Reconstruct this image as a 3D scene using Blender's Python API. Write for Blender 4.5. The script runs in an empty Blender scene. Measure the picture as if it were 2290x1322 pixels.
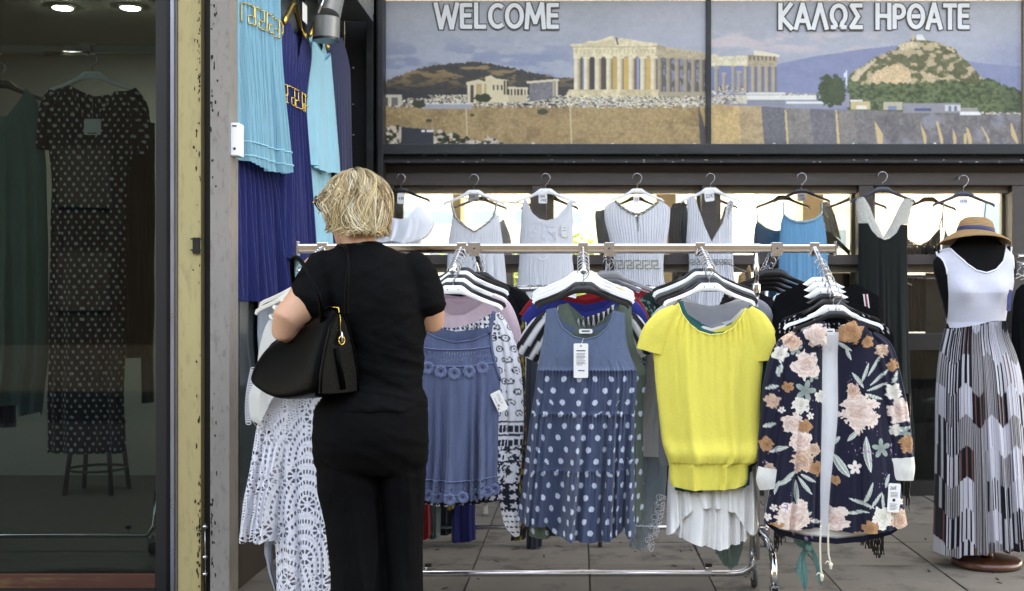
import bpy, bmesh, math, random
import numpy as np
from mathutils import Vector, Matrix

# ---------------------------------------------------------------- camera, sky, sun, exposure
F = 2650.0; CX = 1293.0; CY = 680.0; H = 1.23          # focal length and vanishing point of the photograph (pixels), eye height (m)
scene = bpy.context.scene
cam_data = bpy.data.cameras.new("camera")
cam = bpy.data.objects.new("camera", cam_data)
scene.collection.objects.link(cam)
cam.location = (0, 0, H)
cam.rotation_euler = (math.radians(90), 0, 0)
cam_data.sensor_width = 36
cam_data.lens = 36 * F / 2290
cam_data.shift_x = -(CX - 1145) / 2290
cam_data.shift_y = (CY - 661) / 2290
cam_data.clip_start = 0.05
cam_data.clip_end = 900
cam_data.dof.use_dof = True
cam_data.dof.focus_distance = 4.6
cam_data.dof.aperture_fstop = 5.0
scene.camera = cam

SUN_ELEV, SUN_AZ = 60.0, 12.0      # the sun stands high behind the added building mass, so the stall lies in open shade
world = bpy.data.worlds.new("World")
scene.world = world
world.use_nodes = True
wn = world.node_tree
sky = wn.nodes.new("ShaderNodeTexSky")
sky.sky_type = 'NISHITA'
sky.sun_disc = False
sky.sun_elevation = math.radians(SUN_ELEV)
sky.sun_rotation = math.radians(SUN_AZ)
sky.air_density = 1.0
sky.dust_density = 1.5
wn.links.new(sky.outputs[0], wn.nodes["Background"].inputs[0])
wn.nodes["Background"].inputs[1].default_value = 0.15
sun_data = bpy.data.lights.new("sun", 'SUN')
sun_data.energy = 4.0
sun_data.angle = math.radians(0.5)
sun_data.color = (1.0, 0.95, 0.87)
sun = bpy.data.objects.new("sun", sun_data)
scene.collection.objects.link(sun)
az = math.radians(SUN_AZ)
sdir = Vector((math.sin(az) * math.cos(math.radians(SUN_ELEV)), math.cos(az) * math.cos(math.radians(SUN_ELEV)), math.sin(math.radians(SUN_ELEV))))
sun.rotation_euler = (-sdir).to_track_quat('-Z', 'Y').to_euler()
sun.location = sdir * 30
scene.view_settings.view_transform = 'Standard'
scene.view_settings.look = 'None'
scene.view_settings.gamma = 1.0
scene.view_settings.exposure = 3.45
scene.view_settings.use_white_balance = True        # the camera is balanced for open shade
scene.view_settings.white_balance_temperature = 11000
scene.view_settings.white_balance_tint = 14
scene.cycles.max_bounces = 8
scene.cycles.diffuse_bounces = 4
scene.cycles.glossy_bounces = 4
scene.cycles.transparent_max_bounces = 16
scene.cycles.use_denoising = True
scene.cycles.caustics_reflective = False
scene.cycles.caustics_refractive = False
scene.cycles.sample_clamp_indirect = 6.0

# ---------------------------------------------------------------- helpers
COL = scene.collection
random.seed(4)
RNG = np.random.default_rng(7)
ORG = {}

def W(px, py, d):
    return np.array([(px - CX) / F * d, d, H + (CY - py) / F * d])
def mx(px, d): return (px - CX) / F * d
def mz(py, d): return H + (CY - py) / F * d

def lin(c):
    c = np.asarray(c, float) / 255.0
    return np.where(c <= 0.04045, c / 12.92, ((c + 0.055) / 1.055) ** 2.4)

def sm(a, b, x):
    t = np.clip((x - a) / (b - a), 0, 1)
    return t * t * (3 - 2 * t)

_lat = RNG.random((8, 256, 256))
def vnoise(x, y, k=0):
    x = np.asarray(x, float); y = np.asarray(y, float)
    xi = np.floor(x).astype(int); yi = np.floor(y).astype(int)
    fx = x - xi; fy = y - yi
    fx = fx * fx * (3 - 2 * fx); fy = fy * fy * (3 - 2 * fy)
    L = _lat[k % 8]
    a = L[yi % 256, xi % 256]; b = L[yi % 256, (xi + 1) % 256]
    c = L[(yi + 1) % 256, xi % 256]; d = L[(yi + 1) % 256, (xi + 1) % 256]
    return (a * (1 - fx) + b * fx) * (1 - fy) + (c * (1 - fx) + d * fx) * fy
def fbm(x, y, k=0, o=4):
    v = 0; a = 0.5
    for i in range(o):
        v = v + a * vnoise(x * 2 ** i + 17.3 * i, y * 2 ** i + 9.1 * i, k + i); a *= 0.5
    return v / (1 - 0.5 ** o)

def setup(o, parent, label=None, cat=None, group=None, kind=None):
    COL.objects.link(o)
    if parent is not None: o.parent = parent
    if label: o["label"] = label
    if cat: o["category"] = cat
    if group: o["group"] = group
    if kind: o["kind"] = kind
    return o

def thing(name, label, cat, loc, group=None):
    o = bpy.data.objects.new(name, None)
    o.empty_display_size = 0.1
    o.location = loc
    setup(o, None, label, cat, group)
    ORG[o.name] = np.array(loc, float)
    return o

def obj_np(name, V, faces, mat, parent=None, col=None, uv=None, smooth=True, label=None, cat=None, group=None, kind=None):
    """one mesh object from world-space vertices; faces (m,4) array or list"""
    V = np.asarray(V, float)
    if parent is not None:
        org = ORG[parent.name]
    else:
        org = np.array([(V[:, 0].min() + V[:, 0].max()) / 2, (V[:, 1].min() + V[:, 1].max()) / 2, V[:, 2].min()])
    me = bpy.data.meshes.new(name)
    L = V - org
    if isinstance(faces, np.ndarray):
        n = faces.shape[1]
        me.vertices.add(len(L)); me.vertices.foreach_set("co", L.astype(np.float32).ravel())
        me.loops.add(faces.size); me.loops.foreach_set("vertex_index", faces.astype(np.int32).ravel())
        me.polygons.add(len(faces))
        me.polygons.foreach_set("loop_start", np.arange(0, faces.size, n, dtype=np.int32))
        me.polygons.foreach_set("loop_total", np.full(len(faces), n, dtype=np.int32))
        me.update(calc_edges=True)
    else:
        me.from_pydata([tuple(v) for v in L], [], faces); me.update()
    me.validate()
    if smooth: me.polygons.foreach_set("use_smooth", np.ones(len(me.polygons), dtype=bool))
    if col is not None:
        ca = me.color_attributes.new("Col", 'FLOAT_COLOR', 'POINT')
        c = np.ones((len(L), 4), np.float32); c[:, :3] = np.asarray(col).reshape(-1, 3)
        ca.data.foreach_set("color", c.ravel())
    if uv is not None:
        ul = me.uv_layers.new(name="UVMap")
        li = np.empty(len(me.loops), np.int32); me.loops.foreach_get("vertex_index", li)
        ul.data.foreach_set("uv", np.asarray(uv, np.float32).reshape(-1, 2)[li].ravel())
    me.materials.append(mat)
    o = bpy.data.objects.new(name, me)
    if parent is None: o.location = org
    setup(o, parent, label, cat, group, kind)
    ORG[o.name] = org
    return o

def gfaces(nv, nu, keep=None, wrap=False):
    i = np.arange(nv - 1)[:, None]
    if wrap:
        j = np.arange(nu)[None, :]; j2 = (j + 1) % nu
    else:
        j = np.arange(nu - 1)[None, :]; j2 = j + 1
    f = np.stack([i * nu + j, (i + 1) * nu + j, (i + 1) * nu + j2, i * nu + j2], -1)
    if keep is not None: f = f[keep]
    return f.reshape(-1, 4)

class MB:
    """collects shapes into one mesh (world coordinates)"""
    def __init__(s): s.v = []; s.f = []
    def add(s, vs, fs):
        o = len(s.v); s.v += [tuple(map(float, v)) for v in vs]; s.f += [tuple(i + o for i in f) for f in fs]; return s
    def box(s, x0, x1, y0, y1, z0, z1, b=0.0):
        if b <= 0:
            v = [(x, y, z) for z in (z0, z1) for y in (y0, y1) for x in (x0, x1)]
            return s.add(v, [(0, 2, 3, 1), (4, 5, 7, 6), (0, 1, 5, 4), (2, 6, 7, 3), (0, 4, 6, 2), (1, 3, 7, 5)])
        bm = bmesh.new(); bmesh.ops.create_cube(bm, size=1)
        for v in bm.verts: v.co = Vector(((x0 + x1) / 2 + v.co.x * (x1 - x0), (y0 + y1) / 2 + v.co.y * (y1 - y0), (z0 + z1) / 2 + v.co.z * (z1 - z0)))
        bmesh.ops.bevel(bm, geom=bm.edges[:], offset=b, segments=2, profile=0.7, affect='EDGES')
        bm.verts.index_update()
        s.add([v.co for v in bm.verts], [[v.index for v in f.verts] for f in bm.faces]); bm.free(); return s
    def tube(s, pts, r, n=8, cap=True, sx=1.0, up=None):
        P = [np.array(p, float) for p in pts]; m = len(P)
        R = r if hasattr(r, '__len__') else [r] * m
        o = len(s.v); prev = None
        for i, p in enumerate(P):
            t = P[min(i + 1, m - 1)] - P[max(i - 1, 0)]; t = t / (np.linalg.norm(t) + 1e-9)
            if prev is None:
                a = np.array(up, float) if up is not None else (np.array([0, 0, 1.0]) if abs(t[2]) < 0.9 else np.array([1.0, 0, 0]))
            else: a = prev
            a = a - t * a.dot(t); a /= np.linalg.norm(a) + 1e-9; prev = a
            b = np.cross(t, a)
            for k in range(n):
                w = 2 * math.pi * k / n
                s.v.append(tuple(p + R[i] * (math.cos(w) * a + sx * math.sin(w) * b)))
        for i in range(m - 1):
            for k in range(n):
                k2 = (k + 1) % n
                s.f.append((o + i * n + k, o + i * n + k2, o + (i + 1) * n + k2, o + (i + 1) * n + k))
        if cap:
            s.f.append(tuple(o + k for k in range(n))[::-1]); s.f.append(tuple(o + (m - 1) * n + k for k in range(n)))
        return s
    def lathe(s, prof, c, n=32, axis='z'):
        o = len(s.v); m = len(prof)
        for (r, z) in prof:
            for k in range(n):
                w = 2 * math.pi * k / n; a, b = r * math.cos(w), r * math.sin(w)
                if axis == 'z': s.v.append((c[0] + a, c[1] + b, c[2] + z))
                elif axis == 'x': s.v.append((c[0] + z, c[1] + a, c[2] + b))
                else: s.v.append((c[0] + a, c[1] + z, c[2] + b))
        for i in range(m - 1):
            for k in range(n):
                k2 = (k + 1) % n
                s.f.append((o + i * n + k, o + i * n + k2, o + (i + 1) * n + k2, o + (i + 1) * n + k))
        s.f.append(tuple(o + k for k in range(n))[::-1]); s.f.append(tuple(o + (m - 1) * n + k for k in range(n)))
        return s
    def prism_xz(s, poly, y0, y1):
        n = len(poly); v = [(p[0], y0, p[1]) for p in poly] + [(p[0], y1, p[1]) for p in poly]
        return s.add(v, [tuple(range(n)), tuple(range(2 * n - 1, n - 1, -1))] + [(i, i + n, (i + 1) % n + n, (i + 1) % n) for i in range(n)])
    def loft(s, rings, cap=True):
        n = len(rings[0]); o = len(s.v)
        for r in rings: s.v += [tuple(map(float, p)) for p in r]
        for i in range(len(rings) - 1):
            for k in range(n):
                k2 = (k + 1) % n
                s.f.append((o + i * n + k, o + i * n + k2, o + (i + 1) * n + k2, o + (i + 1) * n + k))
        if cap:
            s.f.append(tuple(o + k for k in range(n))[::-1]); s.f.append(tuple(o + (len(rings) - 1) * n + k for k in range(n)))
        return s
    def build(s, name, mat, parent=None, smooth=False, **kw):
        o = obj_np(name, np.array(s.v), s.f, mat, parent, smooth=smooth, **kw)
        return o

def smooth_by_angle(o, deg=35):
    me = o.data
    me.polygons.foreach_set("use_smooth", np.ones(len(me.polygons), dtype=bool))
    bm = bmesh.new(); bm.from_mesh(me)
    bmesh.ops.recalc_face_normals(bm, faces=bm.faces)
    a = math.radians(deg)
    for e in bm.edges:
        if len(e.link_faces) == 2 and e.calc_face_angle(0) > a: e.smooth = False
    bm.to_mesh(me); bm.free()
    return o

def copy_tree(o, delta, parent=None, label=None):
    c = o.copy(); COL.objects.link(c); c.parent = parent
    if parent is None:
        c.location = Vector(o.location) + Vector(delta)
        if label: c["label"] = label
    for ch in o.children: copy_tree(ch, delta, c)
    return c

# ---------------------------------------------------------------- materials
MATS = {}
def mat(name, color, rough=0.6, metal=0.0, var=0.12, vscale=6.0, bump=0.0, bscale=60.0, spec=0.5, stain=None, stain_amt=0.0, stain_scale=4.0, coat=0.0, rand=0.0, stretch=(1, 1, 1), emis=0.0):
    if name in MATS: return MATS[name]
    m = bpy.data.materials.new(name); m.use_nodes = True; MATS[name] = m
    nt = m.node_tree; N = nt.nodes; Lk = nt.links
    b = N["Principled BSDF"]
    b.inputs["Roughness"].default_value = rough; b.inputs["Metallic"].default_value = metal
    b.inputs["Specular IOR Level"].default_value = spec; b.inputs["Coat Weight"].default_value = coat
    c = lin(color)
    tc = N.new("ShaderNodeTexCoord"); mp = N.new("ShaderNodeMapping"); Lk.new(tc.outputs["Object"], mp.inputs[0])
    mp.inputs["Scale"].default_value = stretch
    if rand > 0:
        oi = N.new("ShaderNodeObjectInfo"); av = N.new("ShaderNodeVectorMath"); av.operation = 'SCALE'; av.inputs["Scale"].default_value = 37.0
        cb = N.new("ShaderNodeCombineXYZ"); Lk.new(oi.outputs["Random"], cb.inputs[0]); Lk.new(oi.outputs["Random"], cb.inputs[1]); Lk.new(cb.outputs[0], av.inputs[0])
        ad = N.new("ShaderNodeVectorMath"); ad.operation = 'ADD'; Lk.new(mp.outputs[0], ad.inputs[0]); Lk.new(av.outputs[0], ad.inputs[1]); vec = ad.outputs[0]
    else: vec = mp.outputs[0]
    nz = N.new("ShaderNodeTexNoise"); nz.inputs["Scale"].default_value = vscale; nz.inputs["Detail"].default_value = 6; nz.inputs["Roughness"].default_value = 0.65
    Lk.new(vec, nz.inputs["Vector"])
    mr = N.new("ShaderNodeMapRange"); mr.inputs["From Min"].default_value = 0.25; mr.inputs["From Max"].default_value = 0.75
    mr.inputs["To Min"].default_value = 1 - var; mr.inputs["To Max"].default_value = 1 + var; Lk.new(nz.outputs["Fac"], mr.inputs["Value"])
    mul = N.new("ShaderNodeVectorMath"); mul.operation = 'SCALE'; mul.inputs[0].default_value = tuple(c)
    Lk.new(mr.outputs[0], mul.inputs["Scale"])
    out = mul.outputs[0]
    if rand > 0:
        r2 = N.new("ShaderNodeMapRange"); r2.inputs["To Min"].default_value = 1 - rand; r2.inputs["To Max"].default_value = 1 + rand; Lk.new(oi.outputs["Random"], r2.inputs["Value"])
        m2 = N.new("ShaderNodeVectorMath"); m2.operation = 'SCALE'; Lk.new(out, m2.inputs[0]); Lk.new(r2.outputs[0], m2.inputs["Scale"]); out = m2.outputs[0]
    if stain is not None:
        n2 = N.new("ShaderNodeTexNoise"); n2.inputs["Scale"].default_value = stain_scale; n2.inputs["Detail"].default_value = 9; n2.inputs["Roughness"].default_value = 0.7
        Lk.new(vec, n2.inputs["Vector"])
        r = N.new("ShaderNodeMapRange"); r.inputs["From Min"].default_value = 0.52; r.inputs["From Max"].default_value = 0.66; r.inputs["To Max"].default_value = stain_amt; Lk.new(n2.outputs["Fac"], r.inputs["Value"])
        mxn = N.new("ShaderNodeMix"); mxn.data_type = 'RGBA'; Lk.new(r.outputs[0], mxn.inputs["Factor"]); Lk.new(out, mxn.inputs[6]); mxn.inputs[7].default_value = tuple(lin(stain)) + (1,)
        out = mxn.outputs[2]
    Lk.new(out, b.inputs["Base Color"])
    rr = N.new("ShaderNodeMapRange"); rr.inputs["To Min"].default_value = max(0.02, rough - 0.08); rr.inputs["To Max"].default_value = min(1, rough + 0.08); Lk.new(nz.outputs["Fac"], rr.inputs["Value"]); Lk.new(rr.outputs[0], b.inputs["Roughness"])
    if bump > 0:
        n3 = N.new("ShaderNodeTexNoise"); n3.inputs["Scale"].default_value = bscale; n3.inputs["Detail"].default_value = 5; Lk.new(vec, n3.inputs["Vector"])
        bp = N.new("ShaderNodeBump"); bp.inputs["Strength"].default_value = bump; bp.inputs["Distance"].default_value = 0.004; Lk.new(n3.outputs["Fac"], bp.inputs["Height"]); Lk.new(bp.outputs[0], b.inputs["Normal"])
    if emis > 0:
        b.inputs["Emission Color"].default_value = tuple(c) + (1,); b.inputs["Emission Strength"].default_value = emis
    return m

def cloth(name, rough=0.85, trans=0.12, sheer=0.0, bump=0.25, scale=(900, 900), crease=0.3, cscale=(26, 7), sheen=0.15):
    """woven cloth: colour from the print attribute, weave and crease relief from the cloth's own coordinates"""
    if name in MATS: return MATS[name]
    m = bpy.data.materials.new(name); m.use_nodes = True; MATS[name] = m
    nt = m.node_tree; N = nt.nodes; Lk = nt.links
    b = N["Principled BSDF"]; out = N["Material Output"]
    b.inputs["Roughness"].default_value = rough; b.inputs["Specular IOR Level"].default_value = 0.2
    b.inputs["Sheen Weight"].default_value = sheen; b.inputs["Sheen Roughness"].default_value = 0.5
    at = N.new("ShaderNodeAttribute"); at.attribute_name = "Col"
    uv = N.new("ShaderNodeUVMap"); uv.uv_map = "UVMap"
    def tex(sc, det=3, node="ShaderNodeTexNoise"):
        mp = N.new("ShaderNodeMapping"); mp.inputs["Scale"].default_value = (sc[0], sc[1], 1); Lk.new(uv.outputs[0], mp.inputs[0])
        n = N.new(node); n.inputs["Scale"].default_value = 1.0; n.inputs["Detail"].default_value = det; Lk.new(mp.outputs[0], n.inputs["Vector"]); return n
    n1 = tex((scale[0], scale[1] * 0.15), 2); n2 = tex((scale[0] * 0.15, scale[1]), 2)
    ad = N.new("ShaderNodeMath"); ad.operation = 'ADD'; Lk.new(n1.outputs["Fac"], ad.inputs[0]); Lk.new(n2.outputs["Fac"], ad.inputs[1])
    n3 = tex(cscale, 5)
    mr = N.new("ShaderNodeMapRange"); mr.inputs["From Min"].default_value = 0.6; mr.inputs["From Max"].default_value = 1.4; mr.inputs["To Min"].default_value = 0.88; mr.inputs["To Max"].default_value = 1.1; Lk.new(ad.outputs[0], mr.inputs["Value"])
    sc = N.new("ShaderNodeVectorMath"); sc.operation = 'SCALE'; Lk.new(at.outputs["Color"], sc.inputs[0]); Lk.new(mr.outputs[0], sc.inputs["Scale"])
    Lk.new(sc.outputs[0], b.inputs["Base Color"])
    bp1 = N.new("ShaderNodeBump"); bp1.inputs["Strength"].default_value = crease; bp1.inputs["Distance"].default_value = 0.012; Lk.new(n3.outputs["Fac"], bp1.inputs["Height"])
    bp2 = N.new("ShaderNodeBump"); bp2.inputs["Strength"].default_value = bump; bp2.inputs["Distance"].default_value = 0.001; Lk.new(ad.outputs[0], bp2.inputs["Height"]); Lk.new(bp1.outputs[0], bp2.inputs["Normal"])
    Lk.new(bp2.outputs[0], b.inputs["Normal"])
    sh = b.outputs[0]
    if trans > 0:
        tr = N.new("ShaderNodeBsdfTranslucent"); Lk.new(sc.outputs[0], tr.inputs["Color"])
        mx_ = N.new("ShaderNodeMixShader"); mx_.inputs[0].default_value = trans; Lk.new(sh, mx_.inputs[1]); Lk.new(tr.outputs[0], mx_.inputs[2]); sh = mx_.outputs[0]
    if sheer > 0:
        tp = N.new("ShaderNodeBsdfTransparent")
        m2 = N.new("ShaderNodeMixShader"); m2.inputs[0].default_value = sheer; Lk.new(sh, m2.inputs[1]); Lk.new(tp.outputs[0], m2.inputs[2]); sh = m2.outputs[0]
    Lk.new(sh, out.inputs["Surface"])
    return m

def printed(name, rough=0.45, spec=0.4, bump=0.0):
    """flat print (poster, label): colour from the print attribute"""
    if name in MATS: return MATS[name]
    m = bpy.data.materials.new(name); m.use_nodes = True; MATS[name] = m
    N = m.node_tree.nodes; Lk = m.node_tree.links; b = N["Principled BSDF"]
    b.inputs["Roughness"].default_value = rough; b.inputs["Specular IOR Level"].default_value = spec
    at = N.new("ShaderNodeAttribute"); at.attribute_name = "Col"
    Lk.new(at.outputs["Color"], b.inputs["Base Color"])
    if bump:
        tc = N.new("ShaderNodeTexCoord"); nz = N.new("ShaderNodeTexNoise"); nz.inputs["Scale"].default_value = 2.2; nz.inputs["Detail"].default_value = 2; Lk.new(tc.outputs["Object"], nz.inputs["Vector"])
        bp = N.new("ShaderNodeBump"); bp.inputs["Strength"].default_value = bump; bp.inputs["Distance"].default_value = 0.02; Lk.new(nz.outputs["Fac"], bp.inputs["Height"]); Lk.new(bp.outputs[0], b.inputs["Normal"])
    return m

def glass_mat(name, tint, ior=1.5, rough=0.0):
    if name in MATS: return MATS[name]
    m = bpy.data.materials.new(name); m.use_nodes = True; MATS[name] = m
    N = m.node_tree.nodes; Lk = m.node_tree.links; out = N["Material Output"]
    N.remove(N["Principled BSDF"])
    tp = N.new("ShaderNodeBsdfTransparent"); tp.inputs[0].default_value = tuple(tint) + (1,)
    gl = N.new("ShaderNodeBsdfGlossy"); gl.inputs["Roughness"].default_value = rough
    fr = N.new("ShaderNodeFresnel"); fr.inputs["IOR"].default_value = ior
    tc = N.new("ShaderNodeTexCoord"); nz = N.new("ShaderNodeTexNoise"); nz.inputs["Scale"].default_value = 1.7; Lk.new(tc.outputs["Object"], nz.inputs["Vector"])
    bp = N.new("ShaderNodeBump"); bp.inputs["Strength"].default_value = 0.03; bp.inputs["Distance"].default_value = 0.02; Lk.new(nz.outputs["Fac"], bp.inputs["Height"]); Lk.new(bp.outputs[0], gl.inputs["Normal"])
    mxs = N.new("ShaderNodeMixShader"); Lk.new(fr.outputs[0], mxs.inputs[0]); Lk.new(tp.outputs[0], mxs.inputs[1]); Lk.new(gl.outputs[0], mxs.inputs[2])
    Lk.new(mxs.outputs[0], out.inputs["Surface"])
    return m

M_chrome = mat("chrome", (205, 205, 208), 0.12, 1.0, var=0.06, vscale=30)
M_steelwire = mat("steel wire", (190, 190, 195), 0.22, 1.0, var=0.05)
M_white_pl = mat("white plastic", (243, 243, 242), 0.35, 0, var=0.04)
M_black_pl = mat("black plastic", (24, 24, 26), 0.32, 0, var=0.15)
M_clear_pl = mat("smoky plastic", (150, 150, 155), 0.15, 0, var=0.05)
M_cream_pl = mat("cream plastic", (214, 208, 196), 0.4, 0, var=0.05)
M_gold = mat("gold", (214, 178, 96), 0.25, 1.0, var=0.15, vscale=40)
M_rubber = mat("grey rubber", (58, 58, 60), 0.7, 0, var=0.2)
M_black_frame = mat("black frame paint", (28, 28, 30), 0.45, 0, var=0.2, bump=0.1, bscale=40, stain=(60, 60, 62), stain_amt=0.5, stain_scale=9)
M_brown_frame = mat("brown frame paint", (74, 65, 62), 0.5, 0, var=0.12, vscale=3, bump=0.1, stain=(98, 90, 88), stain_amt=0.4, stain_scale=5, stretch=(0.4, 1, 2))
M_paper = mat("tag card", (232, 230, 226), 0.7, 0, var=0.04)
M_ink = mat("tag ink", (44, 46, 92), 0.8, 0, var=0.1)
M_inkblack = mat("black ink", (40, 38, 40), 0.8, 0, var=0.1)
M_wood = mat("dark turned wood", (84, 46, 30), 0.3, 0, var=0.3, vscale=8, stretch=(1, 1, 0.2), coat=0.3)

def text_mesh(txt, w, h, offset=0.0, extrude=0.0):
    """flat lettering fitted into w x h metres, centred on the origin in the xz plane"""
    cu = bpy.data.curves.new("txt", 'FONT'); cu.body = txt; cu.offset = offset; cu.extrude = extrude; cu.resolution_u = 4
    o = bpy.data.objects.new("txt", cu); COL.objects.link(o)
    dg = bpy.context.evaluated_depsgraph_get()
    me = bpy.data.meshes.new_from_object(o.evaluated_get(dg))
    n = len(me.vertices); V = np.empty(n * 3, np.float32); me.vertices.foreach_get("co", V); V = V.reshape(-1, 3).astype(float)
    fs = [list(p.vertices) for p in me.polygons]
    bpy.data.objects.remove(o); bpy.data.curves.remove(cu); bpy.data.meshes.remove(me)
    mn, mxv = V.min(0), V.max(0); sz = mxv - mn
    out = np.zeros_like(V)
    out[:, 0] = (V[:, 0] - (mn[0] + mxv[0]) / 2) / sz[0] * w
    out[:, 2] = (V[:, 1] - (mn[1] + mxv[1]) / 2) / sz[1] * h
    out[:, 1] = -V[:, 2]
    return out, fs

# ---------------------------------------------------------------- setting: ground, pavement, canopy
M_asphalt = mat("asphalt", (46, 46, 46), 0.9, 0, var=0.2, vscale=3)
M_mortar = mat("dirty mortar", (62, 58, 54), 0.95, 0, var=0.3, vscale=20)
M_tile = mat("worn stone tile", (112, 104, 93), 0.62, 0, var=0.16, vscale=5, bump=0.25, bscale=45, stain=(50, 45, 40), stain_amt=0.8, stain_scale=4.2, rand=0.14)
M_bounce = mat("pale bounce ground", (190, 184, 174), 0.85, 0, var=0.1, vscale=1.5)
M_soffit = mat("soffit paint", (226, 225, 222), 0.8, 0, var=0.06)

MB().box(-300, 300, -200, 300, -0.30, -0.035).build("ground", M_asphalt, kind="structure")
MB().box(-70, 70, 12.5, 71, -0.034, -0.0325).build("far_bounce_sheet", M_bounce, kind="structure")  # pale sheet added to bounce sunlight onto the far facades
MB().box(-30, 30, -2.5, 4.5, -0.030, -0.0285).build("street_pavement", mat("grey street paving", (104, 101, 96), .85, 0, var=.12, vscale=1.5), kind="structure")
pav = MB().box(-1.56, 6.0, 2.6, 9.4, -0.0280, -0.006).build("pavement", M_mortar, kind="structure")
TX, TY = 0.540, 0.530
tile_me = []
for k in range(4):
    mb = MB(); rr = random.Random(k)
    mb.box(-TX / 2 + 0.004, TX / 2 - 0.004, -TY / 2 + 0.004, TY / 2 - 0.004, -0.020, 0.0, b=0.0035)
    me = bpy.data.meshes.new("tile"); me.from_pydata(mb.v, [], mb.f); me.update(); me.materials.append(M_tile); tile_me.append(me)
for i in range(-3, 10):
    for j in range(-5, 6):
        x = 0.051 + TX * (i + 0.5); y = 5.59 + TY * (j + 0.5)
        if x - TX / 2 < -1.62: continue
        o = bpy.data.objects.new("tile", random.choice(tile_me)); setup(o, pav)
        po = ORG[pav.name]
        o.location = (x - po[0], y - po[1], random.uniform(-0.0012, 0.0012) - po[2])
        o.rotation_euler = (random.uniform(-.0015, .0015), random.uniform(-.0015, .0015), math.pi * random.randint(0, 1) + random.uniform(-.002, .002))

can = thing("shade_canopy", "unseen slabs added overhead to shade the sign top and the left door", "shade_canopy", (1.0, 7.0, 3.46))  # out of view, shaped to shade the sign top and left door
up_b = thing("sun_block_mass", "unseen building mass added above the stall to keep the sun off", "building", (0, 9, 3.8))  # out of view, added to keep direct sun off the stall
M_upper = mat("upper render", (150, 146, 138), .85, 0, var=.1, vscale=.5)
MB().box(-16, 16, 7.72, 12.0, 3.80, 22.0).build("wall", M_upper, up_b)
MB().box(-16, -1.56, 5.2, 7.719, 3.80, 22.0).build("wing", M_upper, up_b)
MB().box(-1.56, 6, 7.15, 9.3, 3.46, 3.79).build("slab", M_soffit, can)
MB().box(-8, -1.57, 3.9, 9.3, 3.46, 3.79).build("slab", M_soffit, can)

# ---------------------------------------------------------------- street beyond the windows
M_bwhite = mat("white render", (226, 224, 216), 0.8, 0, var=0.05, vscale=0.3)
M_bcream = mat("cream render", (228, 222, 208), 0.8, 0, var=0.06, vscale=0.3)
M_bglass = mat("far window glass", (120, 146, 166), 0.2, 0, var=0.2, vscale=0.2)
M_bframe = mat("far window frame", (216, 216, 214), 0.6)
def building(x0, x1, y0, y1, h, m, pitch, win, z0, storey, label, balcony=False):
    t = thing("building", label, "building", ((x0 + x1) / 2, (y0 + y1) / 2, 0))
    MB().box(x0, x1, y0, y1, -0.03, h).build("wall", m, t)
    MB().box(x0 - 0.3, x1 + 0.3, y0 - 0.3, y1 + 0.3, h, h + 0.5).build("parapet", m, t)
    nx = int((x1 - x0 - 1) / pitch); mg = (x1 - x0 - nx * pitch) / 2
    for r in range(4):
        zb = z0 + r * storey
        if zb + win[1] > h: break
        for c in range(nx):
            xc = x0 + mg + pitch * (c + 0.5)
            px = CX + xc / y0 * F
            if px < 860 or px > 2330: continue
            w = MB().box(xc - win[0] / 2 - .06, xc + win[0] / 2 + .06, y0 - 0.05, y0 + 0.02, zb - .06, zb + win[1] + .06).build("window", M_bframe, t)
            MB().box(xc - win[0] / 2, xc + win[0] / 2, y0 - 0.07, y0 - 0.045, zb, zb + win[1]).build("pane", M_bglass, w)
        if balcony:
            MB().box(x0 + 1, x1 - 1, y0 - 1.2, y0, zb - 0.95, zb - 0.75).build("balcony_slab", m, t)
building(-26, 9.5, 72, 84, 16, M_bwhite, 2.6, (1.5, 0.8), 0.9, 2.6, "long white office block seen through the middle windows")
building(11, 27, 62, 74, 18, M_bwhite, 2.9, (1.6, 1.0), 1.0, 3.1, "white block with balconies seen above the chrome rail's right end", True)
building(15, 36, 50, 60, 15, M_bcream, 3.2, (1.0, 1.3), 1.2, 3.0, "cream apartment house seen through the rightmost window")

def leafy(name, label, x, y, zc, r, n=2600, group=None, tint=(118, 150, 62)):
    t = thing(name, label, "tree", (x, y, 0), group)
    M_bark = mat("bark", (92, 78, 64), 0.9, 0, var=0.3)
    tr = MB(); tr.tube([(x, y, -0.03), (x + .05, y, zc * 0.5), (x, y + .1, zc)], [0.16, 0.12, 0.06], 8)
    for k in range(6):
        a = k * 1.05; tr.tube([(x, y, zc * 0.75), (x + math.cos(a) * r * .35, y + math.sin(a) * r * .35, zc + r * .1), (x + math.cos(a) * r * .65, y + math.sin(a) * r * .65, zc + r * .35)], [0.06, 0.04, 0.015], 5)
    tr.build("trunk", M_bark, t)
    rg = np.random.default_rng(int(abs(x * 10) + y))
    cl = rg.normal(size=(26, 3)); cl /= np.linalg.norm(cl, axis=1)[:, None]; cl *= (rg.random((26, 1)) ** .4) * r * .85
    c = cl[rg.integers(0, 26, n)] + rg.normal(size=(n, 3)) * r * .2
    a = rg.normal(size=(n, 3)); a /= np.linalg.norm(a, axis=1)[:, None]; b = np.cross(a, rg.normal(size=(n, 3))); b /= np.linalg.norm(b, axis=1)[:, None]
    s = 0.05 + 0.05 * rg.random((n, 1)) + r * 0.02
    C = c + np.array([x, y, zc + r * .3])
    V = np.stack([C - a * s * 1.5, C + b * s * .6, C + a * s * 1.5, C - b * s * .6], 1).reshape(-1, 3)
    m = mat("leaf " + str(tint), tint, 0.7, 0, var=0.35, vscale=1.5)
    obj_np("crown", V, np.arange(n * 4).reshape(-1, 4), m, t, smooth=False)
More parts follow.
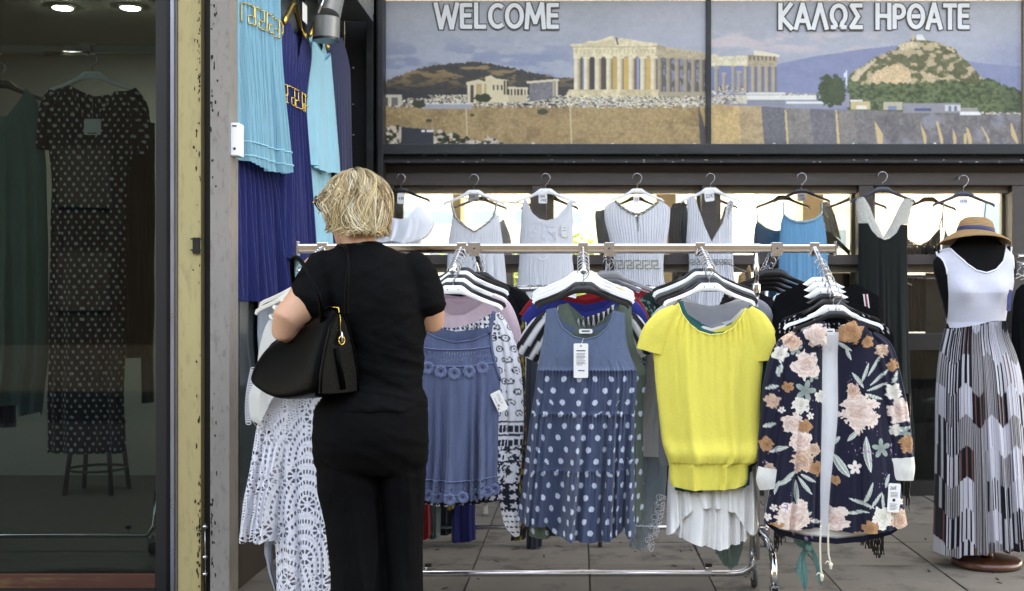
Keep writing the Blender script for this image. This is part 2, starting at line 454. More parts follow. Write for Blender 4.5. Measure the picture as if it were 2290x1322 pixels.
leafy("street_tree", "leafy green tree beyond the window behind the middle white dresses", 0.4, 38, 1.7, 1.5, tint=(128, 150, 70))
leafy("street_tree", "small green tree low beyond the window behind the left white dresses", -2.3, 33, 1.1, 1.4, tint=(120, 150, 66))
op = thing("reflection_block", "unseen dark block added behind the viewer to dim reflections in the glass", "building", (0, -27, 0))  # out of view, added to darken what the glass door reflects
MB().box(-60, 60, -32, -26, -.03, 12.0).build("wall", mat("street render", (36, 36, 36), .85, 0, var=.12, vscale=.4), op)
for k in range(-9, 10):
    for z_ in (1.0, 4.2): MB().box(k * 5 - .8, k * 5 + .8, -26, -25.93, z_, z_ + 1.8).build("window", mat("street window", (60, 62, 64), .4), op)
# supports and pillars outside
M_pillar_o = mat("beige pillar paint", (206, 190, 164), 0.8, 0, var=0.06)
M_green_col = mat("pale green concrete", (168, 192, 182), 0.8, 0, var=0.06)
sc_ = thing("street_column", "pale green column with flared head beyond the window", "column", (mx(1347, 20), 20, 0))
xg = mx(1347, 20)
MB().box(xg - .14, xg + .14, 19.85, 20.15, -.03, 2.2).build("shaft", M_green_col, sc_)
MB().loft([[(xg - w, 20 - w, z), (xg + w, 20 - w, z), (xg + w, 20 + w, z), (xg - w, 20 + w, z)] for w, z in ((.14, 2.2), (.16, 2.5), (.42, 2.85), (.45, 3.4))]).build("capital", M_green_col, sc_)
for (a, b, d, lab) in ((1468, 1512, 10.6, "square beige pillar beyond the window beside the key-patterned dress"), (1012, 1030, 9.9, "narrow beige pillar beyond the leftmost window"), (1795, 1842, 11.5, "wide cream pillar beyond the window behind the blue dress")):
    t = thing("outdoor_pillar", lab, "pillar", (mx((a + b) / 2, d), d, 0))
    MB().box(mx(a, d), mx(b, d), d, d + .35, -.03, 3.45, b=.01).build("shaft", M_pillar_o, t)
    MB().box(mx(a, d) - .03, mx(b, d) + .03, d - .03, d + .38, -.03, .16, b=.01).build("plinth", M_pillar_o, t)
aw = thing("awning", "sloping cream awning outside behind the second white dress", "awning", (mx(1130, 13), 13, 2.2))
M_awn = mat("awning canvas", (232, 220, 192), 0.9, 0, var=0.05)
a0, a1 = mx(1040, 13), mx(1200, 13)
MB().add([(a0, 13, mz(425, 13)), (a1, 13, mz(425, 13)), (a1 + .1, 12.2, mz(470, 13)), (a0, 12.2, mz(455, 13)), (a0, 13, mz(425, 13) - .02), (a1, 13, mz(425, 13) - .02), (a1 + .1, 12.2, mz(470, 13) - .02), (a0, 12.2, mz(455, 13) - .02)],
         [(0, 1, 2, 3), (4, 7, 6, 5), (0, 4, 5, 1), (1, 5, 6, 2), (2, 6, 7, 3), (3, 7, 4, 0)]).build("canvas", M_awn, aw)
MB().tube([(a0, 12.2, mz(455, 13)), (a0, 13, mz(455, 13) - .3), (a0, 13.05, -.03)], 0.025, 8).tube([(a1, 13, mz(425, 13)), (a1, 13, -.03)], 0.025, 8).build("frame", M_pillar_o, aw)

# ---------------------------------------------------------------- shopfront frame with windows
DW = 7.60
M_alu = mat("beige aluminium", (128, 120, 106), 0.45, 0.2, var=0.08, stain=(90, 84, 74), stain_amt=0.4)
M_ledge = mat("black steel ledge", (46, 50, 52), 0.42, 0.3, var=0.25, vscale=5, bump=0.15, stain=(22, 22, 22), stain_amt=0.6, stain_scale=6, stretch=(0.5, 1, 1.5))
M_glass = glass_mat("clear glass", (0.93, 0.95, 0.94))
M_glass_dark = glass_mat("tinted glass", (0.56, 0.62, 0.60), 1.32)
M_darkpanel = mat("dark brown panel", (26, 21, 19), 0.5, 0, var=0.2, vscale=4, bump=0.1)
M_black = mat("black panel", (9, 9, 10), 0.5, 0, var=0.2)
XL, XR = -1.26, 4.2
sf = thing("shopfront", "dark framed shopfront with nailed beam and bright windows behind the hanging dresses", "shopfront", (1.2, DW, 0))
def zz(py, d=DW): return mz(py, d)
MB().box(XL, XR, DW - .02, DW + .14, zz(415), zz(388), b=.004).build("beam", M_brown_frame, sf)
MB().box(XL, XR, DW + .01, DW + .13, zz(388), zz(370)).build("upper_beam", M_brown_frame, sf)
MB().box(XL, XR, DW - .16, DW + .12, zz(352), zz(329), b=.006).build("ledge", M_ledge, sf)
MB().box(XL, XR, DW - .10, DW + .12, zz(364), zz(352), b=.004).build("ledge_lip", M_ledge, sf)
MB().box(XL, XR, DW - .13, DW + .12, zz(370), zz(364), b=.003).build("drip_edge", M_black_frame, sf)
posts = [(1190, 1222), (1569, 1601), (1920, 1952), (2262, 2296), (866, 880)]
for a, b in posts:
    MB().box(mx(a, DW), mx(b, DW), DW - .012, DW + .12, 0.0, zz(388) - .001, b=.003).build("post", M_brown_frame, sf)
    MB().box(mx(a, DW) - .02, mx(b, DW) + .045, DW + .121, DW + .16, 0.0, zz(416)).build("inner_post", M_alu, sf)
spans = [(880, 1190), (1222, 1569), (1601, 1920), (1952, 2262)]
M_specks = mat("chipped paint", (196, 196, 192), 0.7)
for k, (a, b) in enumerate(spans):
    xa, xb = mx(a, DW) + .0005, mx(b, DW) - .0005
    MB().box(xa, xb, DW + .05, DW + .12, zz(431), zz(415) - .001, b=.002).build("lintel", M_alu, sf)
    MB().box(xa, xb, DW - .03, DW + .10, zz(592), zz(570), b=.003).build("mid_rail", M_brown_frame, sf)
    MB().box(xa, xb, DW + .04, DW + .12, zz(609), zz(592) - .001, b=.002).build("sash_rail", M_alu if k != 9 else M_black, sf)
    MB().box(xa, xb, DW - .03, DW + .10, zz(783), zz(746), b=.003).build("low_rail", M_darkpanel, sf)
    MB().box(xa, xb, DW + .0, DW + .10, 0.0, 0.09, b=.003).build("kick_board", M_darkpanel, sf)
    for (p0, p1, mm) in ((570, 431, M_glass), (746, 609, M_glass)):
        MB().box(xa, xb, DW + .075, DW + .079, zz(p0), zz(p1)).build("window_pane", mm, sf)
    MB().box(xa, xb, DW + .075, DW + .079, .09, zz(783)).build("window_pane", M_glass_dark, sf)
# chips of bare metal on the ledge lip
ch = MB(); rr = random.Random(3)
for k in range(46):
    x = rr.uniform(XL + .1, 3.0); w = rr.uniform(.003, .014); z = zz(rr.choice([353, 363.5, 368])); ch.box(x, x + w, DW - .164 if False else DW - .134, DW - .126, z - .002, z + .002)
ch.build("paint_chips", M_specks, sf, kind="stuff")
# dark sheets added behind the bottom panes to block outside light
ds = thing("light_block_backing", "added light-blocking cupboard behind the bottom window panes", "backing", (1.5, 8.4, 0))
MB().box(XL, XR, 8.35, 8.40, 0.0, zz(760)).build("back_board", M_darkpanel, ds)
MB().box(XL, XR, DW + .17, 8.35, zz(775), zz(760)).build("shelf_top", M_darkpanel, ds)
# black sheet behind the lower pane between blue dress and green dress
MB().box(mx(1862, 7.75), mx(1950, 7.75), DW + .165, DW + .185, zz(1000), zz(609)).build("dark_pane_sheet", M_black, sf)
MB().box(mx(2072, 7.75), mx(2262, 7.75), DW + .165, DW + .185, zz(1000), zz(609)).build("dark_pane_sheet", M_black, sf)  # black sheet stands for the dark interior behind this pane
# nails that carry the hangers
nl = []

# ---------------------------------------------------------------- sign panels
def poly_mask(X, Y, pts):
    ins = np.zeros(X.shape, bool); n = len(pts)
    x0 = min(p[0] for p in pts); x1 = max(p[0] for p in pts); y0 = min(p[1] for p in pts); y1 = max(p[1] for p in pts)
    bb = (X >= x0) & (X <= x1) & (Y >= y0) & (Y <= y1)
    if not bb.any(): return ins
    xs, ys = X[bb], Y[bb]; r = np.zeros(xs.shape, bool)
    for i in range(n):
        ax, ay = pts[i]; bx, by = pts[(i + 1) % n]
        if ay == by: continue
        c = ((ay > ys) != (by > ys)) & (xs < (bx - ax) * (ys - ay) / (by - ay) + ax); r ^= c
    ins[bb] = r
    return ins
class Paint:
    def __init__(s, X, Y): s.X, s.Y = X, Y; s.c = np.zeros(X.shape + (3,))
    def put(s, m, col, a=1.0):
        s.c[m] = s.c[m] * (1 - a) + lin(col) * a
    def mixf(s, f, col):
        f = np.clip(f, 0, 1)[..., None]; s.c = s.c * (1 - f) + lin(col) * f
    def poly(s, pts, col, a=1.0): s.put(poly_mask(s.X, s.Y, pts), col, a)
    def rect(s, x0, y0, x1, y1, col, a=1.0): s.put((s.X >= x0) & (s.X < x1) & (s.Y >= y0) & (s.Y < y1), col, a)
def column(p, xc, y0, y1, w, light, dark, shade=0.0):
    m = (abs(p.X - xc) < w / 2) & (p.Y >= y0) & (p.Y <= y1)
    t = np.clip((p.X - xc) / w + 0.5, 0, 1); f = sm(0.35, 1.0, t)[..., None]
    flute = 1 - 0.10 * (np.sin(t * 22) > 0.3)
    c = (lin(light) * (1 - f) + lin(dark) * f) * flute[..., None] * (0.85 + 0.3 * fbm(p.X / 5, p.Y / 9, 2))[..., None]
    p.c[m] = c[m]
    p.rect(xc - w * .62, y0 - 3, xc + w * .62, y0 + 1.5, light)

def stone(p, m, base, dark, lightc, sc=4.0, k=0):
    n = fbm(p.X / sc, p.Y / sc, k); n2 = fbm(p.X / (sc * 7), p.Y / (sc * 5), k + 2); n3 = vnoise(p.X / 1.6, p.Y / 1.3, k + 3)
    n4 = fbm(p.X / 2.6, p.Y / 2.2, k + 1, 3); c = lin(base) * (0.45 + 0.6 * n + .5 * n4)[..., None]
    c = c * (1 - sm(.55, .7, n2) * .35)[..., None] + lin(dark) * (sm(.55, .7, n2) * .35)[..., None]
    f = (sm(.80, .9, n3) * .5)[..., None]; c = c * (1 - f) + lin(lightc) * f
    f = (sm(.86, .93, vnoise(p.X / 1.9 + 50, p.Y / 1.5, k + 5)) * .6)[..., None]; c = c * (1 - f) + lin(dark) * f
    p.c[m] = c[m]
def rubble(p, x0, x1, yt, yb, seed):
    r = random.Random(seed)
    for k in range(int((x1 - x0) * (yb - yt) / 9)):
        x = r.uniform(x0, x1); y = yt + (yb - yt) * r.random(); w = r.uniform(1.5, 6); h = r.uniform(1, 3)
        c = r.choice([(226, 214, 192), (198, 184, 160), (240, 232, 214), (120, 108, 96), (92, 84, 76), (210, 196, 170)])
        p.rect(x, y, x + w, y + h, c)
def sky_paint(p, dark_left):
    X, Y = p.X, p.Y
    t = np.clip(Y / 200, 0, 1)[..., None]
    p.c[:] = lin((176, 177, 181)) * (1 - t) + lin((166, 171, 187)) * t
    p.mixf(sm(30, 0, Y) * .2, (110, 112, 118))  # shadow along the sign's top edge, painted into the print
    n = fbm(X / 120, Y / 45, 1); p.mixf(sm(.45, .7, n) * .35, (190, 190, 200))
    return p

def soften(c, X, Y):
    """print softness and grain"""
    for _ in range(1):
        d = c.copy(); d[1:-1, 1:-1] = (c[1:-1, 1:-1] * 2 + c[:-2, 1:-1] + c[2:, 1:-1] + c[1:-1, :-2] + c[1:-1, 2:]) / 6; c = d
    g = fbm(X / 2.3, Y / 2.1, 5, 3) - .5; g2 = fbm(X / 11, Y / 9, 6, 3) - .5
    return np.clip(c * (1 + .16 * g + .14 * g2)[..., None], 0, 1)
def paint_left(X, Y):
    p = Paint(X, Y); sky_paint(p, 1)
    n = fbm(X / 60, Y / 18, 3)
    p.mixf(sm(60, 130, Y) * sm(.42, .62, n) * sm(1420, 1200, X) * .6, (122, 134, 166))
    p.mixf(sm(1300, 1570, X) * sm(200, 30, Y) * .45, (186, 184, 192))
    # wooded hill
    top = [(858, 186), (872, 176), (900, 168), (940, 152), (975, 146), (1010, 142), (1060, 139), (1100, 142), (1150, 153), (1200, 165), (1250, 173), (1290, 175)]
    jag = np.interp(X, [a for a, b in top], [b for a, b in top]) + (vnoise(X / 4, X * 0, 1) - .5) * 5
    hill = (Y > jag) & (X < 1300)
    stone(p, hill, (66, 64, 62), (40, 42, 44), (120, 104, 80), 8, 2)
    f = sm(.56, .68, fbm(X / 30, Y / 8, 4)) * sm(215, 150, Y); fm = np.where(hill, f, 0); p.mixf(fm * .8, (168, 138, 98))
    p.mixf(np.where(hill, sm(200, 150, Y) * sm(990, 860, X) * .6, 0), (160, 130, 92))
    p.mixf(np.where(hill, sm(185, 225, Y) * .55, 0), (52, 56, 66))
    # wall of the rock
    wall = Y > 236 + 3 * (vnoise(X / 14, X * 0, 2) - .5)
    stone(p, wall, (176, 146, 104), (104, 78, 52), (222, 198, 160), 5, 1)
    p.mixf(np.where(wall, sm(1130, 1250, X) * sm(1300, 1190, X) * .3, 0), (150, 108, 70))
    for xj in (1042, 1275): p.mixf(np.where(wall, np.exp(-((X - xj - (Y - 240) * .04) / 1.3) ** 2) * .8, 0), (232, 214, 180))
    p.poly([(1561, 236), (1578, 290), (1578, 328), (1566, 328)], (92, 86, 88)); p.poly([(1565, 236), (1572, 236), (1578, 262), (1578, 290)], (206, 170, 116))
    rubble(p, 858, 1580, 219, 240, 2); rubble(p, 960, 1560, 212, 232, 5)
    # rocks and scrub in the corner
    c = (Y > 282 + (X - 858) * .12 + (vnoise(X / 9, X * 0, 5) - .5) * 16) & (X < 1125)
    cell = fbm(X / 7, Y / 6, 6, 2)
    p.put(c, (74, 74, 52)); p.put(c & (cell > .52), (190, 168, 150)); p.put(c & (cell > .60), (214, 196, 178)); p.put(c & (cell < .36), (44, 46, 34))
    for (x, y, r) in ((1056, 258, 6), (1212, 250, 12), (960, 270, 7), (935, 232, 13)):
        p.put(((X - x) / r) ** 2 + ((Y - y) / (r * .6)) ** 2 + (vnoise(X / 3, Y / 3, 4) - .5) < 1, (70, 76, 54))
    # little white ruin and sheds on the left
    p.rect(858, 212, 898, 236, (206, 196, 178)); p.rect(862, 218, 868, 236, (88, 84, 84)); p.rect(876, 218, 890, 236, (120, 112, 104))
    p.rect(948, 230, 1056, 244, (170, 168, 172)); p.rect(948, 230, 1056, 233, (222, 218, 208)); rubble(p, 958, 1048, 212, 230, 8)
    p.put(((X - 938) / 14) ** 2 + ((Y - 234) / 8) ** 2 < 1, (62, 70, 52))
    # small temple with the porch
    p.poly([(1184, 186), (1248, 182), (1248, 218), (1184, 228)], (122, 120, 124)); stone(p, poly_mask(X, Y, [(1184, 188), (1244, 184), (1244, 217), (1184, 227)]), (124, 120, 122), (96, 94, 98), (150, 146, 144), 6, 3)
    p.poly([(1178, 182), (1250, 176), (1250, 181), (1178, 187)], (222, 206, 176)); p.rect(1236, 180, 1240, 216, (190, 172, 142)); p.rect(1243, 180, 1247, 216, (214, 198, 168))
    p.poly([(1085, 172), (1098, 169), (1110, 176), (1137, 179), (1137, 229), (1085, 229)], (226, 208, 172))
    for x in (1102, 1111, 1120): p.rect(x, 190, x + 4, 202, (70, 62, 56))
    p.poly([(1043, 184), (1070, 178), (1088, 184), (1088, 190), (1043, 190)], (224, 206, 172)); p.rect(1062, 188, 1088, 229, (196, 166, 120)); p.rect(1044, 190, 1062, 229, (84, 74, 66))
    for x in (1046, 1059, 1077): p.rect(x, 188, x + 6, 229, (228, 212, 180))
    p.rect(1127, 180, 1137, 212, (60, 54, 50)); p.rect(1130, 180, 1133, 212, (210, 194, 162))
    p.poly([(1136, 194), (1181, 196), (1181, 200), (1136, 199)], (222, 206, 176)); p.rect(1137, 200, 1180, 214, (74, 64, 56)); p.rect(1137, 213, 1180, 228, (206, 188, 156))
    for x in (1139, 1146, 1153, 1161, 1169, 1176): p.rect(x, 199, x + 3.4, 214, (222, 206, 176))
    p.put(((X - 1080) / 18) ** 2 + ((Y - 219) / 9) ** 2 + (vnoise(X / 4, Y / 4, 3) - .5) < 1, (58, 64, 46))
    # great temple: front
    p.rect(1284, 126, 1470, 202, (92, 82, 78))
    for (a, b, c_) in ((1302, 1308, (120, 130, 158)), (1370, 1382, (206, 168, 102)), (1395, 1407, (214, 176, 108)), (1443, 1455, (210, 172, 108)), (1318, 1330, (70, 64, 66)), (1345, 1356, (88, 76, 70)), (1420, 1432, (120, 108, 100)), (1424, 1429, (150, 160, 190))): p.rect(a, 128, b, 200, c_)
    for k, x in enumerate((1476, 1495.5, 1515, 1533.6, 1551, 1568.5)):
        pass
    side = poly_mask(X, Y, [(1467, 126), (1580, 134), (1580, 212), (1467, 214)])
    p.put(side, (104, 98, 98)); p.put(side & (fbm(X / 5, Y / 9, 2) > .56), (140, 142, 156))
    for x in (1476, 1495.5, 1515, 1533.6, 1551, 1568.5): column(p, x, 128 + (x - 1476) * .06, 210, 11.5, (176, 160, 138), (112, 100, 92))
    ent2 = poly_mask(X, Y, [(1466, 98), (1490, 106), (1580, 118), (1580, 134), (1466, 128)]); stone(p, ent2, (190, 170, 140), (130, 114, 96), (220, 204, 176), 6, 2)
    for x in range(1490, 1578, 7): p.rect(x, 104 + (x - 1470) * .12, x + 4, 109 + (x - 1470) * .12, (206, 188, 156))
    for x in (1290.5, 1312, 1337, 1362, 1387, 1412.5, 1438, 1461.6): column(p, x, 129, 200, 13.5, (238, 222, 190), (176, 150, 116))
    ent = poly_mask(X, Y, [(1281, 104), (1468, 104), (1468, 127), (1283, 127)]); stone(p, ent, (232, 214, 178), (186, 160, 122), (246, 236, 212), 6, 4)
    for x in range(1287, 1466, 9): p.rect(x, 111, x + 3, 119, (206, 184, 146), .7)
    ped = poly_mask(X, Y, [(1274, 99), (1300, 97), (1318, 91), (1332, 92), (1373, 79), (1378, 95), (1386, 84), (1410, 88), (1440, 94), (1470, 97), (1470, 105), (1276, 105)]); stone(p, ped, (234, 216, 180), (190, 164, 126), (248, 240, 218), 7, 5)
    p.poly([(1300, 103), (1374, 88), (1376, 103)], (214, 194, 156), .7); p.poly([(1376, 84), (1380, 84), (1384, 100), (1380, 100)], (110, 98, 88)); p.rect(1274, 104, 1470, 106, (170, 148, 112))
    base = poly_mask(X, Y, [(1272, 200), (1474, 200), (1476, 222), (1262, 222)]); stone(p, base, (226, 206, 168), (176, 150, 112), (244, 234, 210), 5, 6)
    p.poly([(1472, 206), (1580, 206), (1580, 216), (1472, 220)], (176, 160, 136))
    rubble(p, 1262, 1580, 214, 236, 9); rubble(p, 1262, 1580, 217, 234, 12)
    p.mixf(sm(1460, 1300, X) * 0, (0, 0, 0))
    # dark stuck-on plate in the corner
    p.poly([(898, 284), (969, 290), (969, 328), (896, 328)], (56, 58, 64)); p.rect(943, 290, 950, 295, (225, 225, 228)); p.rect(954, 291, 970, 296, (225, 225, 228))
    return soften(p.c, X, Y)
def zp(pts): return [(1560 + a / 3.137, b / 3.137) for a, b in pts]
def paint_right(X, Y):
    p = Paint(X, Y); sky_paint(p, 0)
    p.mixf(sm(150, 60, Y) * sm(1900, 1600, X) * .35, (176, 176, 184))
    n = fbm(X / 50, Y / 16, 5); p.mixf(sm(60, 85, Y) * sm(130, 100, Y) * sm(.4, .62, n) * sm(2030, 1900, X) * .75, (214, 196, 196))
    p.mixf(sm(50, 130, Y) * sm(2150, 2260, X) * .4, (118, 126, 166))
    mt = [(1590, 152), (1738, 143), (1783, 134), (1831, 124), (1879, 118), (1927, 110), (1960, 107), (2006, 102), (2060, 110), (2180, 140), (2290, 150)]
    mm = Y > np.interp(X, [a for a, b in mt], [b for a, b in mt]); p.put(mm, (128, 136, 166)); p.mixf(np.where(mm, fbm(X / 40, Y / 12, 1) * .5, 0), (154, 158, 182))
    # rocky hill with the chapel
    hp = zp([(1055, 560), (1070, 520), (1110, 490), (1180, 450), (1240, 405), (1310, 372), (1390, 345), (1420, 310), (1480, 292), (1510, 268), (1540, 265), (1580, 278), (1640, 290), (1690, 300), (1760, 325), (1810, 350), (1830, 385), (1890, 430), (1930, 470), (1970, 520), (2010, 560), (2010, 700), (1055, 700)])
    hm = poly_mask(X, Y + (vnoise(X / 3, X * 0, 1) - .5) * 3, hp)
    stone(p, hm, (104, 104, 74), (66, 72, 50), (160, 146, 110), 6, 3)
    p.mixf(np.where(hm, sm(.5, .6, fbm(X / 14 + 5, Y / 9, 2)) * .85, 0), (206, 182, 148))
    for q, c_ in ((zp([(1205, 560), (1250, 495), (1330, 465), (1400, 455), (1480, 480), (1500, 560), (1440, 595), (1230, 595)]), (222, 190, 150)), (zp([(1070, 560), (1130, 490), (1240, 415), (1260, 420), (1160, 520), (1120, 570)]), (212, 190, 158)), (zp([(1400, 330), (1490, 290), (1540, 300), (1560, 340), (1450, 350)]), (220, 200, 166)), (zp([(1600, 310), (1680, 305), (1700, 335), (1610, 335)]), (206, 186, 148)), (zp([(1560, 500), (1640, 520), (1760, 560), (1590, 570)]), (206, 184, 150)), (zp([(1740, 325), (1808, 352), (1800, 372), (1750, 345)]), (208, 186, 146))):
        m = poly_mask(X, Y + (vnoise(X / 4, Y / 4, 2) - .5) * 6, q); stone(p, m, c_, (150, 120, 86), (240, 222, 190), 5, 1)
    p.poly(zp([(1502, 285), (1505, 235), (1515, 232), (1522, 285)]), (214, 186, 150)); p.poly(zp([(1530, 270), (1540, 245), (1575, 243), (1600, 285), (1540, 285)]), (232, 228, 222))
    # forest belt
    gt = [(1897, 182), (1930, 188), (1990, 186), (2060, 184), (2120, 180), (2180, 186), (2205, 175), (2225, 180), (2250, 192), (2290, 202)]
    gm = (Y > np.interp(X, [a for a, b in gt], [b for a, b in gt]) + (vnoise(X / 5, X * 0, 4) - .5) * 8) & (X > 1895)
    stone(p, gm, (92, 106, 72), (52, 66, 46), (128, 138, 96), 7, 5); cl_ = fbm(X / 6, Y / 5, 1, 2); p.mixf(np.where(gm, sm(.56, .64, cl_) * .6, 0), (120, 128, 92)); p.mixf(np.where(gm, sm(.42, .34, cl_) * .6, 0), (44, 54, 44)); p.mixf(np.where(gm, sm(2200, 2285, X) * .5, 0), (54, 66, 54))
    p.rect(1690, 208, 1900, 240, (150, 150, 165)); rubble(p, 1740, 1830, 208, 216, 3)
    # wall with buttresses
    tp = [(1590, 233), (1705, 238), (1790, 243), (1900, 246), (2100, 252), (2290, 252)]
    wall = Y > np.interp(X, [a for a, b in tp], [b for a, b in tp])
    stone(p, wall, (126, 120, 118), (92, 88, 92), (168, 160, 152), 5, 2)
    def sec(pts, base, dk, lt, k): stone(p, poly_mask(X, Y, zp(pts)) & wall, base, dk, lt, 4, k)
    sec([(90, 725), (290, 735), (310, 1040), (90, 1040)], (206, 172, 122), (150, 120, 84), (232, 206, 164), 1)
    sec([(290, 735), (445, 740), (470, 1040), (310, 1040)], (188, 160, 124), (140, 116, 90), (220, 196, 160), 2)
    sec([(445, 740), (605, 750), (625, 1040), (470, 1040)], (112, 110, 114), (86, 86, 92), (146, 142, 140), 3)
    sec([(620, 750), (785, 765), (820, 1040), (640, 1040)], (140, 132, 126), (104, 98, 98), (178, 168, 156), 4)
    sec([(790, 765), (955, 775), (985, 1040), (820, 1040)], (118, 114, 118), (88, 88, 92), (150, 146, 144), 5)
    sec([(970, 775), (1090, 775), (1130, 1040), (1000, 1040)], (138, 130, 124), (100, 96, 96), (172, 162, 152), 6)
    p.mixf(np.where(wall, sm(.45, .65, fbm(X / 24, Y / 30, 6)) * sm(1935, 1990, X) * .5, 0), (160, 158, 170)); p.mixf(np.where(wall, sm(.5, .7, fbm(X / 20 + 9, Y / 22, 3)) * sm(1935, 1990, X) * .45, 0), (78, 78, 92))
    for pts in ([(610, 770), (622, 770), (640, 1030), (626, 1030)], [(966, 770), (976, 770), (1000, 1030), (980, 1030)], [(1240, 845), (1300, 940), (1300, 1035), (1266, 1035)], [(1562, 860), (1605, 950), (1610, 1035), (1596, 1035)], [(1672, 845), (1690, 860), (1725, 980), (1725, 1030), (1712, 1030)], [(1790, 900), (1815, 960), (1815, 1035), (1798, 1035)], [(1868, 940), (1888, 935), (1888, 1035), (1870, 1035)], [(1882, 890), (1900, 900), (1925, 970), (1925, 1035), (1908, 1035)], [(1988, 885), (2005, 900), (2050, 980), (2045, 1030), (2025, 960)], [(2195, 865), (2205, 865), (2250, 990), (2245, 1020), (2200, 950)]):
        p.poly(zp(pts), (214, 184, 138))
    p.poly(zp([(0, 720), (40, 720), (52, 1040), (30, 1040)]), (96, 88, 86))
    # sheds along the wall head
    for (a, b, c, d, cc) in ((245, 670, 345, 730, (214, 206, 186)), (345, 685, 610, 745, (140, 142, 152)), (345, 668, 830, 700, (228, 224, 214)), (615, 720, 925, 760, (150, 152, 164)), (620, 712, 925, 728, (226, 224, 220)), (1070, 700, 1160, 712, (226, 222, 214)), (1072, 712, 1210, 768, (206, 182, 138)), (1115, 740, 1185, 768, (232, 224, 208)), (1305, 715, 1437, 772, (190, 180, 160)), (1335, 745, 1395, 772, (130, 140, 168)), (1440, 725, 1845, 790, (150, 148, 152)), (1520, 760, 1640, 780, (84, 96, 132)), (1735, 735, 1845, 780, (206, 206, 206)), (1760, 745, 1780, 778, (110, 120, 140)), (1800, 745, 1820, 778, (110, 120, 140)), (1845, 755, 1965, 790, (160, 154, 150)), (1840, 785, 1985, 806, (232, 230, 226)), (340, 648, 615, 664, (224, 218, 204))):
        p.rect(1560 + a / 3.137, b / 3.137, 1560 + c / 3.137, d / 3.137, cc)
    rubble(p, 2190, 2290, 250, 256, 4)
    # dark tree and flag
    tm = (((X - 1861) / 33) ** 2 + ((Y - 203) / 37) ** 2 + (fbm(X / 7, Y / 7, 3) - .5) * 1.3 < 1); stone(p, tm, (72, 84, 58), (42, 52, 40), (104, 112, 80), 4, 4)
    p.rect(1892, 158, 1894, 192, (232, 232, 236)); p.poly([(1886, 166), (1893, 160), (1893, 172), (1888, 174)], (220, 226, 236))
    # far half of the great temple
    p.rect(1590, 146, 1740, 206, (126, 134, 166)); rubble(p, 1592, 1670, 190, 206, 6)
    for x, w, y0 in ((1602, 10, 152), (1619, 9, 166), (1640, 9, 148), (1653, 10, 162)): column(p, x, y0, 206, w, (176, 166, 152), (136, 126, 120))
    for x in (1668, 1685, 1701, 1716, 1731): column(p, x, 147, 206, 11, (186, 170, 146), (116, 102, 92))
    m = poly_mask(X, Y, [(1590, 122), (1604, 120), (1606, 127), (1672, 124), (1672, 147), (1590, 148)]); stone(p, m, (224, 210, 180), (176, 156, 126), (244, 236, 214), 6, 3)
    m = poly_mask(X, Y, [(1672, 123), (1740, 127), (1737, 146), (1672, 147)]); stone(p, m, (176, 158, 130), (122, 106, 88), (206, 190, 160), 6, 2)
    p.poly([(1686, 113), (1700, 114), (1744, 122), (1742, 128), (1686, 123)], (232, 220, 194))
    for x in range(1676, 1738, 9): p.rect(x, 126, x + 3, 136, (118, 104, 88))
    rubble(p, 1590, 1660, 204, 232, 7); rubble(p, 1592, 1640, 214, 230, 17)
    return soften(p.c, X, Y)

M_print = printed("glossy poster print", 0.38, 0.4, bump=0.04)
M_letter = mat("lettering white", (238, 238, 238), 0.5, 0, var=0.06, vscale=2)
M_loutline = mat("lettering outline", (84, 76, 64), 0.6, 0, var=0.05)  # brown outline round the letters
M_bolt = mat("pale screw cap", (214, 214, 210), 0.4, 0.2)
def arc(cx, cy, rx, ry, a0, a1, n=18): return [(cx + rx * math.cos(math.radians(a0 + (a1 - a0) * k / n)), cy + ry * math.sin(math.radians(a0 + (a1 - a0) * k / n))) for k in range(n + 1)]
GLYPH = {   # strokes in a unit-high letter box: (width, [polylines])
 'W': (1.12, [[(.04, 1), (.30, 0), (.56, .9), (.82, 0), (1.08, 1)]]), 'E': (.56, [[(.5, .94), (.06, .94), (.06, .06), (.5, .06)], [(.06, .52), (.46, .52)]]), 'L': (.54, [[(.06, 1), (.06, .06), (.5, .06)]]),
 'C': (.70, [arc(.44, .5, .37, .44, 52, 308)]), 'O': (.84, [arc(.42, .5, .36, .44, 0, 360, 28)]), 'M': (.92, [[(.04, 0), (.13, 1), (.46, .22), (.79, 1), (.88, 0)]]),
 '\u039a': (.66, [[(.06, 0), (.06, 1)], [(.58, 1), (.10, .48), (.62, 0)]]), '\u0391': (.74, [[(.03, 0), (.37, 1), (.71, 0)], [(.17, .32), (.57, .32)]]), '\u039b': (.72, [[(.03, 0), (.36, 1), (.69, 0)]]),
 '\u03a9': (.86, [[(.06, .06), (.30, .06)] + arc(.43, .56, .34, .38, 238, -58, 22) + [(.56, .06), (.80, .06)]]), '\u03a3': (.62, [[(.56, .94), (.08, .94), (.40, .5), (.06, .06), (.58, .06)]]),
 '\u0397': (.74, [[(.06, 0), (.06, 1)], [(.66, 0), (.66, 1)], [(.06, .52), (.66, .52)]]), '\u03a1': (.60, [[(.06, 0), (.06, .94), (.28, .94)] + arc(.28, .70, .25, .24, 90, -90, 12) + [(.06, .46)]]),
 '\u0398': (.84, [arc(.42, .5, .36, .44, 0, 360, 28), [(.26, .5), (.58, .5)]]), '\u03a4': (.62, [[(.02, .94), (.60, .94)], [(.31, .94), (.31, 0)]]), '\u0395': (.56, [[(.5, .94), (.06, .94), (.06, .06), (.5, .06)], [(.06, .52), (.46, .52)]])}
